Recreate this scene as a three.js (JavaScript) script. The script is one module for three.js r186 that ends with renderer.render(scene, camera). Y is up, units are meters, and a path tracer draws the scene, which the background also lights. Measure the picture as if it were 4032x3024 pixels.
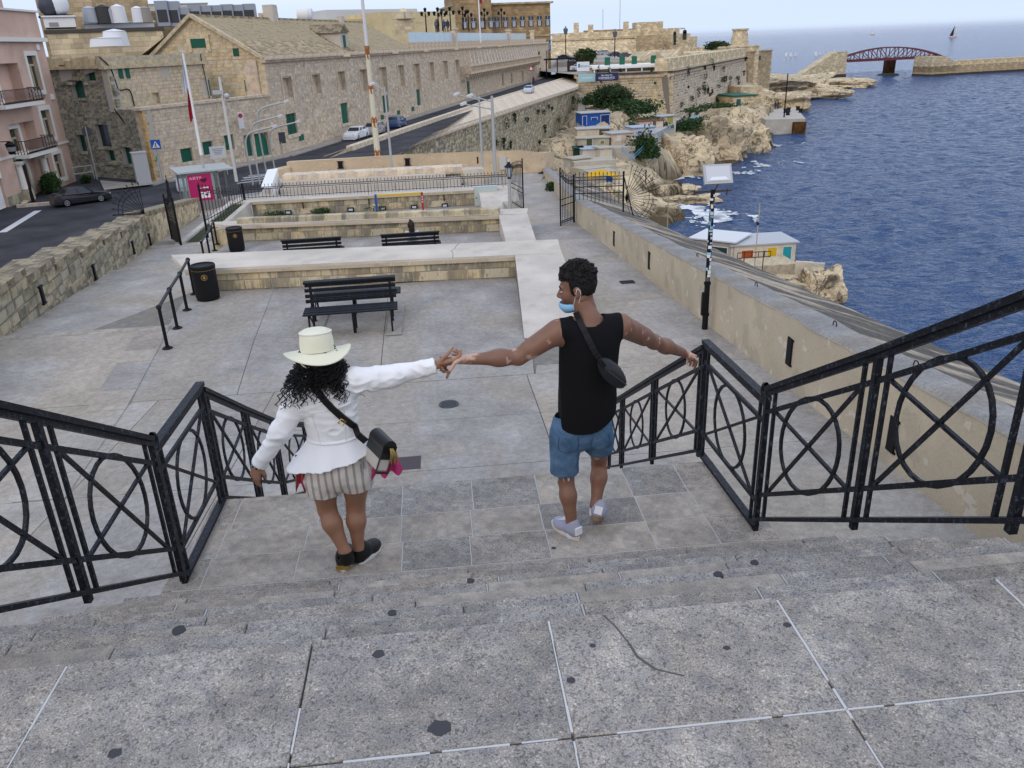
import * as THREE from 'three';
import { mergeGeometries, mergeVertices } from 'three/addons/utils/BufferGeometryUtils.js';

// ---------------------------------------------------------------- camera, sky, sun, exposure
const scene = new THREE.Scene();
const DEG = Math.PI / 180;
const camera = new THREE.PerspectiveCamera(50.98, 4 / 3, 0.1, 60000);
camera.position.set(0, 1.6, 0);
camera.rotation.order = 'YXZ';
camera.rotation.set(-23 * DEG, -4.6 * DEG, -2.28 * DEG);
const renderer = new THREE.WebGLRenderer({ antialias: true });
renderer.setSize(1024, 768);
renderer.toneMapping = THREE.LinearToneMapping;
renderer.toneMappingExposure = 0.97;
renderer.shadowMap.enabled = true;

let seed = 12345;
function rnd() { seed = (seed + 0x6D2B79F5) | 0; let t = Math.imul(seed ^ (seed >>> 15), 1 | seed); t = (t + Math.imul(t ^ (t >>> 7), 61 | t)) ^ t; return ((t ^ (t >>> 14)) >>> 0) / 4294967296; }
const rr = (a, b) => a + (b - a) * rnd();
const pick = (a) => a[Math.floor(rnd() * a.length) % a.length];
const lerp = (a, b, t) => a + (b - a) * t;
const clamp = (x, a = 0, b = 1) => Math.min(b, Math.max(a, x));
const sstep = (a, b, x) => { const t = clamp((x - a) / (b - a)); return t * t * (3 - 2 * t); };
const V = (x, y, z) => (Array.isArray(x) ? new THREE.Vector3(x[0], x[1], x[2]) : new THREE.Vector3(x, y, z));

// tileable value noise on a square of n pixels, `f` cells across
function noise(n, f, s) {
const g = new Float32Array(f * f); let q = (s * 7919 + 17) | 0;
for (let i = 0; i < f * f; i++) { q = (Math.imul(q, 1664525) + 1013904223) | 0; g[i] = ((q >>> 8) & 65535) / 65535; }
const out = new Float32Array(n * n), ix = new Int32Array(n), jx = new Int32Array(n), tx = new Float32Array(n);
for (let x = 0; x < n; x++) { const u = x / n * f, i = Math.floor(u), t = u - i; ix[x] = i % f; jx[x] = (i + 1) % f; tx[x] = t * t * (3 - 2 * t); }
for (let y = 0; y < n; y++) {
const a = ix[y] * f, b = jx[y] * f, ty = tx[y];
for (let x = 0; x < n; x++) { const i = ix[x], j = jx[x], t = tx[x]; const p = g[a + i] + (g[a + j] - g[a + i]) * t, r = g[b + i] + (g[b + j] - g[b + i]) * t; out[y * n + x] = p + (r - p) * ty; }
}
return out;
}
function fbm(n, f, oct, s, gain = 0.5) {
const out = new Float32Array(n * n); let a = 1, tot = 0;
for (let o = 0; o < oct && f <= n; o++, f *= 2, a *= gain) { const k = noise(n, f, s + o * 31); for (let i = 0; i < out.length; i++) out[i] += k[i] * a; tot += a; }
for (let i = 0; i < out.length; i++) out[i] /= tot;
return out;
}
function dataTex(n, m, fn, srgb = true) {
const d = new Uint8Array(n * m * 4), c = [0, 0, 0];
for (let y = 0; y < m; y++) for (let x = 0; x < n; x++) { fn(x, y, y * n + x, c); const i = (y * n + x) * 4; d[i] = clamp(c[0], 0, 255); d[i + 1] = clamp(c[1], 0, 255); d[i + 2] = clamp(c[2], 0, 255); d[i + 3] = 255; }
const t = new THREE.DataTexture(d, n, m, THREE.RGBAFormat); t.wrapS = t.wrapT = THREE.RepeatWrapping; t.magFilter = t.minFilter = THREE.LinearFilter;
if (srgb) t.colorSpace = THREE.SRGBColorSpace; t.needsUpdate = true; return t;
}
// ---- sky: pale blue evening sky with thin broken cloud all round
{
const W = 1024, H = 512, d = new Float32Array(W * H * 4), n1 = fbm(1024, 8, 6, 5), n2 = fbm(1024, 4, 5, 77);
for (let y = 0; y < H; y++) {
const el = (y + 0.5) / H * Math.PI - Math.PI / 2, up = clamp(Math.sin(el));
for (let x = 0; x < W; x++) {
const v = clamp(el / (Math.PI / 2)), yy = Math.floor(v * 900) % 1024;
let c = sstep(0.40, 0.66, n1[yy * 1024 + x] * 0.62 + n2[((yy >> 1) % 1024) * 1024 + x] * 0.38);
c *= sstep(0.02, 0.10, up) * 0.85;
const t = Math.pow(1 - up, 3.0), i = (y * W + x) * 4;
let r = lerp(0.40, 0.66, t), g = lerp(0.56, 0.77, t), b = lerp(0.88, 0.95, t);
r = lerp(r, 0.98, c); g = lerp(g, 0.99, c); b = lerp(b, 1.03, c);
const k = el < 0 ? 0.5 : 1 + 0.28 * up;
d[i] = r * k * 1.12; d[i + 1] = g * k * 1.13; d[i + 2] = b * k * 1.16; d[i + 3] = 1;
}
}
const t = new THREE.DataTexture(d, W, H, THREE.RGBAFormat, THREE.FloatType);
t.mapping = THREE.EquirectangularReflectionMapping; t.magFilter = t.minFilter = THREE.LinearFilter; t.needsUpdate = true;
scene.background = t; scene.environment = t;
}
const sun = new THREE.DirectionalLight(0xffe9d2, 0.85);
sun.position.set(-70, 75, 80); sun.target.position.set(0, -5, -40);
sun.castShadow = true; sun.shadow.radius = 34; sun.shadow.mapSize.set(4096, 4096);
Object.assign(sun.shadow.camera, { left: -160, right: 160, top: 160, bottom: -160, near: 1, far: 500 });
scene.add(sun, sun.target);

// ---------------------------------------------------------------- helpers
const taken = {};
function numbered(n) { const k = (taken[n] = (taken[n] ?? -1) + 1); return k ? n + '_' + String(k).padStart(3, '0') : n; }
function mesh(name, geo, mat, parent, pos, rot, scl) {
const m = new THREE.Mesh(geo, mat); m.name = name; m.castShadow = m.receiveShadow = true;
if (pos) m.position.set(...pos); if (rot) m.rotation.set(...rot); if (scl) m.scale.set(...scl);
parent.add(m); return m;
}
function thing(name, label, category, pos = [0, 0, 0], ry = 0, group) {
const o = new THREE.Group(); o.name = numbered(name); o.position.set(...pos); o.rotation.y = ry; scene.add(o);
o.userData = { label, category }; if (group) o.userData.group = group; return o;
}
function solo(name, geo, mat, label, category, group, pos, rot) {
const m = mesh(numbered(name), geo, mat, scene, pos, rot); m.userData = { label, category }; if (group) m.userData.group = group; return m;
}
function struct(name, geo, mat, label) { const m = geo ? mesh(numbered(name), geo, mat, scene) : new THREE.Group(); if (!geo) { m.name = numbered(name); scene.add(m); } m.userData = { kind: 'structure' }; if (label) m.userData.label = label; return m; }
function copy(o, pos, ry, label, group) {
const c = o.clone(); c.name = numbered(o.name.replace(/_\d{3}$/, '')); c.position.set(...pos); c.rotation.y = ry; scene.add(c);
c.userData = { ...o.userData, label }; if (group) c.userData.group = group; return c;
}
// uv in metres from the way each face points
function metric(g, s = 1, ou = 0, ov = 0) {
if (g.index) g = g.toNonIndexed();
const p = g.attributes.position, uv = new Float32Array(p.count * 2), a = V(0, 0, 0), b = V(0, 0, 0), c = V(0, 0, 0);
for (let i = 0; i < p.count; i += 3) {
a.fromBufferAttribute(p, i); b.fromBufferAttribute(p, i + 1).sub(a); c.fromBufferAttribute(p, i + 2).sub(a); b.cross(c);
const x = Math.abs(b.x), y = Math.abs(b.y), z = Math.abs(b.z);
for (let k = 0; k < 3; k++) {
const X = p.getX(i + k), Y = p.getY(i + k), Z = p.getZ(i + k);
const [u, v] = y >= x && y >= z ? [X, Z] : x >= z ? [Z, Y] : [X, Y];
uv[(i + k) * 2] = u * s + ou; uv[(i + k) * 2 + 1] = v * s + ov;
}
}
g.setAttribute('uv', new THREE.BufferAttribute(uv, 2)); return g;
}
const clean = (g) => { if (g.index) g = g.toNonIndexed(); if (!g.attributes.normal) g.computeVertexNormals(); if (!g.attributes.uv) g.setAttribute('uv', new THREE.BufferAttribute(new Float32Array(g.attributes.position.count * 2), 2)); for (const k of Object.keys(g.attributes)) if (!['position', 'normal', 'uv'].includes(k)) g.deleteAttribute(k); return g; };
const join = (...l) => { const a = l.flat(9).filter(Boolean).map(clean); return metric(mergeGeometries(a)); };
const mv = (g, x = 0, y = 0, z = 0, rx = 0, ry = 0, rz = 0) => g.applyMatrix4(new THREE.Matrix4().compose(V(x, y, z), new THREE.Quaternion().setFromEuler(new THREE.Euler(rx, ry, rz)), V(1, 1, 1)));
const box = (w, h, d, x = 0, y = 0, z = 0, rx = 0, ry = 0, rz = 0) => mv(new THREE.BoxGeometry(w, h, d), x, y, z, rx, ry, rz);
const span = (x0, x1, y0, y1, z0, z1) => box(x1 - x0, y1 - y0, z1 - z0, (x0 + x1) / 2, (y0 + y1) / 2, (z0 + z1) / 2);
const cyl = (r0, r1, h, x = 0, y = 0, z = 0, n = 14, rx = 0, rz = 0) => mv(new THREE.CylinderGeometry(r0, r1, h, n), x, y, z, rx, 0, rz);
const ball = (r, x, y, z, sx = 1, sy = 1, sz = 1, n = 14) => mv(new THREE.SphereGeometry(r, n, Math.max(6, n * 0.7 | 0)).scale(sx, sy, sz), x, y, z);
// a bar from p to q: w along the horizontal cross direction, h along the other; round when n is given
function bar(p, q, w, h = w, n = 0) {
p = V(p); q = V(q); const d = q.clone().sub(p), L = d.length(); d.normalize();
const g = n ? new THREE.CylinderGeometry(h / 2, w / 2, L, n).rotateX(Math.PI / 2) : new THREE.BoxGeometry(w, h, L);
const x = Math.abs(d.y) > 0.999 ? V(1, 0, 0) : V(0, 1, 0).cross(d).normalize(), y = d.clone().cross(x);
const m = new THREE.Matrix4().makeBasis(x, y, d).setPosition(p.add(q).multiplyScalar(0.5));
return g.applyMatrix4(m);
}
const tube = (pts, r, n = 6, seg = 0, closed = false) => new THREE.TubeGeometry(new THREE.CatmullRomCurve3(pts.map((p) => V(p)), closed), seg || pts.length * 4, r, n, closed);
function poly(pts, depth, bevel = 0) { const s = new THREE.Shape(pts.map((p) => new THREE.Vector2(p[0], p[1]))); return new THREE.ExtrudeGeometry(s, { depth, bevelEnabled: bevel > 0, bevelSize: bevel, bevelThickness: bevel, bevelSegments: 1, curveSegments: 8 }); }
const lathe = (pts, n = 20) => new THREE.LatheGeometry(pts.map((p) => new THREE.Vector2(p[0], p[1])), n);
// triangles from a list of quads / polygons (points in world metres)
function faces(list) {
const pos = []; for (const f of list) for (let k = 1; k + 1 < f.length; k++) pos.push(...f[0], ...f[k], ...f[k + 1]);
const g = new THREE.BufferGeometry(); g.setAttribute('position', new THREE.BufferAttribute(new Float32Array(pos), 3)); g.computeVertexNormals(); return metric(g);
}
// solid between a top polygon and the same polygon `t` lower
function slab(top, t) { const lo = top.map((p) => [p[0], p[1] - t, p[2]]), n = top.length, l = [top, [...lo].reverse()]; for (let i = 0; i < n; i++) { const j = (i + 1) % n; l.push([top[i], lo[i], lo[j], top[j]]); } return faces(l); }
// box with every edge chamfered by c: 44 triangles
const chamferCache = {};
function chamfer(w, h, d, c = 0.012, v = 0) {
const key = [w, h, d, c, v].map((k) => k.toFixed(3)).join(); if (chamferCache[key]) return chamferCache[key];
const X = w / 2, Y = h / 2, Z = d / 2, P = (x, y, z) => [x, y, z], L = [];
const f = (n, u, vv, N, U, W) => { const q = (a, b, k) => { const r = [0, 0, 0]; r[n] = N * k; r[u] = a; r[vv] = b; return r; }; return [1, -1].map((k) => [q(-(U - c), -(W - c), k), q(U - c, -(W - c), k), q(U - c, W - c, k), q(-(U - c), W - c, k)].sort(() => 0)).map((a, i) => (i ? a.reverse() : a)); };
L.push(...f(0, 1, 2, X, Y, Z), ...f(1, 2, 0, Y, Z, X), ...f(2, 0, 1, Z, X, Y));
for (const a of [1, -1]) for (const b of [1, -1]) {
L.push([P(a * X, b * (Y - c), -(Z - c)), P(a * X, b * (Y - c), Z - c), P(a * (X - c), b * Y, Z - c), P(a * (X - c), b * Y, -(Z - c))]);
L.push([P(a * X, -(Y - c), b * (Z - c)), P(a * X, Y - c, b * (Z - c)), P(a * (X - c), Y - c, b * Z), P(a * (X - c), -(Y - c), b * Z)]);
L.push([P(-(X - c), a * Y, b * (Z - c)), P(X - c, a * Y, b * (Z - c)), P(X - c, a * (Y - c), b * Z), P(-(X - c), a * (Y - c), b * Z)]);
for (const e of [1, -1]) L.push([P(a * X, b * (Y - c), e * (Z - c)), P(a * (X - c), b * Y, e * (Z - c)), P(a * (X - c), b * (Y - c), e * Z)]);
}
for (const q of L) { const [A, B, C] = q, n = V(B).sub(V(A)).cross(V(C).sub(V(A))), m = q.reduce((s, p) => s.add(V(p)), V(0, 0, 0)); if (n.dot(m) < 0) q.reverse(); }
const g = metric(faces(L), 1, v * 0.371, v * 0.617); return (chamferCache[key] = g);
}
// sheet over a grid: f(i/nu, j/nv) -> [x, y, z]; smooth normals, uv in metres
function sheet(nu, nv, f, uvf) {
const pos = [], uv = [], idx = [];
for (let j = 0; j <= nv; j++) for (let i = 0; i <= nu; i++) { const p = f(i / nu, j / nv); pos.push(...p); uv.push(...(uvf ? uvf(i / nu, j / nv, p) : [p[0], p[2]])); }
for (let j = 0; j < nv; j++) for (let i = 0; i < nu; i++) { const a = j * (nu + 1) + i, b = a + 1, c = a + nu + 1, d = c + 1; idx.push(a, c, b, b, c, d); }
const g = new THREE.BufferGeometry(); g.setAttribute('position', new THREE.BufferAttribute(new Float32Array(pos), 3)); g.setAttribute('uv', new THREE.BufferAttribute(new Float32Array(uv), 2)); g.setIndex(idx); g.computeVertexNormals(); return g;
}
// noise in space for shapes
const N3 = (() => {
const h = (x, y, z) => { let q = Math.imul(x, 374761393) ^ Math.imul(y, 668265263) ^ Math.imul(z, 2147483647 - 1274126177); q = Math.imul(q ^ (q >>> 13), 1274126177); return ((q ^ (q >>> 16)) >>> 0) / 4294967296; };
return (x, y, z) => { const i = Math.floor(x), j = Math.floor(y), k = Math.floor(z), s = (t) => t * t * (3 - 2 * t), u = s(x - i), v = s(y - j), w = s(z - k); const e = (a, b) => lerp(h(i, j + a, k + b), h(i + 1, j + a, k + b), u); return lerp(lerp(e(0, 0), e(1, 0), v), lerp(e(0, 1), e(1, 1), v), w) * 2 - 1; };
})();
const F3 = (x, y, z, o = 4) => { let s = 0, a = 0.5; for (let i = 0; i < o; i++) { s += a * N3(x, y, z); x *= 2.03; y *= 2.03; z *= 2.03; a *= 0.5; } return s; };

// ---------------------------------------------------------------- materials
const lin = (r, g, b) => new THREE.Color().setRGB(r, g, b);
function M(color, rough = 0.9, extra = {}) { return new THREE.MeshPhysicalMaterial({ color: Array.isArray(color) ? lin(...color) : color, roughness: rough, metalness: 0, specularIntensity: rough > 0.75 ? 0.3 : 0.5, side: THREE.DoubleSide, ...extra }); }
const rep = (t, k) => { const c = t.clone(); c.repeat.set(k, k); c.needsUpdate = true; return c; };
// speckled hard stone of the steps
const speck = (() => {
const n = 1024, a = noise(n, 256, 1), b = noise(n, 128, 2), c = fbm(n, 6, 5, 3), d = noise(n, 512, 4), e = fbm(n, 24, 4, 9);
const f = (k) => (x, y, i, o) => { let v = 147 + (c[i] - 0.5) * 44 + (e[i] - 0.5) * 30 + (d[i] - 0.5) * 52 * k; v += (a[i] - 0.5) * 26 * k; if (b[i] * 0.6 + a[i] * 0.4 < 0.33 + (c[i] - 0.5) * 0.2) v -= 24 * k; if (a[i] > 0.86 && e[i] > 0.5) v += 26 * k; const w = (e[i] - 0.5) * 12; o[0] = v + 4 + w; o[1] = v - 1 + w * 0.5; o[2] = v - 8 - w * 0.4; };
return { map: dataTex(n, n, f(1)), soft: dataTex(n, n, f(0.45)), bump: dataTex(n, n, (x, y, i, o) => { o[0] = o[1] = o[2] = 90 + a[i] * 90 + b[i] * 60; }, false) };
})();
const pave = [[0.93, 0.92, 0.92], [1.06, 1.01, 0.95], [0.82, 0.82, 0.82], [1.14, 1.09, 1.02], [0.95, 0.91, 0.87]].map((k, i) => M(lin(...k), 0.86, { map: rep(i % 2 ? speck.soft : speck.map, 1.0), bumpMap: speck.bump, bumpScale: 0.003 }));
// brushed concrete with pale and rusty blotches
const conc = (() => {
const n = 1024, a = fbm(n, 5, 6, 21), b = fbm(n, 9, 5, 22), c = noise(n, 300, 23), d = fbm(n, 3, 4, 24), e = noise(n, 128, 25), h = fbm(n, 60, 3, 26);
const f = (w) => (x, y, i, o) => { let v = 153 + (a[i] - 0.5) * 40 + (c[i] - 0.5) * 18 + (h[i] - 0.5) * 26; if (b[i] > 0.60) v += 8 * sstep(0.60, 0.70, b[i]); const st = sstep(0.55, 0.70, d[i]) * w; v -= sstep(0.56, 0.66, a[i] * 0.5 + e[i] * 0.1 + d[i] * 0.4) * 8; o[0] = v + 3 + st * 4; o[1] = v - 1 + st * 0.5; o[2] = v - 7 - st * 5; };
return { map: dataTex(n, n, f(0.8)), warm: dataTex(n, n, f(0.9)), bump: dataTex(n, n, (x, y, i, o) => { o[0] = o[1] = o[2] = c[i] * 70 + h[i] * 130; }, false) };
})();
const concMat = M(lin(0.93, 0.92, 0.92), 0.93, { map: rep(conc.map, 0.28), bumpMap: rep(conc.bump, 0.5), bumpScale: 0.006 });
const pathMat = M(lin(1.06, 1.03, 1.0), 0.93, { map: rep(conc.warm, 0.21), bumpMap: rep(conc.bump, 0.5), bumpScale: 0.005 });
const jointMat = M(lin(0.62, 0.61, 0.59), 0.95, { map: rep(conc.map, 1.3) });
const jointDark = M(lin(0.16, 0.15, 0.14), 0.95);
// limestone: warm cream, grey-black crust in runs
const lime = (() => {
const n = 1024, a = fbm(n, 8, 6, 41), b = fbm(n, 5, 5, 42), c = noise(n, 340, 43), s = new Float32Array(n * n), q = fbm(n, 64, 2, 44), g = fbm(n, 6, 3, 45);
for (let y = 0; y < n; y++) for (let x = 0; x < n; x++) s[y * n + x] = q[((y >> 4) % n) * n + x] * 0.6 + a[y * n + x] * 0.4;
const f = (dirt, base) => (x, y, i, o) => { let v = 1 + (a[i] - 0.5) * 0.34 + (c[i] - 0.5) * 0.12; const k = dirt * sstep(0.47, 0.62, b[i] * 0.55 + s[i] * 0.45), y2 = (g[i] - 0.5) * 26; o[0] = lerp((base[0] + y2 * 0.5) * v, 92 * v, k); o[1] = lerp(base[1] * v, 88 * v, k); o[2] = lerp((base[2] - y2) * v, 80 * v, k); };
return { clean: dataTex(n, n, f(0.10, [200, 186, 158])), dirty: dataTex(n, n, f(0.5, [194, 183, 157])), pale: dataTex(n, n, f(0.12, [206, 196, 180])), bump: dataTex(n, n, (x, y, i, o) => { o[0] = o[1] = o[2] = a[i] * 150 + c[i] * 60; }, false) };
})();
const LM = (t, k, tint = [1, 1, 1], b = 0.012) => M(lin(...tint), 0.94, { map: rep(t, k), bumpMap: rep(lime.bump, k), bumpScale: b });
const blockDirty = [[1, 1, 1], [0.86, 0.87, 0.88], [1.08, 1.04, 0.98], [0.94, 0.92, 0.86]].map((k) => LM(lime.dirty, 0.55, k));
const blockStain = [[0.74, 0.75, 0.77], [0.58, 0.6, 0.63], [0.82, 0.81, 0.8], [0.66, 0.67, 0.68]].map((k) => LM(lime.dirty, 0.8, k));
const blockClean = [[1, 1, 1], [0.92, 0.91, 0.9], [1.08, 1.05, 1.0], [1.0, 0.93, 0.82], [0.97, 0.97, 1.0]].map((k) => LM(lime.clean, 0.6, k));
const blockPale = [[1.03, 0.95, 0.88], [0.96, 0.88, 0.8], [1.1, 1.04, 0.97], [1.0, 0.9, 0.8], [1.04, 0.95, 0.86]].map((k) => LM(lime.pale, 0.45, k));
const blockOrange = [[1.15, 0.86, 0.58], [1.05, 0.8, 0.55], [1.1, 0.92, 0.68]].map((k) => LM(lime.clean, 0.5, k));
const mortarMat = M([0.46, 0.42, 0.36], 0.96);
const mortarDark = M([0.2, 0.18, 0.15], 0.96);
// plaster
const plas = (() => {
const n = 1024, a = fbm(n, 4, 6, 61), b = fbm(n, 26, 4, 62), c = noise(n, 256, 63), d = fbm(n, 10, 5, 64);
const f = (base, chip) => (x, y, i, o) => { let v = 1 + (a[i] - 0.5) * 0.18 + (c[i] - 0.5) * 0.06 + (d[i] - 0.5) * 0.07; const k = b[i] > 0.735 ? chip : 0, m = d[i] < 0.33 ? chip * 0.35 : 0; o[0] = lerp(base[0] * v, 214, k) * (1 - m * 0.3); o[1] = lerp(base[1] * v, 208, k) * (1 - m * 0.28); o[2] = lerp(base[2] * v, 196, k) * (1 - m * 0.25); };
return { beige: dataTex(n, n, f([184, 172, 150], 0.5)), white: dataTex(n, n, f([206, 200, 190], 0.25)), bump: dataTex(n, n, (x, y, i, o) => { o[0] = o[1] = o[2] = a[i] * 120 + c[i] * 40 + d[i] * 60; }, false) };
})();
const PM = (t, k, tint, b = 0.01) => M(lin(...tint), 0.92, { map: rep(t, k), bumpMap: rep(plas.bump, k), bumpScale: b });
const beigeWall = PM(plas.beige, 0.22, [0.98, 0.97, 0.95]);
const peachWall = PM(plas.beige, 0.3, [1.12, 1.02, 0.92]);
const whitePlaster = PM(plas.white, 0.25, [0.86, 0.83, 0.79]);
const whitePatchy = PM(plas.white, 0.4, [0.82, 0.8, 0.78]);
const pinkWall = PM(plas.white, 0.12, [0.93, 0.70, 0.63]);
const creamPaint = M([0.72, 0.7, 0.64], 0.7);
const whitePaint = M([0.78, 0.78, 0.77], 0.6);
const yellowWall = PM(plas.beige, 0.1, [1.2, 1.16, 0.92]);
const greyCap = M(lin(0.9, 0.92, 0.95), 0.95, { map: rep(conc.map, 0.45), bumpMap: rep(conc.bump, 0.8), bumpScale: 0.02 });
// black paint, chipped and dusty
const iron = (() => { const n = 512, a = noise(n, 96, 71), b = fbm(n, 16, 4, 72), c = noise(n, 256, 73); return dataTex(n, n, (x, y, i, o) => { const k = sstep(0.60, 0.74, a[i] * 0.45 + b[i] * 0.55), v = 23 + c[i] * 10; o[0] = v + k * 62; o[1] = v + 2 + k * 68; o[2] = v + 6 + k * 76; }); })();
const ironMat = M(lin(0.75, 0.76, 0.8), 0.5, { specularIntensity: 0.35, map: rep(iron, 4) });
const blackIron = M([0.009, 0.009, 0.011], 0.55, { specularIntensity: 0.3 });
const blackPlastic = M([0.011, 0.011, 0.013], 0.6, { specularIntensity: 0.3 });
const benchWood = M(lin(0.55, 0.6, 0.7), 0.62, { map: rep(iron, 3) });
const galv = M([0.42, 0.43, 0.42], 0.5, { metalness: 0.3 });
const darkGlass = new THREE.MeshPhysicalMaterial({ color: lin(0.03, 0.035, 0.04), roughness: 0.12, side: THREE.DoubleSide });
const greenPaint = [[0.012, 0.10, 0.062], [0.015, 0.12, 0.075], [0.012, 0.085, 0.055]].map((c) => M(c, 0.6));
const asphalt = (() => { const n = 1024, a = noise(n, 512, 81), b = fbm(n, 4, 6, 82); return M(lin(1, 1, 1), 0.93, { map: rep(dataTex(n, n, (x, y, i, o) => { const v = 62 + (a[i] - 0.5) * 26 + (b[i] - 0.5) * 34; o[0] = v; o[1] = v; o[2] = v + 4; }), 0.16) }); })();

// ---------------------------------------------------------------- the steps in the foreground
const pathY = (z) => -2.65 + 0.0705 * z;
const slopeTop = (z) => clamp(-(-z - 1.94) * 1.28 / 1.855, -1.28, 0);
const stairHalf = (z) => { const t = clamp((z + 4.2) / 2.3); return [lerp(-1.78, -2.3, t), lerp(1.98, 3.05, t)]; };
{
const landing = struct('top_landing');
mesh('bed', span(-3.6, 3.8, -0.6, -0.016, -1.93, 3), jointMat, landing);
const topStone = [[0.93, 0.92, 0.92], [0.88, 0.87, 0.87], [0.97, 0.95, 0.94]].map((q) => M(lin(...q), 0.88, { map: speck.map, bumpMap: speck.bump, bumpScale: 0.003 }));
const xs = [-3.27, -2.567, -1.862, -1.158, -0.462, 0.237, 0.943, 1.648, 2.353, 3.06];
const zs = [-1.945, -1.487, -0.9, -0.3, 0.4];
for (let j = 0; j + 1 < zs.length; j++) for (let i = 0; i + 1 < xs.length; i++) {
const g = 0.0032, w = xs[i + 1] - xs[i] - 2 * g, d = zs[j + 1] - zs[j] - 2 * g, k = (i * 7 + j * 3) % 6;
const geo = metric(chamfer(+w.toFixed(3), 0.1, +d.toFixed(3), 0.003).clone(), 1, k * 0.37, k * 0.61);
const m = mesh('paving_slab', geo, topStone[k % 3], landing, [(xs[i] + xs[i + 1]) / 2, -0.05 + rr(-0.001, 0.001), (zs[j] + zs[j + 1]) / 2]);
m.castShadow = true;
}
// pale pointing in the joints, worn away here and there
const white = M([0.52, 0.52, 0.51], 0.95), gs = [];
for (const x of xs) for (let z = -1.93; z < 0.3;) { const l = rr(0.03, 0.16), e = Math.min(z + l, 0.3); if (rnd() < 0.86) gs.push(span(x - 0.003 + rr(-0.001, 0.001), x + 0.0022 + rr(-0.001, 0.002), -0.02, -0.0008, z, e)); z = e + (rnd() < 0.3 ? 0.03 : 0); }
for (const z of zs.slice(1)) for (let x = -3.2; x < 3;) { const l = rr(0.03, 0.2), e = Math.min(x + l, 3); if (rnd() < 0.82) gs.push(span(x, e, -0.02, -0.0008, z - 0.003 + rr(-0.001, 0.001), z + 0.0022 + rr(-0.001, 0.002))); x = e + (rnd() < 0.3 ? 0.03 : 0); }
mesh('pointing', join(gs), white, landing);
// a crack in the third slab
const cr = [[0.405, -1.93], [0.43, -1.875], [0.452, -1.80], [0.462, -1.745], [0.50, -1.69], [0.57, -1.655]];
mesh('crack', join(cr.slice(1).map((p, i) => bar([cr[i][0], 0.0004, cr[i][1]], [p[0], 0.0004, p[1]], i > 1 && i < 4 ? 0.007 : 0.004, 0.0016))), M([0.1, 0.095, 0.085], 1), landing);
}
const stairs = struct('stone_stairs');
{
const core = [], tj = [];
// eight risers down to the half landing: treads of separate blocks
for (let k = 1; k <= 7; k++) {
const y = -0.16 * k, z0 = -1.94 - 0.265 * k, [xl, xr] = stairHalf(z0);
core.push(span(xl + 0.01, xr - 0.01, y - 0.6, y - 0.015, z0 + 0.012, z0 + 0.27));
let x = xl + rr(-0.5, 0);
while (x < xr) {
const w = rr(0.42, 0.86), a = Math.max(x, xl), b = Math.min(x + w, xr); x += w; if (b - a < 0.06) continue;
const v = pick([0, 0, 1, 4, 4, 0, 1]); if (rnd() < 0.4) tj.push(span(b - 0.003, b + 0.003, y - 0.03, y + 0.0004, z0 + 0.012, z0 + 0.25));
mesh('tread_block', metric(chamfer(+(b - a - 0.004).toFixed(3), 0.16, 0.286, 0.006).clone(), 1, rnd(), rnd()), pave[v], stairs, [(a + b) / 2, y - 0.08, z0 + 0.142]);
}
}
// half landing
const L = -1.28, zz = [-5.07, -4.665, -4.35, -4.04, -3.79], rows = [[-1.72, -1.52, -0.95, -0.40, 0.085, 0.54, 1.175, 1.56, 1.86], [-1.72, -1.54, -1.0, -0.395, 0.06, 0.52, 1.18, 1.57, 1.86], [-1.78, -1.56, -1.02, -0.38, 0.04, 0.525, 1.178, 1.575, 1.95], [-1.78, -1.3, -0.7, -0.1, 0.35, 0.9, 1.4, 1.95]];
core.push(span(-1.74, 1.88, L - 2.4, L - 0.06, -5.05, -3.75)); mesh('joint_bed', metric(span(-1.72, 1.86, L - 0.1, L - 0.0025, -5.06, -3.8)), M([0.42, 0.41, 0.39], 0.95), stairs);
const tone = [[4, 1, 2, 0, 2, 3, 2, 4], [1, 3, 3, 1, 1, 2, 3, 1], [4, 1, 1, 2, 4, 3, 1, 4], [1, 4, 1, 3, 1, 4, 3]];
rows.forEach((xs, j) => { for (let i = 0; i + 1 < xs.length; i++) mesh('landing_slab', metric(chamfer(+(xs[i + 1] - xs[i] - 0.006).toFixed(3), 0.14, +(zz[j + 1] - zz[j] - 0.006).toFixed(3), 0.003).clone(), 1, i * 0.31, j * 0.47), pave[tone[j][i]], stairs, [(xs[i] + xs[i + 1]) / 2, L - 0.07 + rr(-0.0008, 0.0008), (zz[j] + zz[j + 1]) / 2]); });
// lower flight, mostly hidden behind the landing's edge
for (let k = 1; k <= 11; k++) {
const y = L - 0.16 * k, z0 = -5.07 - 0.265 * k; core.push(span(-1.7, 1.84, y - 0.9, y - 0.012, z0 + 0.01, z0 + 0.27));
for (let i = 0; i < 5; i++) { const a = -1.7 + i * 0.708; mesh('tread_block', chamfer(0.70, 0.16, 0.285, 0.009, i % 3), pave[(i * 3 + k) % 5], stairs, [a + 0.354, y - 0.08, z0 + 0.14]); }
}
mesh('stair_core', join(core), jointMat, stairs); mesh('pointing', join(tj), M([0.42, 0.42, 0.41], 0.95), stairs);
const sideWall = (s) => { const x0 = s < 0 ? -1.77 : 1.85; return poly([[-1.2, -3.9], [-1.2, -0.62], [1.94 - 0.02, -0.22], [3.8, -1.5], [5.05, -1.5], [8.1, -3.4], [8.1, -3.9]], 0.06).rotateY(Math.PI / 2).translate(x0, 0, 0); };
mesh('side_wall', metric(sideWall(-1)), beigeWall, stairs); mesh('side_wall', metric(sideWall(1)), beigeWall, stairs);
}
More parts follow.
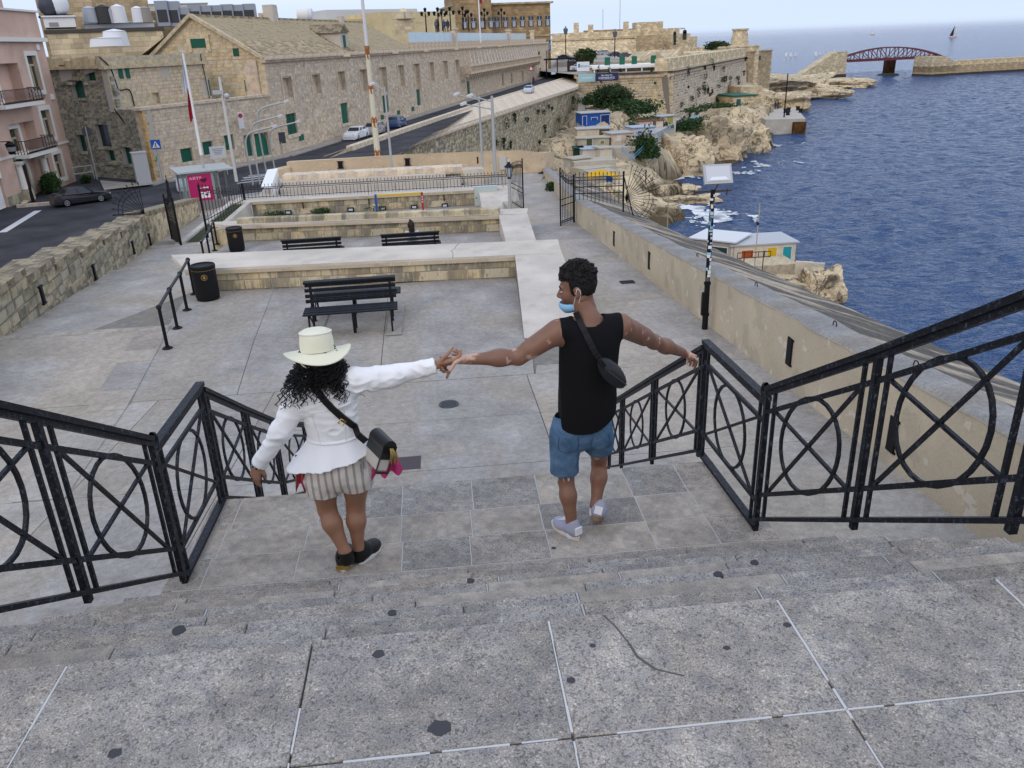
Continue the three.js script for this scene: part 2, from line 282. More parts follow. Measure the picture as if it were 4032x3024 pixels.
// flat black gum spots and small stains on the paving
{
const gum = M([0.06, 0.06, 0.064], 0.9), spots = [[[-0.095,0,-1.561], 0.03], [[-0.265,0,-1.856], 0.019], [[-0.904,0,-1.586], 0.019], [[0.263,0,-1.681], 0.012], [[0.347,0,-1.806], 0.009], [[0.925,0,-1.815], 0.012], [[0.72,0,-1.745], 0.01]];
for (const [p, r] of spots) { const n = 13, pts = []; for (let i = 0; i < n; i++) { const a = i / n * 6.283, q = r * rr(0.82, 1.12); pts.push([p[0] + Math.cos(a) * q, p[2] + Math.sin(a) * q * 0.85]); } solo('gum_spot', metric(slab(pts.map((q) => [q[0], 0.0015, q[1]]).reverse(), 0.002)), gum, { 0: 'largest black gum spot, on the foreground slab', 1: 'black gum spot near the edge of the top landing', 2: 'black gum spot at the lower left of the top landing' }[spots.findIndex((s) => s[0] === p)] ?? ['tiny gum spot beside the pale joint right of the crack', 'tiny gum spot close to the crack in the slab', 'tiny gum spot at the landing edge, right side', 'tiny gum spot in the middle of the right slab'][spots.findIndex((s) => s[0] === p) - 3], 'gum spot', 'gum spots on the landing'); }
[[0.02, -0.8, -3.24, 0.02], [-1.05, -0.32, -2.45, 0.026], [1.05, -0.48, -2.7, 0.02], [1.32, -0.64, -2.97, 0.02], [0.55, -1.28, -4.14, 0.014], [-0.28, -0.32, -2.44, 0.017]].forEach(([x, y, z, r], i) => { const pts = []; for (let k = 0; k < 11; k++) { const a = k / 11 * 6.283, q = r * rr(0.8, 1.1); pts.push([x + Math.cos(a) * q, y + 0.003, z + Math.sin(a) * q]); } solo('gum_spot', slab(pts.reverse(), 0.003), gum, ['dark gum spot on the middle steps in line with the woman and man', 'dark gum spot on the second step below the left end of the landing edge', 'dark gum spot on the steps right of the man', 'dark gum spot on the steps farthest to the right', 'dark gum spot on the half landing by the feet of the man', 'dark gum spot on the second step near its middle'][i], 'gum spot', 'gum spots on the stairs'); });
}
// ---------------------------------------------------------------- iron railings with rings and crosses
function railing(o, pts, h, endA = true, endB = true, scroll = false) {
// pts: base points of the posts along the run; one panel between each pair
const up = (p, y) => [p[0], p[1] + y, p[2]];
pts.forEach((A, i) => {
if (i + 1 === pts.length) return; const B = pts[i + 1], L = Math.hypot(B[0] - A[0], B[2] - A[2]);
const at = (s, y) => { const t = s / L; return [lerp(A[0], B[0], t), lerp(A[1], B[1], t) + y, lerp(A[2], B[2], t)]; };
const a = 0.085, b = L - 0.085, y2 = h - 0.15, y1 = 0.2;
mesh('handrail', join(bar(up(A, h), up(B, h), 0.054, 0.028), bar(up(A, h - 0.028), up(B, h - 0.028), 0.03, 0.034)), ironMat, o);
mesh('upper_rail', join(bar(at(0, y2), at(L, y2), 0.018, 0.026)), ironMat, o);
mesh('lower_rail', join(bar(at(0, y1), at(L, y1), 0.018, 0.026)), ironMat, o);
mesh('bottom_rail', join(bar(at(0, 0.03), at(L, 0.03), 0.05, 0.022)), ironMat, o);
mesh('bar', join(bar(at(a, 0.03), at(a, h - 0.03), 0.018)), ironMat, o);
mesh('bar', join(bar(at(b, 0.03), at(b, h - 0.03), 0.018)), ironMat, o);
const D = 0.0165; mesh('cross_bar', join(bar(at(a, y2), at(b, y1), D)), ironMat, o); mesh('cross_bar', join(bar(at(a, y1), at(b, y2), D)), ironMat, o);
const r = Math.min((b - a) / 2 - 0.02, (y2 - y1) / 2 * 0.98), c = at(L / 2, (y1 + y2) / 2), dx = (B[0] - A[0]) / L, dz = (B[2] - A[2]) / L, ring = [];
for (let k = 0; k < 28; k++) { const q = (t) => { const s = Math.cos(t) * r; return [c[0] + dx * s, c[1] + Math.sin(t) * r * 1.04 + (B[1] - A[1]) / L * s * 0.55, c[2] + dz * s]; }; ring.push(bar(q(k / 28 * 6.2832), q((k + 1.03) / 28 * 6.2832), 0.015, 0.018)); }
mesh('ring', join(ring), ironMat, o);
});
pts.forEach((p, i) => { if ((i === 0 && !endA) || (i === pts.length - 1 && !endB)) return; mesh('post', join(bar(up(p, -0.02), up(p, h - 0.02), 0.031)), ironMat, o); });
if (scroll) { const p = pts[0], s = []; for (let k = 0; k <= 16; k++) { const t = k / 16 * 4.6, r = 0.05 * (1 - k / 26); s.push([p[0], p[1] + h - 0.04 + Math.cos(t) * r, p[2] - 0.03 - Math.sin(t) * r]); } mesh('scroll', join(tube(s, 0.016, 6, 32)), ironMat, o); }
}
{
const R1 = [1.83, -1.28, -4.15], L1 = [-1.66, -1.28, -4.12];
const ru = thing('iron_railing', 'black iron railing of the upper steps on the sea side, with large rings', 'railing', [0, 0, 0], 0, 'iron stair railings');
railing(ru, [[1.79, -1.17, -4.06], [1.875, -0.6, -3.14], [1.915, -0.03, -2.23], [1.955, 0.54, -1.32]], 0.9, true, true, true);
const lu = thing('iron_railing', 'black iron railing of the upper steps at the lower left corner of the picture', 'railing', [0, 0, 0], 0, 'iron stair railings');
railing(lu, [[-1.635, -1.19, -4.04], [-1.668, -0.59, -3.08], [-1.70, 0.01, -2.12], [-1.73, 0.61, -1.16]], 0.9, true, true, true);
const rl = thing('iron_railing', 'black iron railing of landing and lower steps, held by the man', 'railing', [0, 0, 0], 0, 'iron stair railings');
railing(rl, [R1, [1.805, -1.3, -5.22]], 0.9); railing(rl, [[1.805, -1.3, -5.22], [1.79, -2.03, -6.45], [1.79, -2.76, -7.68], [1.79, -3.15, -8.35]], 0.86, false);
const ll = thing('iron_railing', 'black iron railing of landing and lower steps beside the woman', 'railing', [0, 0, 0], 0, 'iron stair railings');
railing(ll, [L1, [-1.655, -1.3, -5.08]], 0.9); railing(ll, [[-1.655, -1.3, -5.08], [-1.66, -1.86, -6.0], [-1.66, -2.36, -6.84], [-1.66, -3.05, -8.2]], 0.86, false);
}

// ---------------------------------------------------------------- terraces, ramp and sea wall
const T1 = -3.52, T2 = -4.6, T3 = -5.75;
const quadSlab = (a, b, c, d, t = 0.12) => slab([a, b, c, d], t);
{
const floor = struct('terrace_floor');
const py = pathY, P = (x, z) => [x, py(z), z], F = (x, z) => [x, T1, z];
mesh('bed', join(quadSlab([-14, py(2) - 0.035, 2], [5.2, py(2) - 0.035, 2], [5.2, py(-12.4) - 0.035, -12.4], [-10, py(-12.4) - 0.035, -12.4]), quadSlab([-9.6, T1 - 0.035, -12.4], [2.9, T1 - 0.035, -12.4], [2.9, T1 - 0.035, -18.9], [-6, T1 - 0.035, -18.9])), jointMat, floor);
const g = 0.006, panel = (x0, x1, z0, z1, f, m, x2 = x0, x3 = x1) => mesh('concrete_panel', quadSlab(f(x0 + g, z0 - g), f(x1 - g, z0 - g), f(x3 - g, z1 + g), f(x2 + g, z1 + g), 0.03), m, floor);
// below the steps: sloping sheet, pale
const xl = [-13, -4.75, -2.9, 1.25, 5.12];
const zr = [1.5, -2.2, -5.4, -8.9, -10.6, -12.4];
for (let j = 0; j + 1 < zr.length; j++) for (let i = 0; i + 1 < xl.length; i++) panel(xl[i], xl[i + 1], zr[j], zr[j + 1], P, i === 3 || i === 0 ? pathMat : concMat);
// first terrace, flat
panel(-5.35, -3.5, -12.4, -15.1, F, concMat, -5.6, -3.75); panel(-3.5, -1.2, -12.4, -15.1, F, concMat, -3.75, -1.25); panel(-1.2, 1.38, -12.4, -15.1, F, concMat, -1.25, 1.62);
panel(-5.6, -3.75, -15.1, -18.85, F, concMat, -6.0, -4.0); panel(-3.75, -1.25, -15.1, -18.75, F, concMat, -4.0, -1.3); panel(-1.25, 1.62, -15.1, -18.55, F, concMat, -1.3, 1.75);
// left side above the ramp
panel(-9.3, -5.37, -12.4, -16.1, F, pathMat, -9.3, -5.66);
// narrow stone edging between terrace and ramp
for (let z = -8.9; z > -16;) { const l = rr(0.5, 0.95); const yy = (q) => (q > -12.4 ? py(q) : T1); const x = -4.75 - Math.max(0, -8.9 - z) * 0.125; mesh('edging_stone', quadSlab([x - 0.62, yy(z) + 0.012, z - 0.008], [x, yy(z) + 0.012, z - 0.008], [x - l * 0.125, yy(z - l) + 0.012, z - l + 0.008], [x - 0.62 - l * 0.125, yy(z - l) + 0.012, z - l + 0.008], 0.05), pick([pave[1], pathMat, concMat, pathMat]), floor); z -= l; }
// second terrace
panel(-7.9, 1.95, -20.2, -29.3, (x, z) => [x, T2, z], concMat, -7.6, 2.2);
panel(-8.6, 2.6, -29.8, -40.4, (x, z) => [x, T3, z], concMat, -9.8, 3.0);
}
{
// stepped ramp on the street side
const ramp = struct('left_ramp'), yy = [[-16.1, T1 - 0.1], [-25, -4.42], [-30.7, -4.98], [-45, -6.6], [-58, -8.12]];
for (let i = 0; i + 1 < yy.length; i++) {
const [z0, a] = yy[i], [z1, b] = yy[i + 1], s = i < 2 ? -0.12 : 0;
const xL = (z) => -9.0 + (z + 16.2) * 0.128 - 0.6, xR = (z) => (z > -20 ? -5.5 : z > -31 ? -6.4 : lerp(-8.6, -12, clamp((-z - 31) / 20)));
mesh('ramp_panel', quadSlab([xL(z0), a + (i ? s : 0), z0 - 0.3], [xR(z0), a + (i ? s : 0), z0 - 0.3], [xR(z1), b, z1], [xL(z1), b, z1], 0.4), pathMat, ramp);
mesh('step_edge', quadSlab([xL(z0), a + (i ? 0.004 : 0.1), z0], [xR(z0), a + (i ? 0.004 : 0.1), z0], [xR(z0), a + (i ? 0.004 : 0.1), z0 - 0.3], [xL(z0), a + (i ? 0.004 : 0.1), z0 - 0.3], 0.4), pave[3], ramp);
}
}
{
// sloping path beside the sea wall, beyond the flat terraces
const path = struct('path');
const zs = [-12.4, -17.2, -21.8, -26.2, -30.2, -36, -44, -52.5];
for (let i = 0; i + 1 < zs.length; i++) { const z0 = zs[i], z1 = zs[i + 1], xl = (z) => (z > -14.2 ? 1.4 : z > -31 ? 2.2 : 3.0); mesh('concrete_panel', quadSlab([xl(z0), pathY(z0), z0 - 0.006], [5.14 + (z0 < -30 ? (-z0 - 30) * 0.07 : 0), pathY(z0), z0 - 0.006], [5.14 + (z1 < -30 ? (-z1 - 30) * 0.07 : 0), pathY(z1), z1 + 0.006], [xl(z1), pathY(z1), z1 + 0.006], 0.2), i === 3 ? concMat : pathMat, path); }
solo('manhole_cover', join(cyl(0.15, 0.15, 0.03, 0, 0, 0, 22), Array.from({ length: 5 }, (_, i) => box(0.22, 0.006, 0.012, 0, 0.016, -0.08 + i * 0.04))), M([0.05, 0.055, 0.06], 0.6), 'round dark manhole cover set in the terrace floor', 'manhole cover', null, [-0.073, pathY(-11.2) + 0.004, -11.2]);
solo('cover_plate', slab([[-1.11, pathY(-9.0) + 0.006, -8.98], [-0.47, pathY(-9.0) + 0.006, -8.97], [-0.47, pathY(-9.4) + 0.006, -9.37], [-1.11, pathY(-9.4) + 0.006, -9.36]], 0.02), M([0.065, 0.052, 0.055], 0.7), 'dark rectangular metal plate lying at the foot of the stairs', 'cover plate');
solo('drain_grate', join(Array.from({ length: 6 }, (_, i) => box(0.03, 0.015, 0.3, -0.14 + i * 0.055, 0, 0)), box(0.36, 0.008, 0.34, 0, -0.006, 0)), blackIron, 'small dark drain grate in the path by the sea wall', 'drain grate', null, [4.5, pathY(-19) + 0.01, -19]);
}
// low walls of squared blocks: piece by piece, joints recessed. w: {p0,p1 (plan), y0, top(s)|H, course, len, depth, mats, holes, core}
function blockWall(o, p0, p1, w) {
const L = Math.hypot(p1[0] - p0[0], p1[1] - p0[1]), ang = Math.atan2(-(p1[1] - p0[1]), p1[0] - p0[0]);
const g = new THREE.Group(); // local frame folded into each piece so that pieces stay direct children
g.position.set(p0[0], 0, p0[1]); g.rotation.y = ang; g.updateMatrix();
const bot = w.bot ?? (() => w.y0), top = w.top ?? (() => w.y0 + w.H), D = w.depth ?? 0.3, list = [];
const holes = w.holes ?? [], c = w.course, Y0 = Math.min(bot(0), bot(L)), Y1 = Math.max(top(0), top(L), w.ymax ?? -99);
for (let r = 0, y = Y0; y < Y1 - 0.03; r++, y += c) {
const ym = y + c / 2; let x = -rr(0, w.len[0]);
const cuts = holes.filter((h) => ym > h[2] && ym < h[3]).map((h) => [h[0], h[1]]).sort((a, b) => a[0] - b[0]);
while (x < L) {
let a = Math.max(0, x), b = Math.min(L, x + rr(w.len[0], w.len[1])); const nx = b; x = nx; if (b - a < 0.08) continue;
let segs = [[a, b]]; for (const q of cuts) segs = segs.flatMap(([s, e]) => (e <= q[0] || s >= q[1] ? [[s, e]] : [[s, Math.min(e, q[0])], [Math.max(s, q[1]), e]].filter(([m, n]) => n - m > 0.06)));
for (const [s, e] of segs) { const m = (s + e) / 2, yt = Math.min(y + c, top(m)), yb = Math.max(y, bot(m)); if (yt - yb < c * 0.3) continue; list.push([s, e, yb, yt]); }
}
}
const near = (q) => { const t = (q[0] + q[1]) / 2 / L; return Math.hypot(lerp(p0[0], p1[0], t), lerp(p0[1], p1[1], t)); };
if (list.length > (w.limit ?? 300)) list.sort((a, b) => near(a) - near(b));
const rest = [], jt = w.joint ?? 0.008, m4 = g.matrix;
list.forEach((q, i) => {
const l = q[1] - q[0] - jt, h = q[3] - q[2] - jt, out = rr(-1, 1) * (w.uneven ?? 0.008), bt = w.batter ? (q[2] - Y0) * w.batter : 0;
if (l < 0.03 || h < 0.03) return;
const pos = V((q[0] + q[1]) / 2, (q[2] + q[3]) / 2, -D / 2 + out - bt).applyMatrix4(m4);
if (i < (w.limit ?? 300)) mesh(w.piece ?? 'stone_block', chamfer(Math.max(0.04, Math.round(l * 25) / 25 - 0.0), Math.round(h * 50) / 50, D, w.cham ?? 0.012, Math.floor(rnd() * 6)), pick(w.mats), o, pos.toArray(), [0, ang, 0], [1, 1, 1]);
else rest.push([l, h, pos, Math.floor(rnd() * w.mats.length)]);
});
if (rest.length) {
const P = [], Nn = [], C = [], U = [], q = new THREE.Quaternion().setFromEuler(new THREE.Euler(0, ang, 0)), v = V(0, 0, 0);
const F = [[[-1, -1, 1], [1, -1, 1], [1, 1, 1], [-1, 1, 1], [0, 0, 1]], [[-1, 1, 1], [1, 1, 1], [1, 1, -1], [-1, 1, -1], [0, 1, 0]], [[-1, -1, -1], [-1, -1, 1], [-1, 1, 1], [-1, 1, -1], [-1, 0, 0]], [[1, -1, 1], [1, -1, -1], [1, 1, -1], [1, 1, 1], [1, 0, 0]], [[-1, -1, -1], [1, -1, -1], [1, -1, 1], [-1, -1, 1], [0, -1, 0]]];
for (const [l, h, pos, k] of rest) {
const col = w.mats[k].color, j = rr(0.86, 1.12), uo = rnd() * 9, vo = rnd() * 9;
for (const f of F) { const n = V(f[4]).applyQuaternion(q); for (const t of [0, 1, 2, 0, 2, 3]) { const e = f[t]; v.set(e[0] * l / 2, e[1] * h / 2, e[2] * D / 2); U.push(v.x + uo, v.y + vo + v.z); v.applyQuaternion(q).add(pos); P.push(v.x, v.y, v.z); Nn.push(n.x, n.y, n.z); C.push(col.r * j, col.g * j, col.b * j); } }
}
const G = new THREE.BufferGeometry(); for (const [k, a, s] of [['position', P, 3], ['normal', Nn, 3], ['color', C, 3], ['uv', U, 2]]) G.setAttribute(k, new THREE.BufferAttribute(new Float32Array(a), s));
const mt = (w.mats[0].userData.vc ??= Object.assign(w.mats[0].clone(), { vertexColors: true, color: lin(1, 1, 1) })); const r = mesh('stone_blocks', G, mt, o); r.userData = { kind: 'stuff' };
}
if (w.core !== false) {
const sh = new THREE.Shape(); sh.moveTo(0.01, bot(0)); sh.lineTo(L - 0.01, bot(L)); const nn = w.topPts ?? [0, 1]; for (const t of [...nn].reverse()) sh.lineTo(clamp(t * L, 0.01, L - 0.01), top(t * L) - 0.012);
for (const h of holes) { const p = new THREE.Path(); p.moveTo(h[0], h[2]); p.lineTo(h[0], h[3]); p.lineTo(h[1], h[3]); p.lineTo(h[1], h[2]); sh.holes.push(p); }
const ge = new THREE.ExtrudeGeometry(sh, { depth: Math.max(0.05, D - 0.03 + (w.back ?? 0)), bevelEnabled: false }); ge.translate(0, 0, -D - (w.back ?? 0) + (w.proud ?? 0.005));
if (w.batter) { const p = ge.attributes.position; for (let i = 0; i < p.count; i++) p.setZ(i, p.getZ(i) - (p.getY(i) - Y0) * w.batter); ge.computeVertexNormals(); }
mesh('wall_core', metric(ge.applyMatrix4(m4)), w.mortar ?? mortarMat, o);
}
return { L, ang, at: (s, y, out = 0) => V(s, y, out).applyMatrix4(m4).toArray() };
}
{
// first terrace wall: two courses, plastered coping, and the sloping arm beside the path
const w1 = thing('terrace_wall', 'low stone block wall with white coping behind the double bench', 'wall', [0, 0, 0], 0, 'terrace walls');
blockWall(w1, [-5.9, -18.86], [1.72, -18.42], { y0: T1, H: 0.47, course: 0.235, len: [0.6, 0.85], depth: 0.34, mats: [blockDirty[0], blockDirty[0], blockDirty[2]], joint: 0.009 });
mesh('coping', metric(slab([[-6.72, -2.96, -20.42], [2.87, -2.96, -19.66], [2.75, -2.96, -18.3], [1.66, -2.96, -18.36], [-5.95, -2.96, -18.8]].reverse(), 0.115)), whitePlaster, w1);
mesh('coping_edge', metric(slab([[-5.96, -3.012, -18.785], [1.67, -3.012, -18.345], [1.67, -3.012, -18.5], [-5.96, -3.012, -18.9]], 0.085)), beigeWall, w1);
// crack across the coping
const ck = [[0.42, -19.85], [0.33, -19.55], [0.30, -19.3], [0.2, -19.1], [0.24, -18.9], [0.22, -18.42]]; mesh('crack', join(ck.slice(1).map((p, i) => bar([ck[i][0], -2.959, ck[i][1]], [p[0], -2.959, p[1]], 0.012, 0.003))), jointDark, w1);
// arm: wedge rising from the floor
const arm = [[1.4, T1 + 0.02, -14.1], [2.72, T1 + 0.02, -14.0], [2.76, -2.965, -18.3], [1.665, -2.965, -18.35]];
mesh('sloping_arm', faces([arm, [[1.4, T1, -14.1], arm[3], [1.665, T1, -18.35]], [[1.4, T1 - 0.9, -14.1], [1.4, T1 + 0.02, -14.1], arm[3], [1.665, T1 - 0.9, -18.35]], [arm[1], [2.72, T1 - 1.2, -14.0], [2.76, T1 - 1.2, -18.3], arm[2]]]), whitePatchy, w1);
mesh('arm_back', metric(span(1.75, 2.7, -5.2, -2.98, -19.6, -18.4)), beigeWall, w1);
const w2 = thing('terrace_wall', 'stone block wall with white coping behind the pair of benches', 'wall', [0, 0, 0], 0, 'terrace walls');
blockWall(w2, [-7.2, -29.3], [2.12, -28.5], { y0: T2, H: 0.8, course: 0.27, len: [0.55, 0.82], depth: 0.34, mats: [blockDirty[0], blockDirty[1], blockDirty[3]], joint: 0.009 });
mesh('coping', metric(slab([[-8.3, -3.98, -29.95], [3.2, -3.98, -29.3], [3.05, -3.98, -28.3], [2.06, -3.98, -28.4], [-7.55, -3.98, -29.15]].reverse(), 0.13)), whitePlaster, w2);
mesh('coping_edge', metric(slab([[-7.5, -4.04, -29.15], [2.07, -4.04, -28.36], [2.07, -4.04, -28.5], [-7.5, -4.04, -29.3]], 0.09)), beigeWall, w2);
mesh('end_pier', metric(span(-8.05, -7.25, T2 - 0.3, -4.12, -29.75, -29.1)), blockDirty[2], w2);
const a2 = [[2.05, T2 + 0.05, -24.2], [3.02, T2 + 0.05, -24.2], [3.06, -3.985, -28.3], [2.06, -3.985, -28.4]];
mesh('sloping_arm', faces([a2, [[2.05, T2 - 0.9, -24.2], a2[0], a2[3], [2.06, T2 - 0.9, -28.4]], [a2[1], [3.02, T2 - 1.2, -24.2], [3.06, T2 - 1.2, -28.3], a2[2]]]), whitePatchy, w2);
const w3 = thing('terrace_wall', 'long stone block wall under the spiked fence, behind the swing frame', 'wall', [0, 0, 0], 0, 'terrace walls');
blockWall(w3, [-9.0, -40.1], [1.95, -40.1], { y0: T3 - 0.3, H: 0.93, course: 0.31, len: [0.5, 0.8], depth: 0.34, mats: blockDirty, joint: 0.01 });
mesh('coping', metric(span(-9.9, 4.0, -5.12, -5.0, -41.6, -40.02)), whitePlaster, w3);
mesh('cap_band', metric(span(-9.0, 1.95, -5.14, -5.02, -40.14, -40.0)), beigeWall, w3);
const a3 = [[1.96, T3, -36.5], [3.7, T3, -36.5], [3.85, -5.01, -40.1], [1.96, -5.01, -40.1]];
mesh('sloping_arm', faces([a3, [[1.96, T3 - 0.9, -36.5], a3[0], a3[3], [1.96, T3 - 0.9, -40.1]], [a3[1], [3.7, T3 - 1, -36.5], [3.85, T3 - 1, -40.1], a3[2]]]), whitePatchy, w3);
mesh('side_wall', metric(join(span(-9.25, -9.0, -6.2, -5.0, -40, -30.2), span(-10.1, -9.85, -6.4, -5.0, -40.6, -30.2))), whitePatchy, w3);
mesh('planter_soil', metric(span(-9.85, -9.25, -6.2, -5.08, -40, -30.2)), M([0.05, 0.06, 0.03], 1), w3);
}
{
// sea wall: plastered inner face, grey flat cap, weathered outer slope
const w = thing('sea_wall', 'long beige plastered sea wall with grey cap and weathered sloping top', 'wall');
const tp = (z) => -1.35 + 0.0865 * z, ix = (z) => 5.1 + (z < -30 ? (-z - 30) * 0.072 : 0);
const Z = []; for (let z = 1; z > -53; z -= 0.5) Z.push(z); Z.push(-53);
const strip = (f) => { const l = []; for (let i = 0; i + 1 < Z.length; i++) l.push([f(Z[i])[0], f(Z[i])[1], f(Z[i + 1])[1], f(Z[i + 1])[0]]); return l; };
mesh('inner_face', faces(strip((z) => [[ix(z), pathY(z) - 0.3, z], [ix(z), tp(z) - 0.03, z]])), beigeWall, w);
const n = 260, rag = (z, k) => F3(z * 1.7, k, 3.1, 4) * 0.06, cw = 0.45;
mesh('cap', sheet(6, n, (u, v) => { const z = lerp(1, -53, v), x = ix(z) - 0.012 + u * cw; return [x + (u === 1 ? rag(z, 1) : u === 0 ? rag(z * 2.3, 5) * 0.35 : 0), tp(z) - (u === 0 ? 0.05 + Math.abs(rag(z * 1.3, 9)) * 0.5 : 0) + 0.004, z]; }), greyCap, w);
const streak = (() => { const N = 512, a = fbm(N, 8, 5, 201), b = noise(N, 128, 203), d = new Float32Array(N * N), q = fbm(N, 32, 3, 202); for (let y = 0; y < N; y++) for (let x = 0; x < N; x++) d[y * N + x] = q[(((y * 5 + (x >> 2)) >> 3) % N) * N + ((x >> 5) % N)]; return dataTex(N, N, (x, y, i, o) => { const s = fbmRow(q, N, x, y), k = sstep(0.42, 0.62, s * 0.7 + a[i] * 0.3), v = (b[i] - 0.5) * 26; o[0] = lerp(92, 172, k) + v; o[1] = lerp(88, 158, k) + v; o[2] = lerp(82, 138, k) + v; }); })();
const slopeMat = M(lin(1, 1, 1), 0.96, { map: rep(streak, 1), bumpMap: rep(lime.bump, 1), bumpScale: 0.03 });
mesh('outer_slope', sheet(18, n, (u, v) => { const z = lerp(1, -53, v), x = ix(z) + cw - 0.03 + u * 2.55; return [x, tp(z) - u * 0.95 - 0.01 + F3(x * 1.3, z * 1.1, 4) * 0.05 * (u > 0 ? 1 : 0), z]; }, (u, v, p) => [u * 0.5, p[2] * 0.12]), slopeMat, w);
mesh('outer_face', faces(strip((z) => [[ix(z) + cw + 2.5, tp(z) - 0.96, z], [ix(z) + cw + 4.2, -25, z]])), blockPale[0], w);
mesh('wall_core', faces(strip((z) => [[ix(z) + 0.05, tp(z) - 0.09, z], [ix(z) + 0.05, -8, z]])), mortarMat, w);
// iron loops on the cap and narrow shuttered slots in the face
[[-10.2], [-13.1], [-16.4], [-8.2]].forEach(([z]) => mesh('iron_loop', join(tube([[5.4, tp(z) - 0.01, z], [5.4, tp(z) + 0.06, z - 0.02], [5.4, tp(z) + 0.06, z - 0.09], [5.4, tp(z) - 0.01, z - 0.11]], 0.008, 5)), blackIron, w));
const slots = [[5.1,-3.89,-23.35], [5.1,-3.53,-19.25], [5.1,-2.849,-10.921], [5.1,-2.803,-8.001]];
slots.forEach((p, i) => solo('wall_light', join(box(0.03, 0.42, 0.1 + (i > 1 ? 0.05 : 0), 0, 0, 0), box(0.02, 0.03, 0.2, 0.01, 0.2, 0), box(0.02, 0.03, 0.2, 0.01, -0.2, 0)), blackIron, ['narrow black wall light on the sea wall, farthest from the stairs', 'narrow black wall light on the sea wall, second from the gate', 'black wall light on the sea wall beside the sticker-covered lamp post', 'black meshed wall light low on the sea wall behind the near railing'][i], 'wall light', 'black wall lights of the sea wall', [5.085, p[1], p[2]]));
}
function fbmRow(q, N, x, y) { return q[(y % N) * N + ((x >> 3) % N)] * 0.35 + q[((y + 77) % N) * N + ((x >> 5) % N)] * 0.65; }
{
// left parapet: coursed blocks, top stepping down with the ramp
const w = thing('parapet_wall', 'stained stone block parapet with stepped top between ramp and street', 'wall');
const p0 = [-8.4, -11], p1 = [-10.95, -31.2], L = Math.hypot(p1[0] - p0[0], p1[1] - p0[1]);
const zAt = (s) => lerp(p0[1], p1[1], s / L), floorY = (z) => (z > -16.2 ? T1 : z > -25 ? lerp(T1 - 0.1, -4.42, (-z - 16.2) / 8.8) : lerp(-4.45, -5.0, (-z - 25) / 5.7));
const steps = [[-13.5, -2.15], [-16.4, -2.42], [-18.6, -2.66], [-20.6, -2.86], [-22.8, -3.06], [-25.2, -3.28], [-27.4, -3.48], [-29.4, -3.66], [-40, -3.8]];
const topAt = (s) => { const z = zAt(s); for (const [q, y] of steps) if (z > q) return y; return -3.8; };
const W = blockWall(w, p0, p1, { bot: (s) => floorY(zAt(s)) - 0.3, top: (s) => topAt(s) - 0.12, ymax: -2.27, course: 0.25, len: [0.42, 0.72], depth: 0.42, mats: blockStain, joint: 0.014, uneven: 0.014, cham: 0.02, mortar: M([0.36, 0.33, 0.27], 0.96), topPts: steps.flatMap(([z], i) => { const t = (q) => clamp((-11 - q) / 20.2); return i ? [t(steps[i - 1][0]) + 0.0012, t(z) - 0.0012] : [0, t(z) - 0.0012]; }) });
let zp = -11; const capMat = LM(lime.dirty, 1.1, [0.72, 0.70, 0.68], 0.03);
for (const [z, y] of steps) { const z1 = Math.max(z, -31.2), n = 2; for (let k = 0; k < n; k++) { const a = lerp(zp, z1, k / n), b = lerp(zp, z1, (k + 1) / n), sx = (q) => p0[0] + (p1[0] - p0[0]) * (-11 - q) / 20.2; mesh('cap_stone', metric(slab([[sx(a) + 0.03, y + rr(-0.02, 0.02), a - 0.008], [sx(b) + 0.03, y + rr(-0.02, 0.02), b + 0.008], [sx(b) - 0.95, y - 0.03, b + 0.008], [sx(a) - 0.95, y - 0.03, a - 0.008]].reverse(), 0.15)), capMat, w); } zp = z1; }
mesh('street_face', metric(slab([[-9.25, -2.6, -11], [-9.3, -2.6, -16], [-11.75, -4.3, -31.2], [-11.2, -4.3, -31.2], [-8.7, -2.6, -11]], 6)), blockDirty[1], w);
const w2 = thing('parapet_wall', 'paler stone block wall continuing past the left gate towards the bus shelter', 'wall');
blockWall(w2, [-11.05, -31.7], [-13.6, -47.5], { bot: (s) => -5.2 - s * 0.1, top: (s) => -3.85 - s * 0.13, ymax: -3.85, course: 0.25, len: [0.4, 0.7], depth: 0.4, mats: [blockClean[1], blockClean[2], blockDirty[2]], joint: 0.012, cham: 0.015 });
mesh('cap_stone', metric(slab([[-11.0, -3.78, -31.7], [-13.5, -5.85, -47.5], [-14.3, -5.85, -47.4], [-11.8, -3.78, -31.6]].reverse(), 0.14)), capMat, w2);
for (const [i, p] of [[-9.25,-3.36,-18.83], [-9.8,-3.93,-23.12], [-10.4,-4.34,-28.04], [-10.7,-4.64,-30.71], [-10.9,-5.65,-33.36]].entries()) solo('wall_light', join(box(0.05, 0.4, 0.13), box(0.06, 0.04, 0.22, 0, 0.2, 0), box(0.06, 0.04, 0.22, 0, -0.2, 0)), blackIron, ['nearest black light on the left parapet, at the picture edge', 'second black light along the left parapet from the camera', 'third black light along the left parapet from the camera', 'fourth black light along the left parapet from the camera', 'black light low on the left parapet beside the open gate'][i], 'wall light', 'black wall lights of the parapet', [-9.0 + (p[2] + 16.2) * 0.128 + 0.1, p[1], p[2]], [0, 0.13, 0]);
}

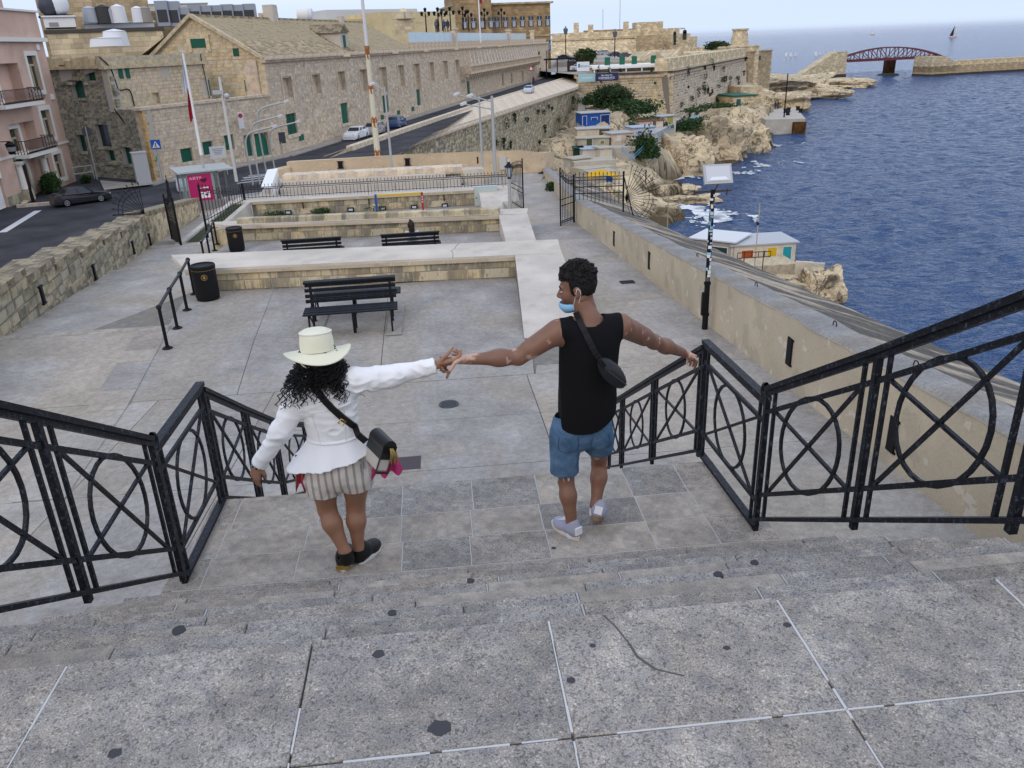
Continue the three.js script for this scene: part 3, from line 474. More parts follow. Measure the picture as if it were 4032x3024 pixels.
// ---------------------------------------------------------------- benches, bins, pipe rails, fences, gates, lamps
{
// back-to-back bench: two seats, one slatted back between them
const b = thing('double_bench', 'black slatted back-to-back bench standing on the near terrace', 'bench', [[-1.88,-3.52,-15.68][0], T1, -15.75], 0.03);
const plank = (w, h, d, x, y, z, rx = 0) => mesh('slat', metric(chamfer(w, h, d, 0.007)), benchWood, b, [x, y, z], [rx, 0, 0]);
for (const [i, y] of [0.50, 0.60, 0.71, 0.81].entries()) plank(1.78 + (i === 1 ? 0.02 : 0), 0.072, 0.028, (i % 2) * 0.01, y, 0.09 - i * 0.018);
plank(1.8, 0.045, 0.16, 0, 0.865, 0.02);
for (const s of [-1, 1]) for (let k = 0; k < 4; k++) plank(1.8, 0.03, 0.1, 0.01 + (s < 0 ? 0.06 : 0), 0.43 + (k === 3 ? -0.008 : 0), s * (0.36 + k * 0.125));
for (const x of [-0.78, 0.78]) {
for (const s of [-1, 1]) { mesh('leg', join(bar([x, 0, s * 0.82], [x, 0.41, s * 0.74], 0.035)), blackIron, b); mesh('brace', join(bar([x, 0.41, s * 0.12], [x, 0.41, s * 0.8], 0.03, 0.035), bar([x, 0.05, s * 0.18], [x, 0.40, s * 0.66], 0.025)), blackIron, b); }
mesh('upright', join(bar([x, 0, 0.16], [x, 0.87, 0.02], 0.04, 0.04), bar([x, 0, -0.16], [x, 0.87, -0.02], 0.04, 0.04)), blackIron, b);
solo('footing_slab', metric(chamfer(0.3, 0.04, 1.85, 0.012).clone()), concMat, x < 0 ? 'flat concrete footing under the left end of the double bench' : 'flat concrete footing under the right end of the double bench', 'footing', 'bench footings', [b.position.x + x + 0.05, T1 + 0.022, -15.72]);
}
for (const [s, z] of [[1, 0.74], [1, 0.45], [-1, 0.72], [-1, 0.45]]) mesh('leg', join(bar([0.03 + s * 0.03, 0, s * z], [0.03 + s * 0.03, 0.41, s * z], 0.06, 0.05)), blackIron, b);
b.position.y += 0.042;
// the pair farther off, seen from behind over the wall
const far = (px, lab) => { const q = thing('park_bench', lab, 'bench', [px, T2, -25.2], 0.035, 'pair of black benches on the second terrace'); for (const [y, z] of [[0.52, 0.0], [0.64, -0.02], [0.76, -0.04]]) mesh('slat', metric(chamfer(1.8, 0.085, 0.03, 0.007)), benchWood, q, [0, y, -z]); mesh('slat', metric(chamfer(1.84, 0.04, 0.12, 0.007)), benchWood, q, [0, 0.83, 0.06]); for (let k = 0; k < 3; k++) mesh('slat', metric(chamfer(1.84, 0.035, 0.11, 0.007)), benchWood, q, [0.03, 0.43, -0.12 - k * 0.13]); for (const x of [-0.75, 0.75]) { mesh('leg', join(bar([x, 0, 0.05], [x, 0.85, 0.06], 0.05)), blackIron, q); mesh('leg', join(bar([x, 0, -0.4], [x, 0.42, -0.4], 0.05)), blackIron, q); mesh('arm', join(bar([x, 0.41, 0.05], [x, 0.41, -0.42], 0.04)), blackIron, q); } return q; };
far(-4.02, 'black slatted bench on the second terrace, the empty left one'); far(-0.98, 'black slatted bench on the second terrace with a person sitting on it');
}
{
// litter bins
const bin = (pos, ry, lab) => { const o = thing('litter_bin', lab, 'litter bin', pos, ry, 'black litter bins'); mesh('body', lathe([[0.0, 0], [0.235, 0], [0.25, 0.02], [0.25, 0.06], [0.262, 0.08], [0.262, 0.2], [0.268, 0.21], [0.268, 0.225], [0.262, 0.235], [0.265, 0.62], [0.262, 0.70], [0.27, 0.71], [0.27, 0.735]], 28), blackPlastic, o); mesh('lid', lathe([[0.27, 0.735], [0.274, 0.75], [0.274, 0.78], [0.262, 0.80], [0.245, 0.80], [0.235, 0.775], [0, 0.77]], 28), blackPlastic, o); mesh('gold_line', join(new THREE.TorusGeometry(0.266, 0.0035, 5, 30).rotateX(Math.PI / 2).translate(0, 0.70, 0)), M([0.35, 0.22, 0.07], 0.5), o); const gold = M([0.38, 0.24, 0.08], 0.5); mesh('emblem', join(new THREE.TorusGeometry(0.062, 0.005, 5, 22), box(0.035, 0.05, 0.006, 0.005, -0.008, 0), box(0.045, 0.008, 0.006, 0.005, 0.024, 0), bar([-0.03, -0.03, 0], [-0.015, 0.035, 0], 0.01), ball(0.01, -0.012, 0.045, 0)).rotateX(-0.02).rotateY(0.35).translate(0.096, 0.56, 0.258), gold, o); return o; };
bin([-5.37, T1, -18.2], -0.1, 'black litter bin with gold emblem beside the pipe handrail on the near terrace');
bin([-6.95, T2, -27.8], -0.1, 'smaller looking black litter bin on the second terrace by the wall end');
}
{
// pipe handrails
const pipe = (o, pts, h, foot = true) => { pts.forEach((p, i) => { mesh('post', join(cyl(0.032, 0.032, h, p[0], p[1] + h / 2, p[2], 10)), blackIron, o); if (foot) mesh('foot_plate', join(cyl(0.09, 0.1, 0.02, p[0], p[1] + 0.012, p[2], 14), cyl(0.045, 0.06, 0.04, p[0], p[1] + 0.03, p[2], 12)), blackIron, o); mesh('tee_joint', join(ball(0.052, p[0], p[1] + h, p[2])), ironMat, o); if (i) mesh('top_pipe', join(bar([pts[i - 1][0], pts[i - 1][1] + h, pts[i - 1][2]], [p[0], p[1] + h, p[2]], 0.062, 0.062, 10)), ironMat, o); }); };
const a = thing('pipe_handrail', 'black pipe handrail on four posts at the edge of the near terrace', 'handrail'); pipe(a, [[-5.33, T1, -14.93], [-5.49, T1, -16.15], [-5.63, T1, -17.4], [-5.8, T1, -18.66]], 0.82);
const b = thing('pipe_handrail', 'black pipe handrail at the edge of the second terrace', 'handrail'); pipe(b, [[-7.45, T2, -25.6], [-7.6, T2, -26.8], [-7.75, T2, -28.0], [-7.9, T2, -29.0]], 0.82);
}
// spiked iron fence panel between two base points: each pale a part
function spikeFence(o, A, B, h, n, opt = {}) {
const L = Math.hypot(B[0] - A[0], B[2] - A[2]), ang = Math.atan2(-(B[2] - A[2]), B[0] - A[0]), at = (t, y) => [lerp(A[0], B[0], t), lerp(A[1], B[1], t) + y, lerp(A[2], B[2], t)];
const hh = opt.top ?? (() => h), r = opt.r ?? 0.011, spear = join(cyl(0.001, 0.024, 0.085, 0, 0.045, 0, 5), cyl(0.02, 0.012, 0.02, 0, -0.006, 0, 5));
const pale = {}; const mat = opt.mat ?? blackIron;
for (let i = 0; i <= n; i++) { const t = (i + (opt.off ?? 0)) / n; if (t > 1) break; const H = Math.round(hh(t) * 50) / 50, key = H; pale[key] ??= join(cyl(r, r, H, 0, H / 2, 0, 5), spear.clone().translate(0, H, 0)); mesh('pale', pale[key], mat, o, at(t, 0)); }
const seg = opt.curve ? 10 : 1;
for (const dy of opt.rails ?? [0.1]) mesh('rail', join(bar(at(0, dy), at(1, dy), 0.018, 0.03)), mat, o);
for (const dn of [0.1, 0.22].map((k) => k * (opt.k ?? 1))) { const gs = []; for (let k = 0; k < seg; k++) gs.push(bar(at(k / seg, hh(k / seg) - dn), at((k + 1) / seg, hh((k + 1) / seg) - dn), 0.016, 0.022)); mesh('rail', join(gs), mat, o); }
const rg = []; for (let i = 0; i < n; i++) { const t = (i + 0.5) / n, q = at(t, hh(t) - 0.16 * (opt.k ?? 1)); rg.push(new THREE.TorusGeometry(0.042 * (opt.k ?? 1), 0.007, 4, 10).rotateY(ang).translate(...q)); }
mesh('ring_row', join(rg), mat, o);
}
{
const f = thing('spiked_fence', 'long black spiked iron fence on the coping behind the swing frame', 'fence');
spikeFence(f, [-9.6, -5.0, -40.9], [3.7, -5.0, -40.9], 0.62, 78, { rails: [0.07], k: 0.8 });
for (const x of [-6.55, -3.4, 0.25, 3.2]) { mesh('stay', join(bar([x, -4.5, -40.85], [x, -5.2, -39.98], 0.016, 0.016, 5), bar([x, -5.15, -39.97], [x, -5.45, -39.97], 0.05, 0.05)), blackIron, f); }
// sea-side gate: open leaf, fixed panel on the wall, fan of spikes
const g = thing('iron_gate', 'open black iron gate leaf standing at the sea wall', 'gate', [0, 0, 0], 0, 'iron gates');
const q = (t) => 1.62 + 0.42 * Math.pow(1 - t, 2.2);
spikeFence(g, [4.42, -4.72, -29.4], [5.0, -4.72, -30.1], 2, 8, { top: q, rails: [0.1, 0.16, 0.72, 0.95], curve: true });
mesh('stile', join(bar([4.40, -4.76, -29.38], [4.40, -2.62, -29.38], 0.05)), blackIron, g); mesh('stile', join(bar([5.02, -4.78, -30.12], [5.02, -3.0, -30.12], 0.07)), blackIron, g);
const p = thing('spiked_fence', 'black spiked fence panel standing on the sea wall beside the open gate', 'fence');
spikeFence(p, [5.1, -4.0, -30.2], [6.85, -4.15, -30.0], 1, 12, { rails: [], top: (t) => 0.98 + 0.15 * t }); for (const y of [-3.72, -3.48]) mesh('rail', join(bar([5.08, y, -30.2], [6.86, y, -30.0], 0.02, 0.035)), blackIron, p);
mesh('post', join(bar([6.88, -4.6, -30], [6.88, -2.95, -30], 0.05)), blackIron, p);
const fan = thing('fan_barrier', 'black iron fan of radiating spikes reaching out over the sea wall', 'fence');
for (let k = 0; k < 17; k++) { const a = -1.25 + k / 16 * 2.62, R = 1.22; mesh('spike', join(bar([6.95, -3.95, -30], [6.95 + Math.cos(a) * R, -3.95 + Math.sin(a) * R, -30], 0.016), mv(new THREE.ConeGeometry(0.026, 0.09, 5), 6.95 + Math.cos(a) * R, -3.95 + Math.sin(a) * R, -30, 0, 0, a - Math.PI / 2)), blackIron, fan); }
for (const R of [0.92, 1.06]) { const pts = []; for (let k = 0; k <= 14; k++) { const a = -1.2 + k / 14 * 2.5; pts.push([6.95 + Math.cos(a) * R, -3.95 + Math.sin(a) * R, -30]); } mesh('arc', join(tube(pts, 0.01, 5, 40)), blackIron, fan); }
mesh('strut', join(bar([6.9, -3.2, -30], [7.2, -4.9, -29.3], 0.03), bar([7.72, -3.45, -30.02], [7.72, -2.95, -30.02], 0.035)), blackIron, fan);
const g2 = thing('iron_gate', 'open black iron gate leaf beside the street lantern', 'gate', [0, 0, 0], 0, 'iron gates');
spikeFence(g2, [3.62, -5.2, -35.2], [3.25, -5.2, -37.2], 2, 10, { top: (t) => 2.05 - 0.42 * Math.pow(t, 1.6), rails: [0.1, 0.75, 0.95], curve: true }); mesh('stile', join(bar([3.64, -5.25, -35.15], [3.64, -2.98, -35.15], 0.05)), blackIron, g2);
// lantern on its post
const l = thing('street_lantern', 'black lantern on a pale post at the path gate', 'lamp', [3.1, -5.05, -35.6]);
mesh('post', join(cyl(0.07, 0.09, 1.35, 0, 0.5, 0, 12)), galv, l); mesh('lamp_frame', join([0, 1, 2, 3, 4, 5].map((k) => { const a = k / 6 * 6.283; return bar([Math.cos(a) * 0.09, 1.25, Math.sin(a) * 0.09], [Math.cos(a) * 0.17, 1.68, Math.sin(a) * 0.17], 0.018); }), cyl(0.06, 0.1, 0.06, 0, 1.22, 0, 8), cyl(0.07, 0.23, 0.14, 0, 1.75, 0, 8), cyl(0.05, 0.07, 0.08, 0, 1.86, 0, 8)), blackIron, l); mesh('glass', join(cyl(0.16, 0.085, 0.4, 0, 1.46, 0, 6)), M([0.45, 0.5, 0.55], 0.2), l); mesh('finial', join(cyl(0.045, 0.05, 0.1, 0, 1.94, 0, 8)), M([0.6, 0.62, 0.65], 0.4), l);
}
{
// street-side gate: leaf seen nearly edge on, fan beside it, second leaf farther on
const g = thing('iron_gate', 'tall black iron gate leaf folded open against the left parapet', 'gate', [0, 0, 0], 0, 'iron gates');
spikeFence(g, [-9.8, -5.05, -31.1], [-10.75, -5.2, -33.2], 2, 9, { top: (t) => 1.62 + 0.95 * Math.exp(-((t - 0.22) ** 2) / 0.05), rails: [0.1, 0.8, 0.95], curve: true, r: 0.014 });
mesh('stile', join(bar([-9.77, -5.05, -31.0], [-9.77, -3.2, -31.0], 0.07)), blackIron, g); mesh('stile', join(bar([-10.78, -5.2, -33.25], [-10.78, -3.4, -33.25], 0.06)), blackIron, g); mesh('kick_panel', join(span(-0.02, 0.02, 0, 0.62, -0.95, 0.95)).rotateY(0.42).translate(-10.27, -5.0, -32.15), blackIron, g);
const fan = thing('fan_barrier', 'black iron quarter fan of spikes on top of the left parapet', 'fence');
for (let k = 0; k < 9; k++) { const a = Math.PI * 0.5 + k / 8 * Math.PI * 0.5, R = 1.12; mesh('spike', join(bar([-10.85, -3.72, -31], [-10.85 + Math.cos(a) * R, -3.72 + Math.sin(a) * R, -31], 0.018), mv(new THREE.ConeGeometry(0.032, 0.1, 5), -10.85 + Math.cos(a) * R, -3.72 + Math.sin(a) * R, -31, 0, 0, a - Math.PI / 2)), blackIron, fan); }
for (const R of [0.78, 0.92]) { const pts = []; for (let k = 0; k <= 8; k++) { const a = Math.PI * 0.5 + k / 8 * Math.PI * 0.5; pts.push([-10.85 + Math.cos(a) * R, -3.72 + Math.sin(a) * R, -31]); } mesh('arc', join(tube(pts, 0.012, 5, 24)), blackIron, fan); }
mesh('rail', join(bar([-12, -3.74, -31], [-10.8, -3.74, -31], 0.02)), blackIron, fan);
const g2 = thing('iron_gate', 'open black iron gate leaf in front of the bus shelter', 'gate', [0, 0, 0], 0, 'iron gates');
spikeFence(g2, [-9.1, -5.3, -32.3], [-9.4, -5.9, -40.6], 2, 15, { top: (t) => 2.35 - 0.95 * Math.pow(Math.min(1, t * 1.15), 0.8) + 0.12 * t, rails: [0.1, 0.75, 0.95], curve: true, r: 0.013 }); mesh('stile', join(bar([-9.08, -5.35, -32.2], [-9.08, -2.95, -32.2], 0.07)), blackIron, g2); mesh('stile', join(bar([-9.42, -5.9, -40.7], [-9.42, -4.2, -40.7], 0.1)), blackIron, g2);
}
{
// lamp post with stickers and floodlight
const o = thing('lamp_post', 'black lamp post covered in stickers with a square floodlight at the sea wall', 'lamp post', [4.95, pathY(-14.4), -14.4]);
mesh('lower_tube', join(cyl(0.052, 0.058, 0.95, 0, 0.47, 0, 12), cyl(0.07, 0.07, 0.05, 0, 0.3, 0, 12), cyl(0.066, 0.066, 0.05, 0, 0.92, 0, 12)), blackIron, o);
mesh('upper_tube', join(cyl(0.042, 0.046, 1.75, 0, 1.8, 0, 12)), blackIron, o);
const cols = [[0.75, 0.75, 0.74], [0.3, 0.5, 0.6], [0.7, 0.68, 0.6], [0.08, 0.08, 0.09], [0.55, 0.55, 0.57], [0.7, 0.72, 0.75], [0.2, 0.35, 0.5]].map((c) => M(c, 0.7));
for (let k = 0; k < 26; k++) { const y = 1.0 + k * 0.062 + rr(-0.02, 0.02), a = rr(-1.9, 0.2), w = rr(0.8, 2.0); mesh('sticker', mv(new THREE.CylinderGeometry(0.0472, 0.0472, rr(0.03, 0.09), 6, 1, true, a, w), 0, y, 0), pick(cols), o); }
mesh('cross_arm', join(bar([-0.34, 2.64, 0], [0.34, 2.64, 0], 0.03), bar([-0.34, 2.58, 0], [-0.34, 2.68, 0], 0.02), bar([0.26, 2.55, 0], [0.26, 2.68, 0], 0.02), bar([0, 2.6, 0], [0.1, 2.78, 0], 0.02)), M([0.06, 0.045, 0.04], 0.7), o);
mesh('floodlight', join(box(0.52, 0.36, 0.06, 0.06, 2.94, 0.02, -0.5)), galv, o); mesh('lens', join(box(0.44, 0.28, 0.01, 0.06, 2.957, 0.05, -0.5)), M([0.55, 0.57, 0.6], 0.25), o); mesh('reflector', join(poly([[-0.13, -0.06], [0.13, -0.06], [0.18, -0.12], [-0.18, -0.12]], 0.004).rotateX(-0.5).translate(0.06, 2.96, 0.06)), M([0.75, 0.78, 0.82], 0.3), o);
mesh('switch_box', join(box(0.07, 0.45, 0.08, -0.06, 0.52, 0.02)), blackIron, o);
}
{
// playground: swing frame, cabinet, wall lamps, weeds
const s = thing('swing_frame', 'painted swing frame with blue and red legs and yellow top bar', 'swing frame', [0, 0, 0]);
const A = [-2.86,-4.55,-37.5], B = [-0.76,-4.56,-37.5];
mesh('blue_leg', join(bar([A[0], A[1], -37.5], [A[0] - 0.02, T3, -37.5], 0.1)), M([0.02, 0.09, 0.32], 0.5), s); mesh('red_leg', join(bar([B[0], B[1], -37.5], [B[0], T3, -37.5], 0.09)), M([0.5, 0.015, 0.03], 0.5), s); mesh('top_bar', join(bar([A[0], A[1] - 0.06, -37.5], [B[0], B[1] - 0.04, -37.5], 0.09)), M([0.6, 0.42, 0.05], 0.5), s);
for (const k of [0, 1, 2]) mesh('legend_mark', join(box(0.05, 0.06, 0.01, B[0], B[1] - 0.2 - k * 0.11, -37.44)), M([0.7, 0.6, 0.6], 0.6), s);
const c = thing('utility_cabinet', 'grey green utility cabinet against the wall under the fence', 'cabinet', [2.3, T3, -39.95]); mesh('body', join(box(1.15, 0.95, 0.35, 0, 0.45, 0)), M([0.42, 0.48, 0.46], 0.5), c); mesh('door', join(box(1.08, 0.86, 0.02, 0, 0.45, 0.18)), M([0.45, 0.51, 0.49], 0.45), c); mesh('handle', join(box(0.04, 0.05, 0.03, -0.48, 0.4, 0.2)), blackIron, c);
[[-7.3,-5.64,-40], [-5.82,-5.66,-40], [-4.31,-5.67,-40], [-2.77,-5.69,-40], [-1.24,-5.71,-40], [0.26,-5.72,-40]].forEach((p, i) => { const l = thing('bulkhead_lamp', ['leftmost square lamp on the wall under the fence', 'second square wall lamp from the left, above the weeds', 'third square wall lamp from the left, left of the blue leg', 'square wall lamp between the legs of the swing frame', 'square wall lamp just right of the red leg', 'rightmost square lamp on the wall near the cabinet'][i], 'wall lamp', [p[0], p[1] + 0.05, -39.98], 0, 'square lamps on the playground wall'); mesh('frame', join(box(0.32, 0.2, 0.06)), blackIron, l); mesh('glass', join(box(0.2, 0.1, 0.02, 0, 0, 0.035)), M([0.5, 0.53, 0.58], 0.3), l); });
}

// ---------------------------------------------------------------- people: distance fields meshed as smooth skins
const smin = (a, b, k) => { const h = Math.max(k - Math.abs(a - b), 0) / k; return Math.min(a, b) - h * h * k * 0.25; };
// tapered capsule; sz squeezes it front to back about a's depth
function cone(a, b, ra, rb, sz = 1) { const bx = b[0] - a[0], by = b[1] - a[1], bz = (b[2] - a[2]) / sz, L = bx * bx + by * by + bz * bz || 1e-9; return (x, y, z) => { const X = x - a[0], Y = y - a[1], Z = (z - a[2]) / sz, t = clamp((X * bx + Y * by + Z * bz) / L); return (Math.hypot(X - bx * t, Y - by * t, Z - bz * t) - (ra + (rb - ra) * t)) * (sz < 1 ? 0.85 : 1); }; }
function ell(c, r) { const m = Math.min(...r); return (x, y, z) => { const k = Math.hypot((x - c[0]) / r[0], (y - c[1]) / r[1], (z - c[2]) / r[2]); return (k - 1) * (k > 1 ? m * 1.15 : m); }; }
const blend = (k, ...fs) => (x, y, z) => { let d = fs[0](x, y, z); for (let i = 1; i < fs.length; i++) d = smin(d, fs[i](x, y, z), k); return d; };
const uni = (...fs) => (x, y, z) => { let d = 9; for (const f of fs) d = Math.min(d, f(x, y, z)); return d; };
function surfaceNet(lo, hi, c, f, color) {
const nx = Math.ceil((hi[0] - lo[0]) / c) + 1, ny = Math.ceil((hi[1] - lo[1]) / c) + 1, nz = Math.ceil((hi[2] - lo[2]) / c) + 1, S = new Float32Array(nx * ny * nz), id = (i, j, k) => (k * ny + j) * nx + i;
for (let k = 0; k < nz; k++) for (let j = 0; j < ny; j++) for (let i = 0; i < nx; i++) S[id(i, j, k)] = f(lo[0] + i * c, lo[1] + j * c, lo[2] + k * c);
const at = new Int32Array(nx * ny * nz).fill(-1), pos = [], idx = [];
for (let k = 0; k + 1 < nz; k++) for (let j = 0; j + 1 < ny; j++) for (let i = 0; i + 1 < nx; i++) {
let m = 0, X = 0, Y = 0, Z = 0, n = 0; const v = []; for (let q = 0; q < 8; q++) { v[q] = S[id(i + (q & 1), j + ((q >> 1) & 1), k + (q >> 2))]; if (v[q] < 0) m |= 1 << q; }
if (m === 0 || m === 255) continue;
for (let a = 0; a < 8; a++) for (let ax = 0; ax < 3; ax++) { const b = a ^ (1 << ax); if (b < a || (v[a] < 0) === (v[b] < 0)) continue; const t = v[a] / (v[a] - v[b]); X += (a & 1) + (ax === 0 ? t : 0); Y += ((a >> 1) & 1) + (ax === 1 ? t : 0); Z += (a >> 2) + (ax === 2 ? t : 0); n++; }
at[id(i, j, k)] = pos.length / 3; pos.push(lo[0] + (i + X / n) * c, lo[1] + (j + Y / n) * c, lo[2] + (k + Z / n) * c);
}
const quad = (a, b, cc, d, flip) => { if (a < 0 || b < 0 || cc < 0 || d < 0) return; flip ? idx.push(a, cc, b, a, d, cc) : idx.push(a, b, cc, a, cc, d); };
for (let k = 1; k + 1 < nz; k++) for (let j = 1; j + 1 < ny; j++) for (let i = 1; i + 1 < nx; i++) {
const s = S[id(i, j, k)] < 0;
if (s !== S[id(i + 1, j, k)] < 0) quad(at[id(i, j, k)], at[id(i, j - 1, k)], at[id(i, j - 1, k - 1)], at[id(i, j, k - 1)], !s);
if (s !== S[id(i, j + 1, k)] < 0) quad(at[id(i, j, k)], at[id(i, j, k - 1)], at[id(i - 1, j, k - 1)], at[id(i - 1, j, k)], !s);
if (s !== S[id(i, j, k + 1)] < 0) quad(at[id(i, j, k)], at[id(i - 1, j, k)], at[id(i - 1, j - 1, k)], at[id(i, j - 1, k)], !s);
}
const g = new THREE.BufferGeometry(); g.setAttribute('position', new THREE.BufferAttribute(new Float32Array(pos), 3));
const N = new Float32Array(pos.length), U = new Float32Array(pos.length / 3 * 2), e = c * 0.6; let C = color ? new Float32Array(pos.length) : null;
for (let i = 0; i < pos.length; i += 3) { const [x, y, z] = [pos[i], pos[i + 1], pos[i + 2]]; const n = V(f(x + e, y, z) - f(x - e, y, z), f(x, y + e, z) - f(x, y - e, z), f(x, y, z + e) - f(x, y, z - e)).normalize(); N.set([n.x, n.y, n.z], i); U[i / 3 * 2] = Math.abs(n.x) > 0.8 ? z : x; U[i / 3 * 2 + 1] = y; if (C) C.set(color(x, y, z, n), i); }
g.setAttribute('normal', new THREE.BufferAttribute(N, 3)); g.setAttribute('uv', new THREE.BufferAttribute(U, 2)); if (C) g.setAttribute('color', new THREE.BufferAttribute(C, 3)); g.setIndex(idx); return g;
}
const mergeSkin = (l) => mergeGeometries(l.map((g) => (g.index ? g.toNonIndexed() : g)));
// hand: palm and five fingers. w wrist, d finger direction, n palm normal (fingers curl towards it), s which side the thumb is on, curl per joint
function hand(w, d, n, s, curl, size = 1, thumbCurl = 0.3) {
d = V(d).normalize(); n = V(n); n.addScaledVector(d, -n.dot(d)).normalize(); const l = d.clone().cross(n).multiplyScalar(s), W = V(w);
const P = (x, y, z) => W.clone().addScaledVector(d, x * size).addScaledVector(n, y * size).addScaledVector(l, z * size).toArray(), fs = [];
const palm = [];
[[0.028, 0.086, 0.92], [0.009, 0.092, 1], [-0.010, 0.087, 0.95], [-0.027, 0.078, 0.78]].forEach(([z, x, k], i) => {
palm.push(cone(P(0.0, 0, z * 0.55), P(x, 0, z), 0.019 * size, 0.0125 * size));
let p = [x, 0, z], a = 0; const r = [0.0098, 0.009, 0.0082, 0.007];
[0.042, 0.027, 0.021].forEach((len, q) => { a += (Array.isArray(curl) ? curl[i] : curl) * (q ? 1 : 0.8); const e = [p[0] + Math.cos(a) * len * k, p[1] + Math.sin(a) * len * k, p[2] * (q ? 1 : 1.04)]; fs.push(cone(P(...p), P(...e), r[q] * size, r[q + 1] * size)); p = e; });
});
const t = [[0.012, 0.004, 0.026], [0.045, 0.012 + thumbCurl * 0.03, 0.05], [0.074, 0.018 + thumbCurl * 0.08, 0.052 - thumbCurl * 0.02], [0.096, 0.024 + thumbCurl * 0.13, 0.048 - thumbCurl * 0.05]];
for (let i = 0; i < 3; i++) fs.push(cone(P(...t[i]), P(...t[i + 1]), [0.015, 0.0115, 0.0098][i] * size, [0.0115, 0.0098, 0.0075][i] * size));
const pf = blend(0.012, ...palm), ff = uni(...fs), f = (x, y, z) => smin(pf(x, y, z), ff(x, y, z), 0.006), c = P(0.07, 0.02, 0), R = 0.14 * size;
return { f, lo: c.map((v) => v - R), hi: c.map((v) => v + R) };
}
const skinMat = new THREE.MeshPhysicalMaterial({ color: 0xffffff, roughness: 0.55, vertexColors: true, side: THREE.DoubleSide });
const cloth = (c, r = 0.95, e = {}) => M(c, r, { bumpMap: rep(conc.bump, 9), bumpScale: 0.0012, ...e });
const strapAlong = (o, f, pts, w, mat, zStart, name = 'strap', th = 0.006) => {
const hit = ([x, y]) => { let z = zStart; while (z > zStart - 0.6 && f(x, y, z) > 0.004) z -= 0.003; return V(x, y, z < zStart - 0.5 ? zStart - 0.28 : z + 0.004); };
const n = 26, q = pts.map((p) => V(p[0], p[1], 0)), cv = new THREE.CatmullRomCurve3(q), c = [], l = [];
for (let i = 0; i <= n; i++) { const p = cv.getPoint(i / n); c.push(hit([p.x, p.y])); }
for (let i = 1; i < n; i++) c[i].z = Math.max(c[i].z, (c[i - 1].z + c[i + 1].z) / 2 - 0.002);
for (let i = 0; i < n; i++) { const t = c[i + 1].clone().sub(c[i]).setZ(0).normalize(), s = V(-t.y, t.x, 0).multiplyScalar(w / 2), u = V(0, 0, th); const A = c[i], B = c[i + 1]; const p = (a, k, h) => a.clone().addScaledVector(s, k).addScaledVector(u, h).toArray(); l.push([p(A, -1, 1), p(B, -1, 1), p(B, 1, 1), p(A, 1, 1)], [p(A, -1, -2), p(A, -1, 1), p(A, 1, 1), p(A, 1, -2)].slice(0, 4), [p(A, -1, -2), p(B, -1, -2), p(B, -1, 1), p(A, -1, 1)], [p(A, 1, -2), p(B, 1, -2), p(B, 1, 1), p(A, 1, 1)]); }
return mesh(name, faces(l), mat, o);
};
function shoe(o, heel, toe, up, mats, names, kick = 0) {
// heel and toe are points on the sole; local x forward
const d = V(toe).sub(V(heel)), L = d.length(); d.normalize(); const u = V(up).addScaledVector(d, -V(up).dot(d)).normalize(), s = d.clone().cross(u), m = new THREE.Matrix4().makeBasis(d, u, s).setPosition(V(heel));
const f = blend(0.03, cone([0.03, 0.05, 0], [0.06, 0.062, 0], 0.038, 0.04), cone([0.06, 0.05, 0], [L * 0.68, 0.028, 0], 0.04, 0.044), cone([L * 0.6, 0.028, 0.004], [L - 0.045, 0.024, 0.004], 0.044, 0.036), cone([0.045, 0.07, 0], [0.05, 0.095, 0], 0.036, 0.036));
const g = surfaceNet([-0.04, -0.005, -0.07], [L + 0.02, 0.14, 0.07], 0.006, (x, y, z) => Math.max(f(x, y, z), 0.014 - y)); g.applyMatrix4(m); mesh(names[0], g, mats[0], o);
const pts = []; for (let i = 0; i < 22; i++) { const a = i / 22 * 6.2832, c = Math.cos(a), q = Math.sin(a); pts.push([L / 2 + c * (L / 2 + 0.004), q * lerp(0.036, 0.047, sstep(-0.6, 0.5, c))]); }
const sole = poly(pts, 0.022, 0.003).rotateX(-Math.PI / 2).rotateX(Math.PI).rotateX(Math.PI); sole.translate(0, -0.003, 0); sole.applyMatrix4(m); mesh(names[1], metric(sole), mats[1], o);
return { m, L };
}
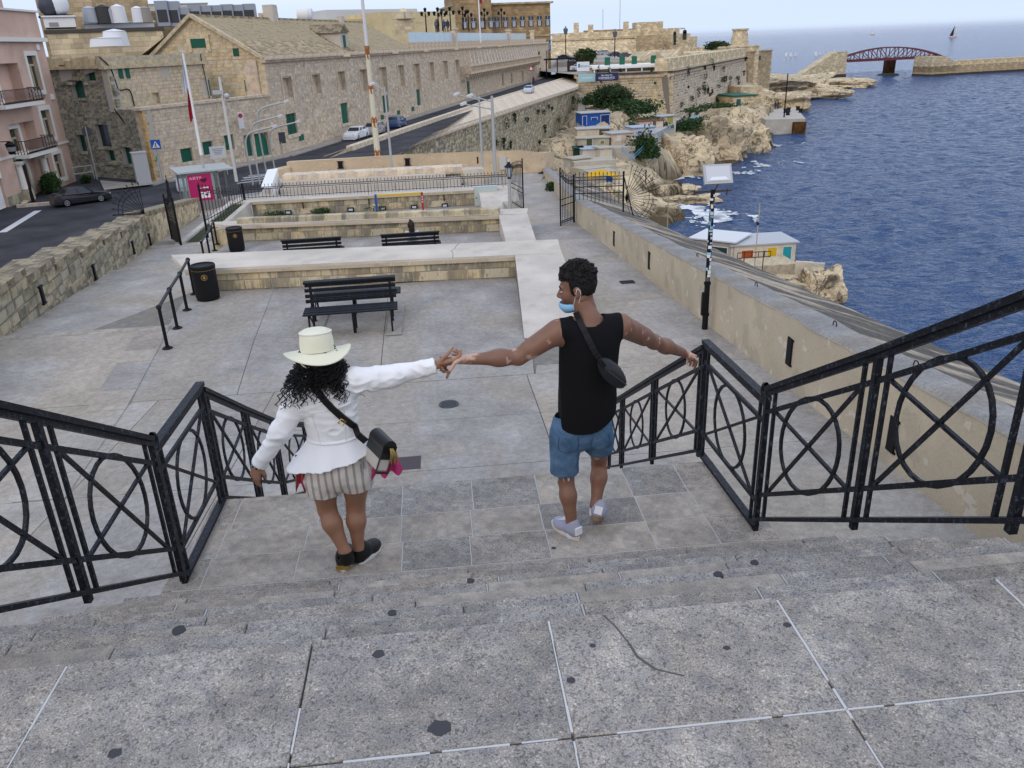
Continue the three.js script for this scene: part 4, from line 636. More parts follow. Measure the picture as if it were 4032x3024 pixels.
{
// ---------------- the man in the black sleeveless top
const o = thing('person', 'person in black sleeveless top and denim shorts holding the railing', 'person');
const brown = [0.195, 0.095, 0.058], pale = [0.50, 0.31, 0.235];
const sL = [0.619,0.087,-4.26], sR = [0.988,0.074,-4.32], eL = [0.387,-0.054,-4.27], wL = [0.051,-0.027,-4.22], eR = [1.267,-0.15,-4.62], wR = [1.583,-0.365,-4.9];
const neck = [0.796,0.133,-4.3], skull = [0.727,0.314,-4.33], chest = [0.797,-0.017,-4.29], waist = [0.774,-0.385,-4.3], pelvis = [0.761,-0.557,-4.31];
const hL = [0.659,-0.595,-4.31], hR = [0.862,-0.622,-4.33], kL = [0.661,-0.916,-4.34], aL = [0.684,-1.209,-4.25], kR = [0.905,-0.91,-4.5], aR = [0.855,-1.138,-4.36];
const arm = (s, e, w, k) => [cone(s, e, 0.062 * k, 0.045 * k), cone([lerp(s[0], e[0], 0.25), lerp(s[1], e[1], 0.25) + 0.008, lerp(s[2], e[2], 0.25)], [lerp(s[0], e[0], 0.7), lerp(s[1], e[1], 0.7) + 0.006, lerp(s[2], e[2], 0.7)], 0.056 * k, 0.05 * k), cone(e, [lerp(e[0], w[0], 0.35), lerp(e[1], w[1], 0.35), lerp(e[2], w[2], 0.35)], 0.042 * k, 0.046 * k), cone([lerp(e[0], w[0], 0.3), lerp(e[1], w[1], 0.3), lerp(e[2], w[2], 0.3)], w, 0.046 * k, 0.028 * k)];
const armsF = blend(0.04, ...arm(sL, eL, wL, 0.96), cone(sL, chest, 0.062, 0.1, 0.8), ...arm(sR, eR, wR, 0.96), cone(sR, chest, 0.062, 0.1, 0.8), cone(neck, [neck[0], neck[1] - 0.12, neck[2]], 0.062, 0.1), cone(neck, skull, 0.06, 0.055), cone([neck[0], neck[1] - 0.04, neck[2]], sL, 0.05, 0.05), cone([neck[0], neck[1] - 0.04, neck[2]], sR, 0.05, 0.05), cone(chest, waist, 0.145, 0.13, 0.68), cone(waist, pelvis, 0.13, 0.135, 0.72));
const leg = (h, k, a, q) => [cone(h, k, 0.076 * q, 0.049 * q), cone(k, [lerp(k[0], a[0], 0.32), lerp(k[1], a[1], 0.32), lerp(k[2], a[2], 0.32) + 0.018], 0.045 * q, 0.05 * q), cone([lerp(k[0], a[0], 0.3), lerp(k[1], a[1], 0.3), lerp(k[2], a[2], 0.3) + 0.016], a, 0.05 * q, 0.031 * q)];
const legsF = blend(0.03, ...leg(hL, kL, aL, 1), ...leg(hR, kR, aR, 1), cone(aL, [aL[0] - 0.01, aL[1] - 0.05, aL[2] - 0.01], 0.033, 0.034), cone(aR, [aR[0], aR[1] - 0.04, aR[2]], 0.033, 0.032));
const bodyF = (x, y, z) => Math.min(y > hL[1] - 0.1 ? armsF(x, y, z) : 9, y < hL[1] + 0.1 ? legsF(x, y, z) : 9);
const dist = (x, y, z, a) => Math.hypot(x - a[0], y - a[1], z - a[2]);
const skinC = (x, y, z) => { const hand = Math.min(dist(x, y, z, wL), dist(x, y, z, wR)), el = Math.min(dist(x, y, z, eL), dist(x, y, z, eR)); const amt = sstep(0.2, 0.02, hand) * 0.72 + sstep(0.15, 0.03, el) * 0.34; const n = F3(x * 22, y * 22, z * 22, 4) + F3(x * 7, y * 7, z * 7, 2) * 0.5 + amt - 0.45; const k = sstep(-0.03, 0.05, n), v = 1 + F3(x * 30, y * 30, z * 30, 2) * 0.15; return brown.map((c, i) => lerp(c * v, pale[i], k)); };
const parts = [surfaceNet([wL[0] - 0.05, -0.66, -5.0], [wR[0] + 0.06, 0.35, -4.05], 0.0125, armsF, skinC), surfaceNet([hL[0] - 0.14, -1.34, -4.75], [hR[0] + 0.16, -0.45, -4.1], 0.0115, legsF, skinC)];
const hl = hand([wL[0] + 0.02, wL[1], wL[2]], [-0.97, -0.02, -0.05], [0, -0.75, 0.55], 1, [0.8, 0.85, 0.9, 0.9], 1.0, 0.6), hr = hand([wR[0] - 0.012, wR[1] + 0.006, wR[2] + 0.02], [0.55, -0.42, -0.72], [-0.1, -0.9, 0.3], -1, [0.85, 0.9, 0.9, 0.9], 0.98, 0.5);
for (const h of [hl, hr]) parts.push(surfaceNet(h.lo, h.hi, 0.0035, h.f, skinC));
// head: x forward, y up, z to its right-hand side
const fx = V(-0.93, -0.16, -0.34).normalize(), fy = V(-0.1, 1, 0.05), fz = fx.clone().cross(fy).normalize(); fy.copy(fz.clone().cross(fx)).normalize();
const HM = new THREE.Matrix4().makeBasis(fx, fy, fz).setPosition(V(skull).add(V(0.012, 0.004, 0)));
const both = (f) => [f(1), f(-1)];
const headF0 = blend(0.028, ell([-0.012, 0.032, 0], [0.097, 0.1, 0.075]), ell([0.042, -0.03, 0], [0.055, 0.088, 0.056]), ...both((s) => cone([-0.02, -0.055, s * 0.048], [0.068, -0.108, s * 0.016], 0.02, 0.019)), cone([0.072, -0.108, 0], [0.078, -0.104, 0], 0.02, 0.018), ...both((s) => ell([0.058, -0.03, s * 0.04], [0.024, 0.026, 0.022])), cone([-0.028, -0.05, 0], [-0.035, -0.14, 0], 0.045, 0.05));
const noseF = blend(0.012, cone([0.092, 0.008, 0], [0.116, -0.036, 0], 0.008, 0.0125), ...both((s) => ell([0.103, -0.043, s * 0.011], [0.011, 0.008, 0.008])), cone([0.1, -0.045, 0], [0.098, -0.056, 0], 0.007, 0.006));
const browF = blend(0.01, ...both((s) => cone([0.088, 0.02, s * 0.014], [0.077, 0.022, s * 0.044], 0.009, 0.008)));
const lipF = uni(cone([0.0965, -0.07, -0.012], [0.0965, -0.07, 0.012], 0.0075, 0.0075), cone([0.0935, -0.083, -0.011], [0.0935, -0.083, 0.011], 0.0085, 0.0085));
const earF = uni(...both((s) => ell([-0.012, -0.006, s * 0.078], [0.019, 0.031, 0.008])), ...both((s) => ell([-0.004, -0.03, s * 0.077], [0.01, 0.012, 0.008])));
const headF = (x, y, z) => { let d = smin(smin(headF0(x, y, z), noseF(x, y, z), 0.014), browF(x, y, z), 0.014); d = smin(d, lipF(x, y, z), 0.006); for (const s of [1, -1]) d = -smin(-d, Math.hypot((x - 0.092) / 1.2, y + 0.002, z - s * 0.034) - 0.0125, 0.012); d = smin(d, earF(x, y, z), 0.008); for (const s of [1, -1]) d = Math.max(d, 0.0075 - Math.hypot((x + 0.008) / 1.1, (y + 0.004) / 1.7, z - s * 0.088)); return d; };
const headC = (x, y, z) => { const st = sstep(-0.045, -0.075, y) * sstep(-0.03, 0.02, x) * 0.5, lip = sstep(0.012, 0.004, Math.abs(y + 0.077)) * sstep(0.085, 0.095, x) * sstep(0.022, 0.014, Math.abs(z)); const c = brown.map((q) => q * (1 + N3(x * 90, y * 90, z * 90) * 0.08) * (1 - st * (0.75 + 0.25 * N3(x * 300, y * 300, z * 300)))); return [lerp(c[0], 0.26, lip), lerp(c[1], 0.09, lip), lerp(c[2], 0.065, lip)]; };
const hg = surfaceNet([-0.13, -0.2, -0.1], [0.14, 0.15, 0.1], 0.0042, headF, headC); hg.applyMatrix4(HM); parts.push(hg);
mesh('body', mergeSkin(parts), skinMat, o);
const black = M([0.011, 0.010, 0.010], 0.8);
// short tousled hair: tight curls over the crown, faded at the sides
const hairF = (x, y, z) => { const n = F3(x * 55, y * 55, z * 55, 2) * 0.02 + F3(x * 130, y * 130, z * 130, 1) * 0.008, topk = sstep(0.02, 0.1, y); let d = ell([-0.014, 0.034, 0], [0.099 + 0.012 * topk, 0.106 + 0.016 * topk, 0.0775 + 0.008 * topk])(x, y, z) - n * (0.35 + topk) - 0.004; const line = 0.062 + (y - 0.075) * 0.35; return Math.max(d, x - (y > 0.06 ? 0.1 : Math.abs(z) > 0.045 ? 0.028 : -0.1 + 0.16), y < 0.055 && x > 0.045 ? 1 : -1, -0.075 - y + (x > -0.03 ? (x + 0.03) * 0.9 : 0), Math.hypot((x + 0.012) / 0.024, (y + 0.006) / 0.036) < 1 && Math.abs(z) > 0.06 ? 0.01 : -1); };
const hh = surfaceNet([-0.15, -0.1, -0.11], [0.13, 0.18, 0.11], 0.0042, hairF); hh.applyMatrix4(HM); mesh('hair', hh, M([0.009, 0.008, 0.008], 0.7), o);
const curls = []; for (let k = 0; k < 260; k++) { const a = rr(0, 6.283), e = rr(0.25, 1.5), p = [-0.014 + Math.cos(a) * Math.cos(e) * 0.108, 0.036 + Math.sin(e) * 0.121, Math.sin(a) * Math.cos(e) * 0.085]; if (p[0] > 0.085 && p[1] < 0.07) continue; const pts = [], n = V(p).sub(V(-0.014, 0.034, 0)).normalize(), t = V(rr(-1, 1), rr(-1, 1), rr(-1, 1)).cross(n).normalize(), b = n.clone().cross(t), R = rr(0.006, 0.011); for (let i = 0; i <= 7; i++) { const q = i / 7 * rr(4, 6); pts.push(V(p).addScaledVector(t, Math.cos(q) * R).addScaledVector(b, Math.sin(q) * R).addScaledVector(n, i * 0.0012).toArray()); } curls.push(tube(pts, 0.0024, 4, 8)); }
mesh('hair_curls', join(curls).applyMatrix4(HM), M([0.012, 0.01, 0.01], 0.6), o);
for (const s of [1, -1]) { mesh('eye', join(ball(0.0112, 0.0875, -0.001, s * 0.034)).applyMatrix4(HM), M([0.55, 0.5, 0.47], 0.25), o); mesh('iris', join(ball(0.0062, 0.0945, -0.001, s * 0.034, 0.7, 1, 1)).applyMatrix4(HM), M([0.02, 0.012, 0.008], 0.2), o); mesh('eyelid', join(new THREE.SphereGeometry(0.0128, 12, 8, 0, 6.283, 0, 1.25).rotateZ(-0.35).translate(0.0865, -0.001, s * 0.034)).applyMatrix4(HM), M(brown, 0.6), o); mesh('eyebrow', join(bar([0.0985, 0.021, s * 0.014], [0.093, 0.026, s * 0.034], 0.006, 0.007), bar([0.093, 0.026, s * 0.034], [0.082, 0.021, s * 0.05], 0.006, 0.005)).applyMatrix4(HM), black, o); }
// face mask pulled below the chin
const maskF = (x, y, z) => Math.max(Math.abs(blend(0.02, ell([0.052, -0.096, 0], [0.06, 0.042, 0.058]), cone([0.09, -0.09, 0], [0.075, -0.12, 0], 0.03, 0.028))(x, y, z)) - 0.0035, 0.012 - x + (Math.abs(z) * 0.2), (y + 0.078) - (x - 0.06) * 0.05, -(y + 0.138));
const mg = surfaceNet([0.0, -0.16, -0.08], [0.15, -0.06, 0.08], 0.0035, maskF); mg.applyMatrix4(HM); const blue = cloth([0.27, 0.52, 0.74], 0.9); const mask = mesh('face_mask', mg, blue, o);
for (const s of [1, -1]) mesh('ear_loop', join(tube([[0.03, -0.088, s * 0.056], [0.012, -0.05, s * 0.07], [-0.004, -0.008, s * 0.083], [-0.018, 0.02, s * 0.084], [-0.03, 0.0, s * 0.081], [-0.012, -0.06, s * 0.07], [0.018, -0.115, s * 0.05]], 0.0018, 5, 36)).applyMatrix4(HM), whitePaint, mask);
// top: loose, sleeveless, curved hem
const sx = sL[0] + 0.004, ex = sR[0] + 0.004, hemL = -0.62;
const topBase = blend(0.05, cone([chest[0], chest[1] + 0.01, chest[2]], [waist[0] + 0.005, waist[1] - 0.02, waist[2]], 0.18, 0.168, 0.66), cone([waist[0], waist[1], waist[2]], [pelvis[0] + 0.002, pelvis[1] + 0.02, pelvis[2]], 0.168, 0.182, 0.68), cone([sL[0] + 0.022, sL[1] + 0.008, sL[2]], [neck[0] - 0.06, neck[1] - 0.045, neck[2]], 0.072, 0.062), cone([sR[0] - 0.02, sR[1] + 0.008, sR[2]], [neck[0] + 0.07, neck[1] - 0.05, neck[2]], 0.072, 0.06));
const fold = (x, y, z) => F3(x * 7 + y * 2, y * 2.2, z * 7, 2) * 0.011 + Math.sin((x - chest[0]) * 42 + y * 5) * 0.0035 * sstep(chest[1], waist[1] - 0.1, y);
const topF = (x, y, z) => { const u = (x - pelvis[0]) / 0.2, hem = pelvis[1] + 0.012 + u * u * 0.075 + u * 0.012; let d = topBase(x, y, z) + fold(x, y, z); d = Math.max(d, hem - y, sx - x, x - ex); return Math.max(d, 0.088 - Math.hypot((x - neck[0] + 0.006) / 1.08, (y - neck[1] - 0.045) * 0.86, (z - neck[2] - 0.01) * 0.9)); };
const topMat = cloth([0.0075, 0.0075, 0.009], 0.95);
mesh('sleeveless_top', surfaceNet([sx - 0.02, pelvis[1] - 0.1, -4.55], [ex + 0.02, neck[1] + 0.08, -4.05], 0.0085, topF), topMat, o);
// denim shorts
const denim = (() => { const n = 512, a = noise(n, 256, 301), b = fbm(n, 6, 4, 302); return dataTex(n, n, (x, y, i, q) => { const v = (a[i] - 0.5) * 26 + (b[i] - 0.5) * 44 + ((x + y) % 6 < 3 ? 5 : -5); q[0] = 78 + v; q[1] = 106 + v; q[2] = 134 + v; }); })();
const dm = M(lin(1, 1, 1), 0.95, { map: rep(denim, 4), bumpMap: rep(denim, 4), bumpScale: 0.0015 });
const hemA = [0.639,-0.859,-4.33][1], hemB = [0.882,-0.777,-4.43][1];
const kR2 = [lerp(hR[0], kR[0], 0.75), lerp(hR[1], kR[1], 0.75), lerp(hR[2], kR[2], 0.75)];
const shF = (x, y, z) => { const a = blend(0.03, cone(hL, [kL[0] - 0.008, kL[1], kL[2]], 0.096, 0.09, 0.95), cone(pelvis, [pelvis[0] - 0.04, pelvis[1] + 0.03, pelvis[2]], 0.142, 0.142, 0.72))(x, y, z), b = blend(0.03, cone(hR, kR2, 0.096, 0.086, 0.95), cone(pelvis, [pelvis[0] + 0.04, pelvis[1] + 0.03, pelvis[2]], 0.142, 0.142, 0.72))(x, y, z); const n = F3(x * 14, y * 9, z * 14, 3) * 0.012; return smin(Math.max(a + n, hemA - y + F3(x * 60, 1, z * 60, 2) * 0.008), Math.max(b + n, hemB - y + F3(x * 60, 7, z * 60, 2) * 0.006 - (z + 4.33) * 0.15), 0.012); };
const shorts = mesh('denim_shorts', surfaceNet([hL[0] - 0.16, hemA - 0.04, -4.72], [hR[0] + 0.16, pelvis[1] + 0.1, -4.1], 0.0085, shF), dm, o);
const thr = []; for (let k = 0; k < 26; k++) { const a = rr(0, 6.28), x = kL[0] - 0.006 + Math.cos(a) * 0.089, z = kL[2] + 0.003 + Math.sin(a) * 0.085; thr.push(tube([[x, hemA + 0.004, z], [x + rr(-0.006, 0.006), hemA - rr(0.008, 0.02), z + 0.004], [x + rr(-0.012, 0.012), hemA - rr(0.012, 0.034), z + 0.003]], 0.0012, 4, 6)); } mesh('frayed_threads', join(thr), M([0.6, 0.62, 0.64], 0.9), shorts);
for (const [px, py] of [[hL[0] + 0.002, hL[1] - 0.02], [hR[0] - 0.004, hR[1] - 0.006]]) { const q = (x, y) => { let z = -4.05; while (z > -4.5 && shF(px + x, py + y, z) > 0.002) z -= 0.002; return [px + x, py + y, z + 0.003]; }; mesh('back_pocket_seam', join(tube([q(-0.055, 0.05), q(-0.055, -0.035), q(-0.0, -0.055), q(0.055, -0.035), q(0.055, 0.05)], 0.0016, 4, 20)), M([0.05, 0.075, 0.11], 0.9), shorts); }
// waist pouch on its strap
strapAlong(o, topF, [[0.712,0.202,-4.14], [0.758,0.094,-4.14], [0.811,-0.019,-4.14], [0.858,-0.092,-4.14]].map((p) => [p[0], p[1]]), 0.034, M([0.012, 0.012, 0.014], 0.7), -3.95);
const B = [0.899,-0.136,-4.13], bagF = (x, y, z) => { const X = x - B[0], Y = y - B[1], u = X * 0.62 - Y * 0.78, v = X * 0.78 + Y * 0.62; return Math.max(Math.hypot(u / 0.115, v / 0.056, (z - B[2]) / 0.05) - 1, v - 0.052) * 0.05 + F3(x * 30, y * 30, z * 30, 2) * 0.002; };
const pouch = mesh('waist_pouch', surfaceNet([B[0] - 0.14, B[1] - 0.15, B[2] - 0.08], [B[0] + 0.14, B[1] + 0.15, B[2] + 0.08], 0.006, bagF), M([0.016, 0.018, 0.022], 0.45), o);
mesh('buckle', join(box(0.05, 0.03, 0.016, B[0] - 0.062, B[1] + 0.07, B[2] + 0.03, 0, 0, -0.9)), blackPlastic, pouch); mesh('zip', join(bar([B[0] - 0.03, B[1] + 0.035, B[2] + 0.05], [B[0] + 0.075, B[1] - 0.06, B[2] + 0.045], 0.006)), M([0.05, 0.05, 0.055], 0.4), pouch);
// running shoes
const suede = cloth([0.33, 0.34, 0.42], 0.9), rub = M([0.62, 0.58, 0.5], 0.7), gum = M([0.22, 0.15, 0.09], 0.7);
const s1 = shoe(o, [0.714,-1.278,-4.204], [0.591,-1.278,-4.426], [0, 1, 0], [suede, rub], ['left_shoe', 'left_sole']);
const hz = [0.838,-1.189,-4.27], tz = [0.871,-1.275,-4.378]; const s2 = shoe(o, hz, [tz[0] + 0.01, -1.272, hz[2] - 0.175], [0, 0.75, 0.5], [suede, gum], ['right_shoe', 'right_sole']);
for (const [s, a] of [[s1, aL], [s2, aR]]) { const sockF = cone([a[0], a[1] + 0.005, a[2]], [a[0], a[1] - 0.055, a[2]], 0.0365, 0.042); mesh('sock', surfaceNet([a[0] - 0.07, a[1] - 0.1, a[2] - 0.07], [a[0] + 0.07, a[1] + 0.06, a[2] + 0.07], 0.006, sockF), cloth([0.7, 0.7, 0.72], 0.95), o); mesh('heel_tab', join(box(0.012, 0.05, 0.05, -0.004, 0.065, 0)).applyMatrix4(s.m), cloth([0.72, 0.72, 0.76]), o); }
mesh('laces', join([0, 1, 2, 3].map((k) => box(0.01, 0.006, 0.05, 0.12 + k * 0.022, 0.094 - k * 0.009, 0, 0, 0, -0.35))).applyMatrix4(s1.m), cloth([0.75, 0.75, 0.76]), o);
}
{
// ---------------- the woman in the white jacket and sun hat
const o = thing('person', 'person in white jacket, cream sun hat and striped shorts with crossbody bag', 'person');
const tan = [0.30, 0.152, 0.09], Z0 = -4.14;
const sL = [-0.843,-0.158,-4.13], sR = [-0.532,-0.08,-4.15], eL = [-0.961,-0.331,-4.1], wL = [-1.125,-0.548,-4.12], eR = [-0.321,-0.08,-4.18], wR = [-0.053,-0.034,-4.2];
const neck = [-0.699,-0.082,-4.16], skull = [-0.709,0.058,-4.18], chest = [-0.686,-0.23,-4.15], waist = [-0.684,-0.417,-4.15], pelvis = [-0.679,-0.595,-4.15];
const hL = [-0.779,-0.662,-4.15], hR = [-0.594,-0.669,-4.16], kL = [-0.789,-0.896,-4.19], aL = [-0.701,-1.143,-4.09], kR = [-0.625,-0.911,-4.22], aR = [-0.635,-1.185,-4.17];
const leg = (h, k, a) => [cone(h, k, 0.09, 0.054), cone(k, [lerp(k[0], a[0], 0.3), lerp(k[1], a[1], 0.3), lerp(k[2], a[2], 0.3) + 0.02], 0.05, 0.056), cone([lerp(k[0], a[0], 0.3), lerp(k[1], a[1], 0.3), lerp(k[2], a[2], 0.3) + 0.018], a, 0.055, 0.03)];
const cL = blend(0.03, ...leg(hL, kL, aL), cone(aL, [aL[0], aL[1] - 0.05, aL[2]], 0.034, 0.036)), cR = blend(0.03, ...leg(hR, kR, aR), cone(aR, [aR[0], aR[1] - 0.05, aR[2] - 0.01], 0.034, 0.036));
const legsF = (x, y, z) => { const a = cL(x, y, z), b = cR(x, y, z); return y > hL[1] - 0.1 ? smin(a, b, 0.03) : Math.min(a, b); };
const armsF = blend(0.035, cone(sL, eL, 0.046, 0.038), cone(eL, wL, 0.036, 0.026), cone(sR, eR, 0.046, 0.038), cone(eR, wR, 0.036, 0.026), cone(neck, skull, 0.05, 0.05), cone(sL, sR, 0.045, 0.045), cone(neck, chest, 0.055, 0.1, 0.7), cone(chest, waist, 0.11, 0.11, 0.7), cone(waist, pelvis, 0.125, 0.15, 0.75));
const skinC = (x, y, z) => { const v = 1 + F3(x * 26, y * 26, z * 26, 3) * 0.16; return tan.map((c) => c * v); };
const parts = [surfaceNet([wL[0] - 0.06, -0.85, -4.45], [wR[0] + 0.04, wR[1] + 0.1, -3.95], 0.013, armsF, skinC), surfaceNet([hL[0] - 0.15, -1.32, -4.45], [hR[0] + 0.16, -0.62, -3.92], 0.0115, legsF, skinC)];
const hl = hand([wL[0] + 0.004, wL[1] + 0.012, wL[2]], [-0.34, -0.94, -0.05], [0.55, 0.0, -0.75], 1, [0.32, 0.4, 0.45, 0.5], 0.94, 0.2), hr = hand([wR[0] - 0.015, wR[1], wR[2]], [0.97, 0.06, -0.04], [0.0, 0.7, -0.5], 1, [0.5, 0.8, 0.9, 0.9], 0.95, 0.4);
for (const h of [hl, hr]) parts.push(surfaceNet(h.lo, h.hi, 0.0035, h.f, skinC));
const fx = V(-0.1, -0.3, -1).normalize(), fy = V(0, 1, -0.25), fz = fx.clone().cross(fy).normalize(); fy.copy(fz.clone().cross(fx)).normalize(); const HM = new THREE.Matrix4().makeBasis(fx, fy, fz).setPosition(V(skull).add(V(0, 0.015, 0)));
const both = (f) => [f(1), f(-1)];
const headF = blend(0.024, ell([-0.01, 0.03, 0], [0.092, 0.096, 0.072]), ell([0.04, -0.028, 0], [0.052, 0.082, 0.053]), cone([0.066, -0.1, 0], [0.072, -0.096, 0], 0.018, 0.016), cone([0.088, 0.006, 0], [0.108, -0.034, 0], 0.008, 0.011), ...both((s) => ell([-0.01, -0.006, s * 0.074], [0.017, 0.028, 0.008])), ...both((s) => ell([0.056, -0.03, s * 0.038], [0.022, 0.025, 0.02])), cone([0.09, -0.07, -0.01], [0.09, -0.07, 0.01], 0.0075, 0.0075), cone([-0.04, -0.05, 0], [-0.05, -0.13, 0], 0.048, 0.05));
const hg = surfaceNet([-0.12, -0.19, -0.1], [0.13, 0.14, 0.1], 0.005, headF, (x, y, z) => tan); hg.applyMatrix4(HM); parts.push(hg);
mesh('body', mergeSkin(parts), skinMat, o);
for (const s of [1, -1]) mesh('eye', join(ball(0.012, 0.084, 0, s * 0.031)).applyMatrix4(HM), M([0.5, 0.47, 0.45], 0.3), o);
// long black curls
const hairM = M([0.006, 0.0055, 0.006], 0.42), cs = [], hc = V(skull).add(V(0.005, -0.02, 0.02));
const massF = (x, y, z) => ell([hc.x, hc.y + 0.0, hc.z], [0.122, 0.1, 0.11])(x, y, z) + F3(x * 30, y * 30, z * 30, 3) * 0.04; const hm = surfaceNet([hc.x - 0.2, hc.y - 0.17, hc.z - 0.17], [hc.x + 0.2, hc.y + 0.13, hc.z + 0.17], 0.007, massF);
mesh('hair', hm, hairM, o);
for (let k = 0; k < 330; k++) {
const a = rr(-0.5, 3.64), e = rr(-0.3, 0.75), st = V(hc.x + Math.cos(a) * 0.1 * Math.cos(e), hc.y + Math.sin(e) * 0.07, hc.z + Math.sin(a) * 0.1 * Math.cos(e)), out = V(Math.cos(a), 0, Math.sin(a)), len = rr(0.07, 0.17) * (Math.abs(Math.cos(a)) > 0.6 ? 1.0 : 0.8), tn = rr(3, 6), R = rr(0.007, 0.014), ph = rr(0, 6.28), sp = rr(0.25, 0.95) * (Math.cos(a) < -0.3 ? 1.6 : 1.05), pts = [], n = Math.ceil(tn * 7);
for (let i = 0; i <= n; i++) { const t = i / n, q = ph + t * tn * 6.283, g = st.clone().addScaledVector(out, t * len * sp * (1 - t * 0.3)).add(V(0, -len * (t * 0.9 + t * t * 0.35), 0)); pts.push([g.x + Math.cos(q) * R, g.y + Math.sin(q * 0.5) * 0.003, g.z + Math.sin(q) * R]); }
cs.push(tube(pts, rr(0.0016, 0.0028), 4, n * 2));
}
mesh('hair_curls', join(cs), hairM, o);
// sun hat: crown, rolled edge, wide drooping brim
const hatM = cloth([0.73, 0.71, 0.55], 0.95), hat = new THREE.Group(); hat.name = 'sun_hat'; o.add(hat); const hp = [-0.712,0.086,-4.17]; hat.position.set(hp[0], hp[1] + 0.02, hp[2]); hat.rotation.set(-0.16, 0.25, 0.02);
const noiseR = (a, y) => 1 + F3(Math.cos(a) * 2, y * 18, Math.sin(a) * 2, 3) * 0.035;
const crown = [[0.1, 0], [0.1, 0.025], [0.099, 0.05], [0.096, 0.078], [0.092, 0.1], [0.086, 0.112], [0.074, 0.122], [0.062, 0.127], [0.035, 0.128], [0.0, 0.126]];
mesh('crown', sheet(40, crown.length - 1, (u, v) => { const [r, y] = crown[Math.round(v * (crown.length - 1))], a = -u * 6.2832, k = noiseR(a, y); return [Math.cos(a) * r * k * 0.92, y * 0.92, Math.sin(a) * r * k * 1.05]; }), hatM, hat);
mesh('crown_band', join(tube(Array.from({ length: 20 }, (_, i) => { const a = i / 20 * 6.2832; return [Math.cos(a) * 0.082, 0.098, Math.sin(a) * 0.093]; }), 0.0065, 6, 60, true)), M([0.74, 0.73, 0.64], 0.9), hat);
const brimF = (r, a) => { const t = (r - 0.088) / 0.085; return -0.012 - t * 0.03 - Math.max(0, Math.sin(a)) * t * t * 0.03 + Math.abs(Math.cos(a)) ** 2 * t * t * 0.035 + Math.sin(a * 3 + 0.6) * t * 0.006; };
mesh('brim', mergeGeometries([0, 0.004].map((dy) => sheet(56, 8, (u, v) => { const a = -u * 6.2832, r = lerp(0.088, 0.168 + 0.008 * Math.cos(2 * a), v); return [Math.cos(a) * r, brimF(r, a) + 0.012 + dy - 0.004, Math.sin(a) * r * 1.04]; }))), hatM, hat);
mesh('brim_edge', join(tube(Array.from({ length: 40 }, (_, i) => { const a = i / 40 * 6.2832, r = 0.168 + 0.008 * Math.cos(2 * a); return [Math.cos(a) * r, brimF(r, a) + 0.01, Math.sin(a) * r * 1.04]; }), 0.004, 5, 120, true)), M([0.66, 0.65, 0.5], 0.9), hat);
mesh('chin_cord', join(tube([[-0.1, -0.01, 0.03], [-0.1, -0.05, 0.06], [-0.07, -0.075, 0.08], [-0.05, -0.06, 0.09]], 0.004, 5, 20)), M([0.7, 0.68, 0.5], 0.9), hat); mesh('eyelet', join(cyl(0.006, 0.006, 0.006, 0.085, 0.025, 0.07, 8, 1.2)), M([0.2, 0.2, 0.1], 0.5), hat);
// white fitted jacket with flared hem
const crease = (x, y, z) => { const d = Math.hypot(x - sR[0], y - sR[1]); return F3(x * 9 + y * 3, y * 11 - x * 4, z * 9, 3) * 0.011 + Math.sin(d * 85 + F3(x * 9, y * 9, z * 9, 2) * 3) * 0.0026 * sstep(0.3, 0.06, d) + Math.abs(N3(x * 14 + y * 17, y * 24 - x * 9, z * 8)) * 0.009; };
const hemW = waist[1] - 0.1;
const jb = blend(0.045, cone([chest[0] - 0.003, chest[1] + 0.04, chest[2]], [waist[0] - 0.004, waist[1] + 0.01, waist[2]], 0.162, 0.15, 0.7), cone([sL[0] + 0.02, sL[1] - 0.008, sL[2]], [sR[0] - 0.01, sR[1] - 0.004, sR[2]], 0.074, 0.074), cone(neck, [neck[0] + 0.005, neck[1] - 0.09, neck[2]], 0.075, 0.13, 0.75));
const sl = blend(0.03, cone(sL, eL, 0.073, 0.062), cone(eL, [lerp(eL[0], wL[0], 0.93), lerp(eL[1], wL[1], 0.93), lerp(eL[2], wL[2], 0.93)], 0.061, 0.047)), sr = blend(0.03, cone(sR, eR, 0.075, 0.064), cone(eR, [lerp(eR[0], wR[0], 0.88), lerp(eR[1], wR[1], 0.88), lerp(eR[2], wR[2], 0.88)], 0.062, 0.05));
const dL = V(wL).sub(V(eL)).normalize(), dR = V(wR).sub(V(eR)).normalize(), endL = V(eL).lerp(V(wL), 0.94), endR = V(eR).lerp(V(wR), 0.88);
const pep = (x, y, z) => { const t = clamp((waist[1] + 0.005 - y) / 0.12, -0.2, 1.2), a = Math.atan2(z - waist[2], x - waist[0]), r = lerp(0.152, 0.238, Math.max(0, t) ** 1.15) * (1 + Math.sin(a * 7 + 1) * 0.05 * Math.max(0, t) + 0.1 * Math.max(0, t) * (x > waist[0] ? 0.55 : 0.75)); const d = Math.hypot(x - waist[0], (z - waist[2]) / 0.74) - r; return Math.max(d, y - waist[1] - 0.02, hemW - 0.012 - y + (x - waist[0]) * 0.15) * 0.8; };
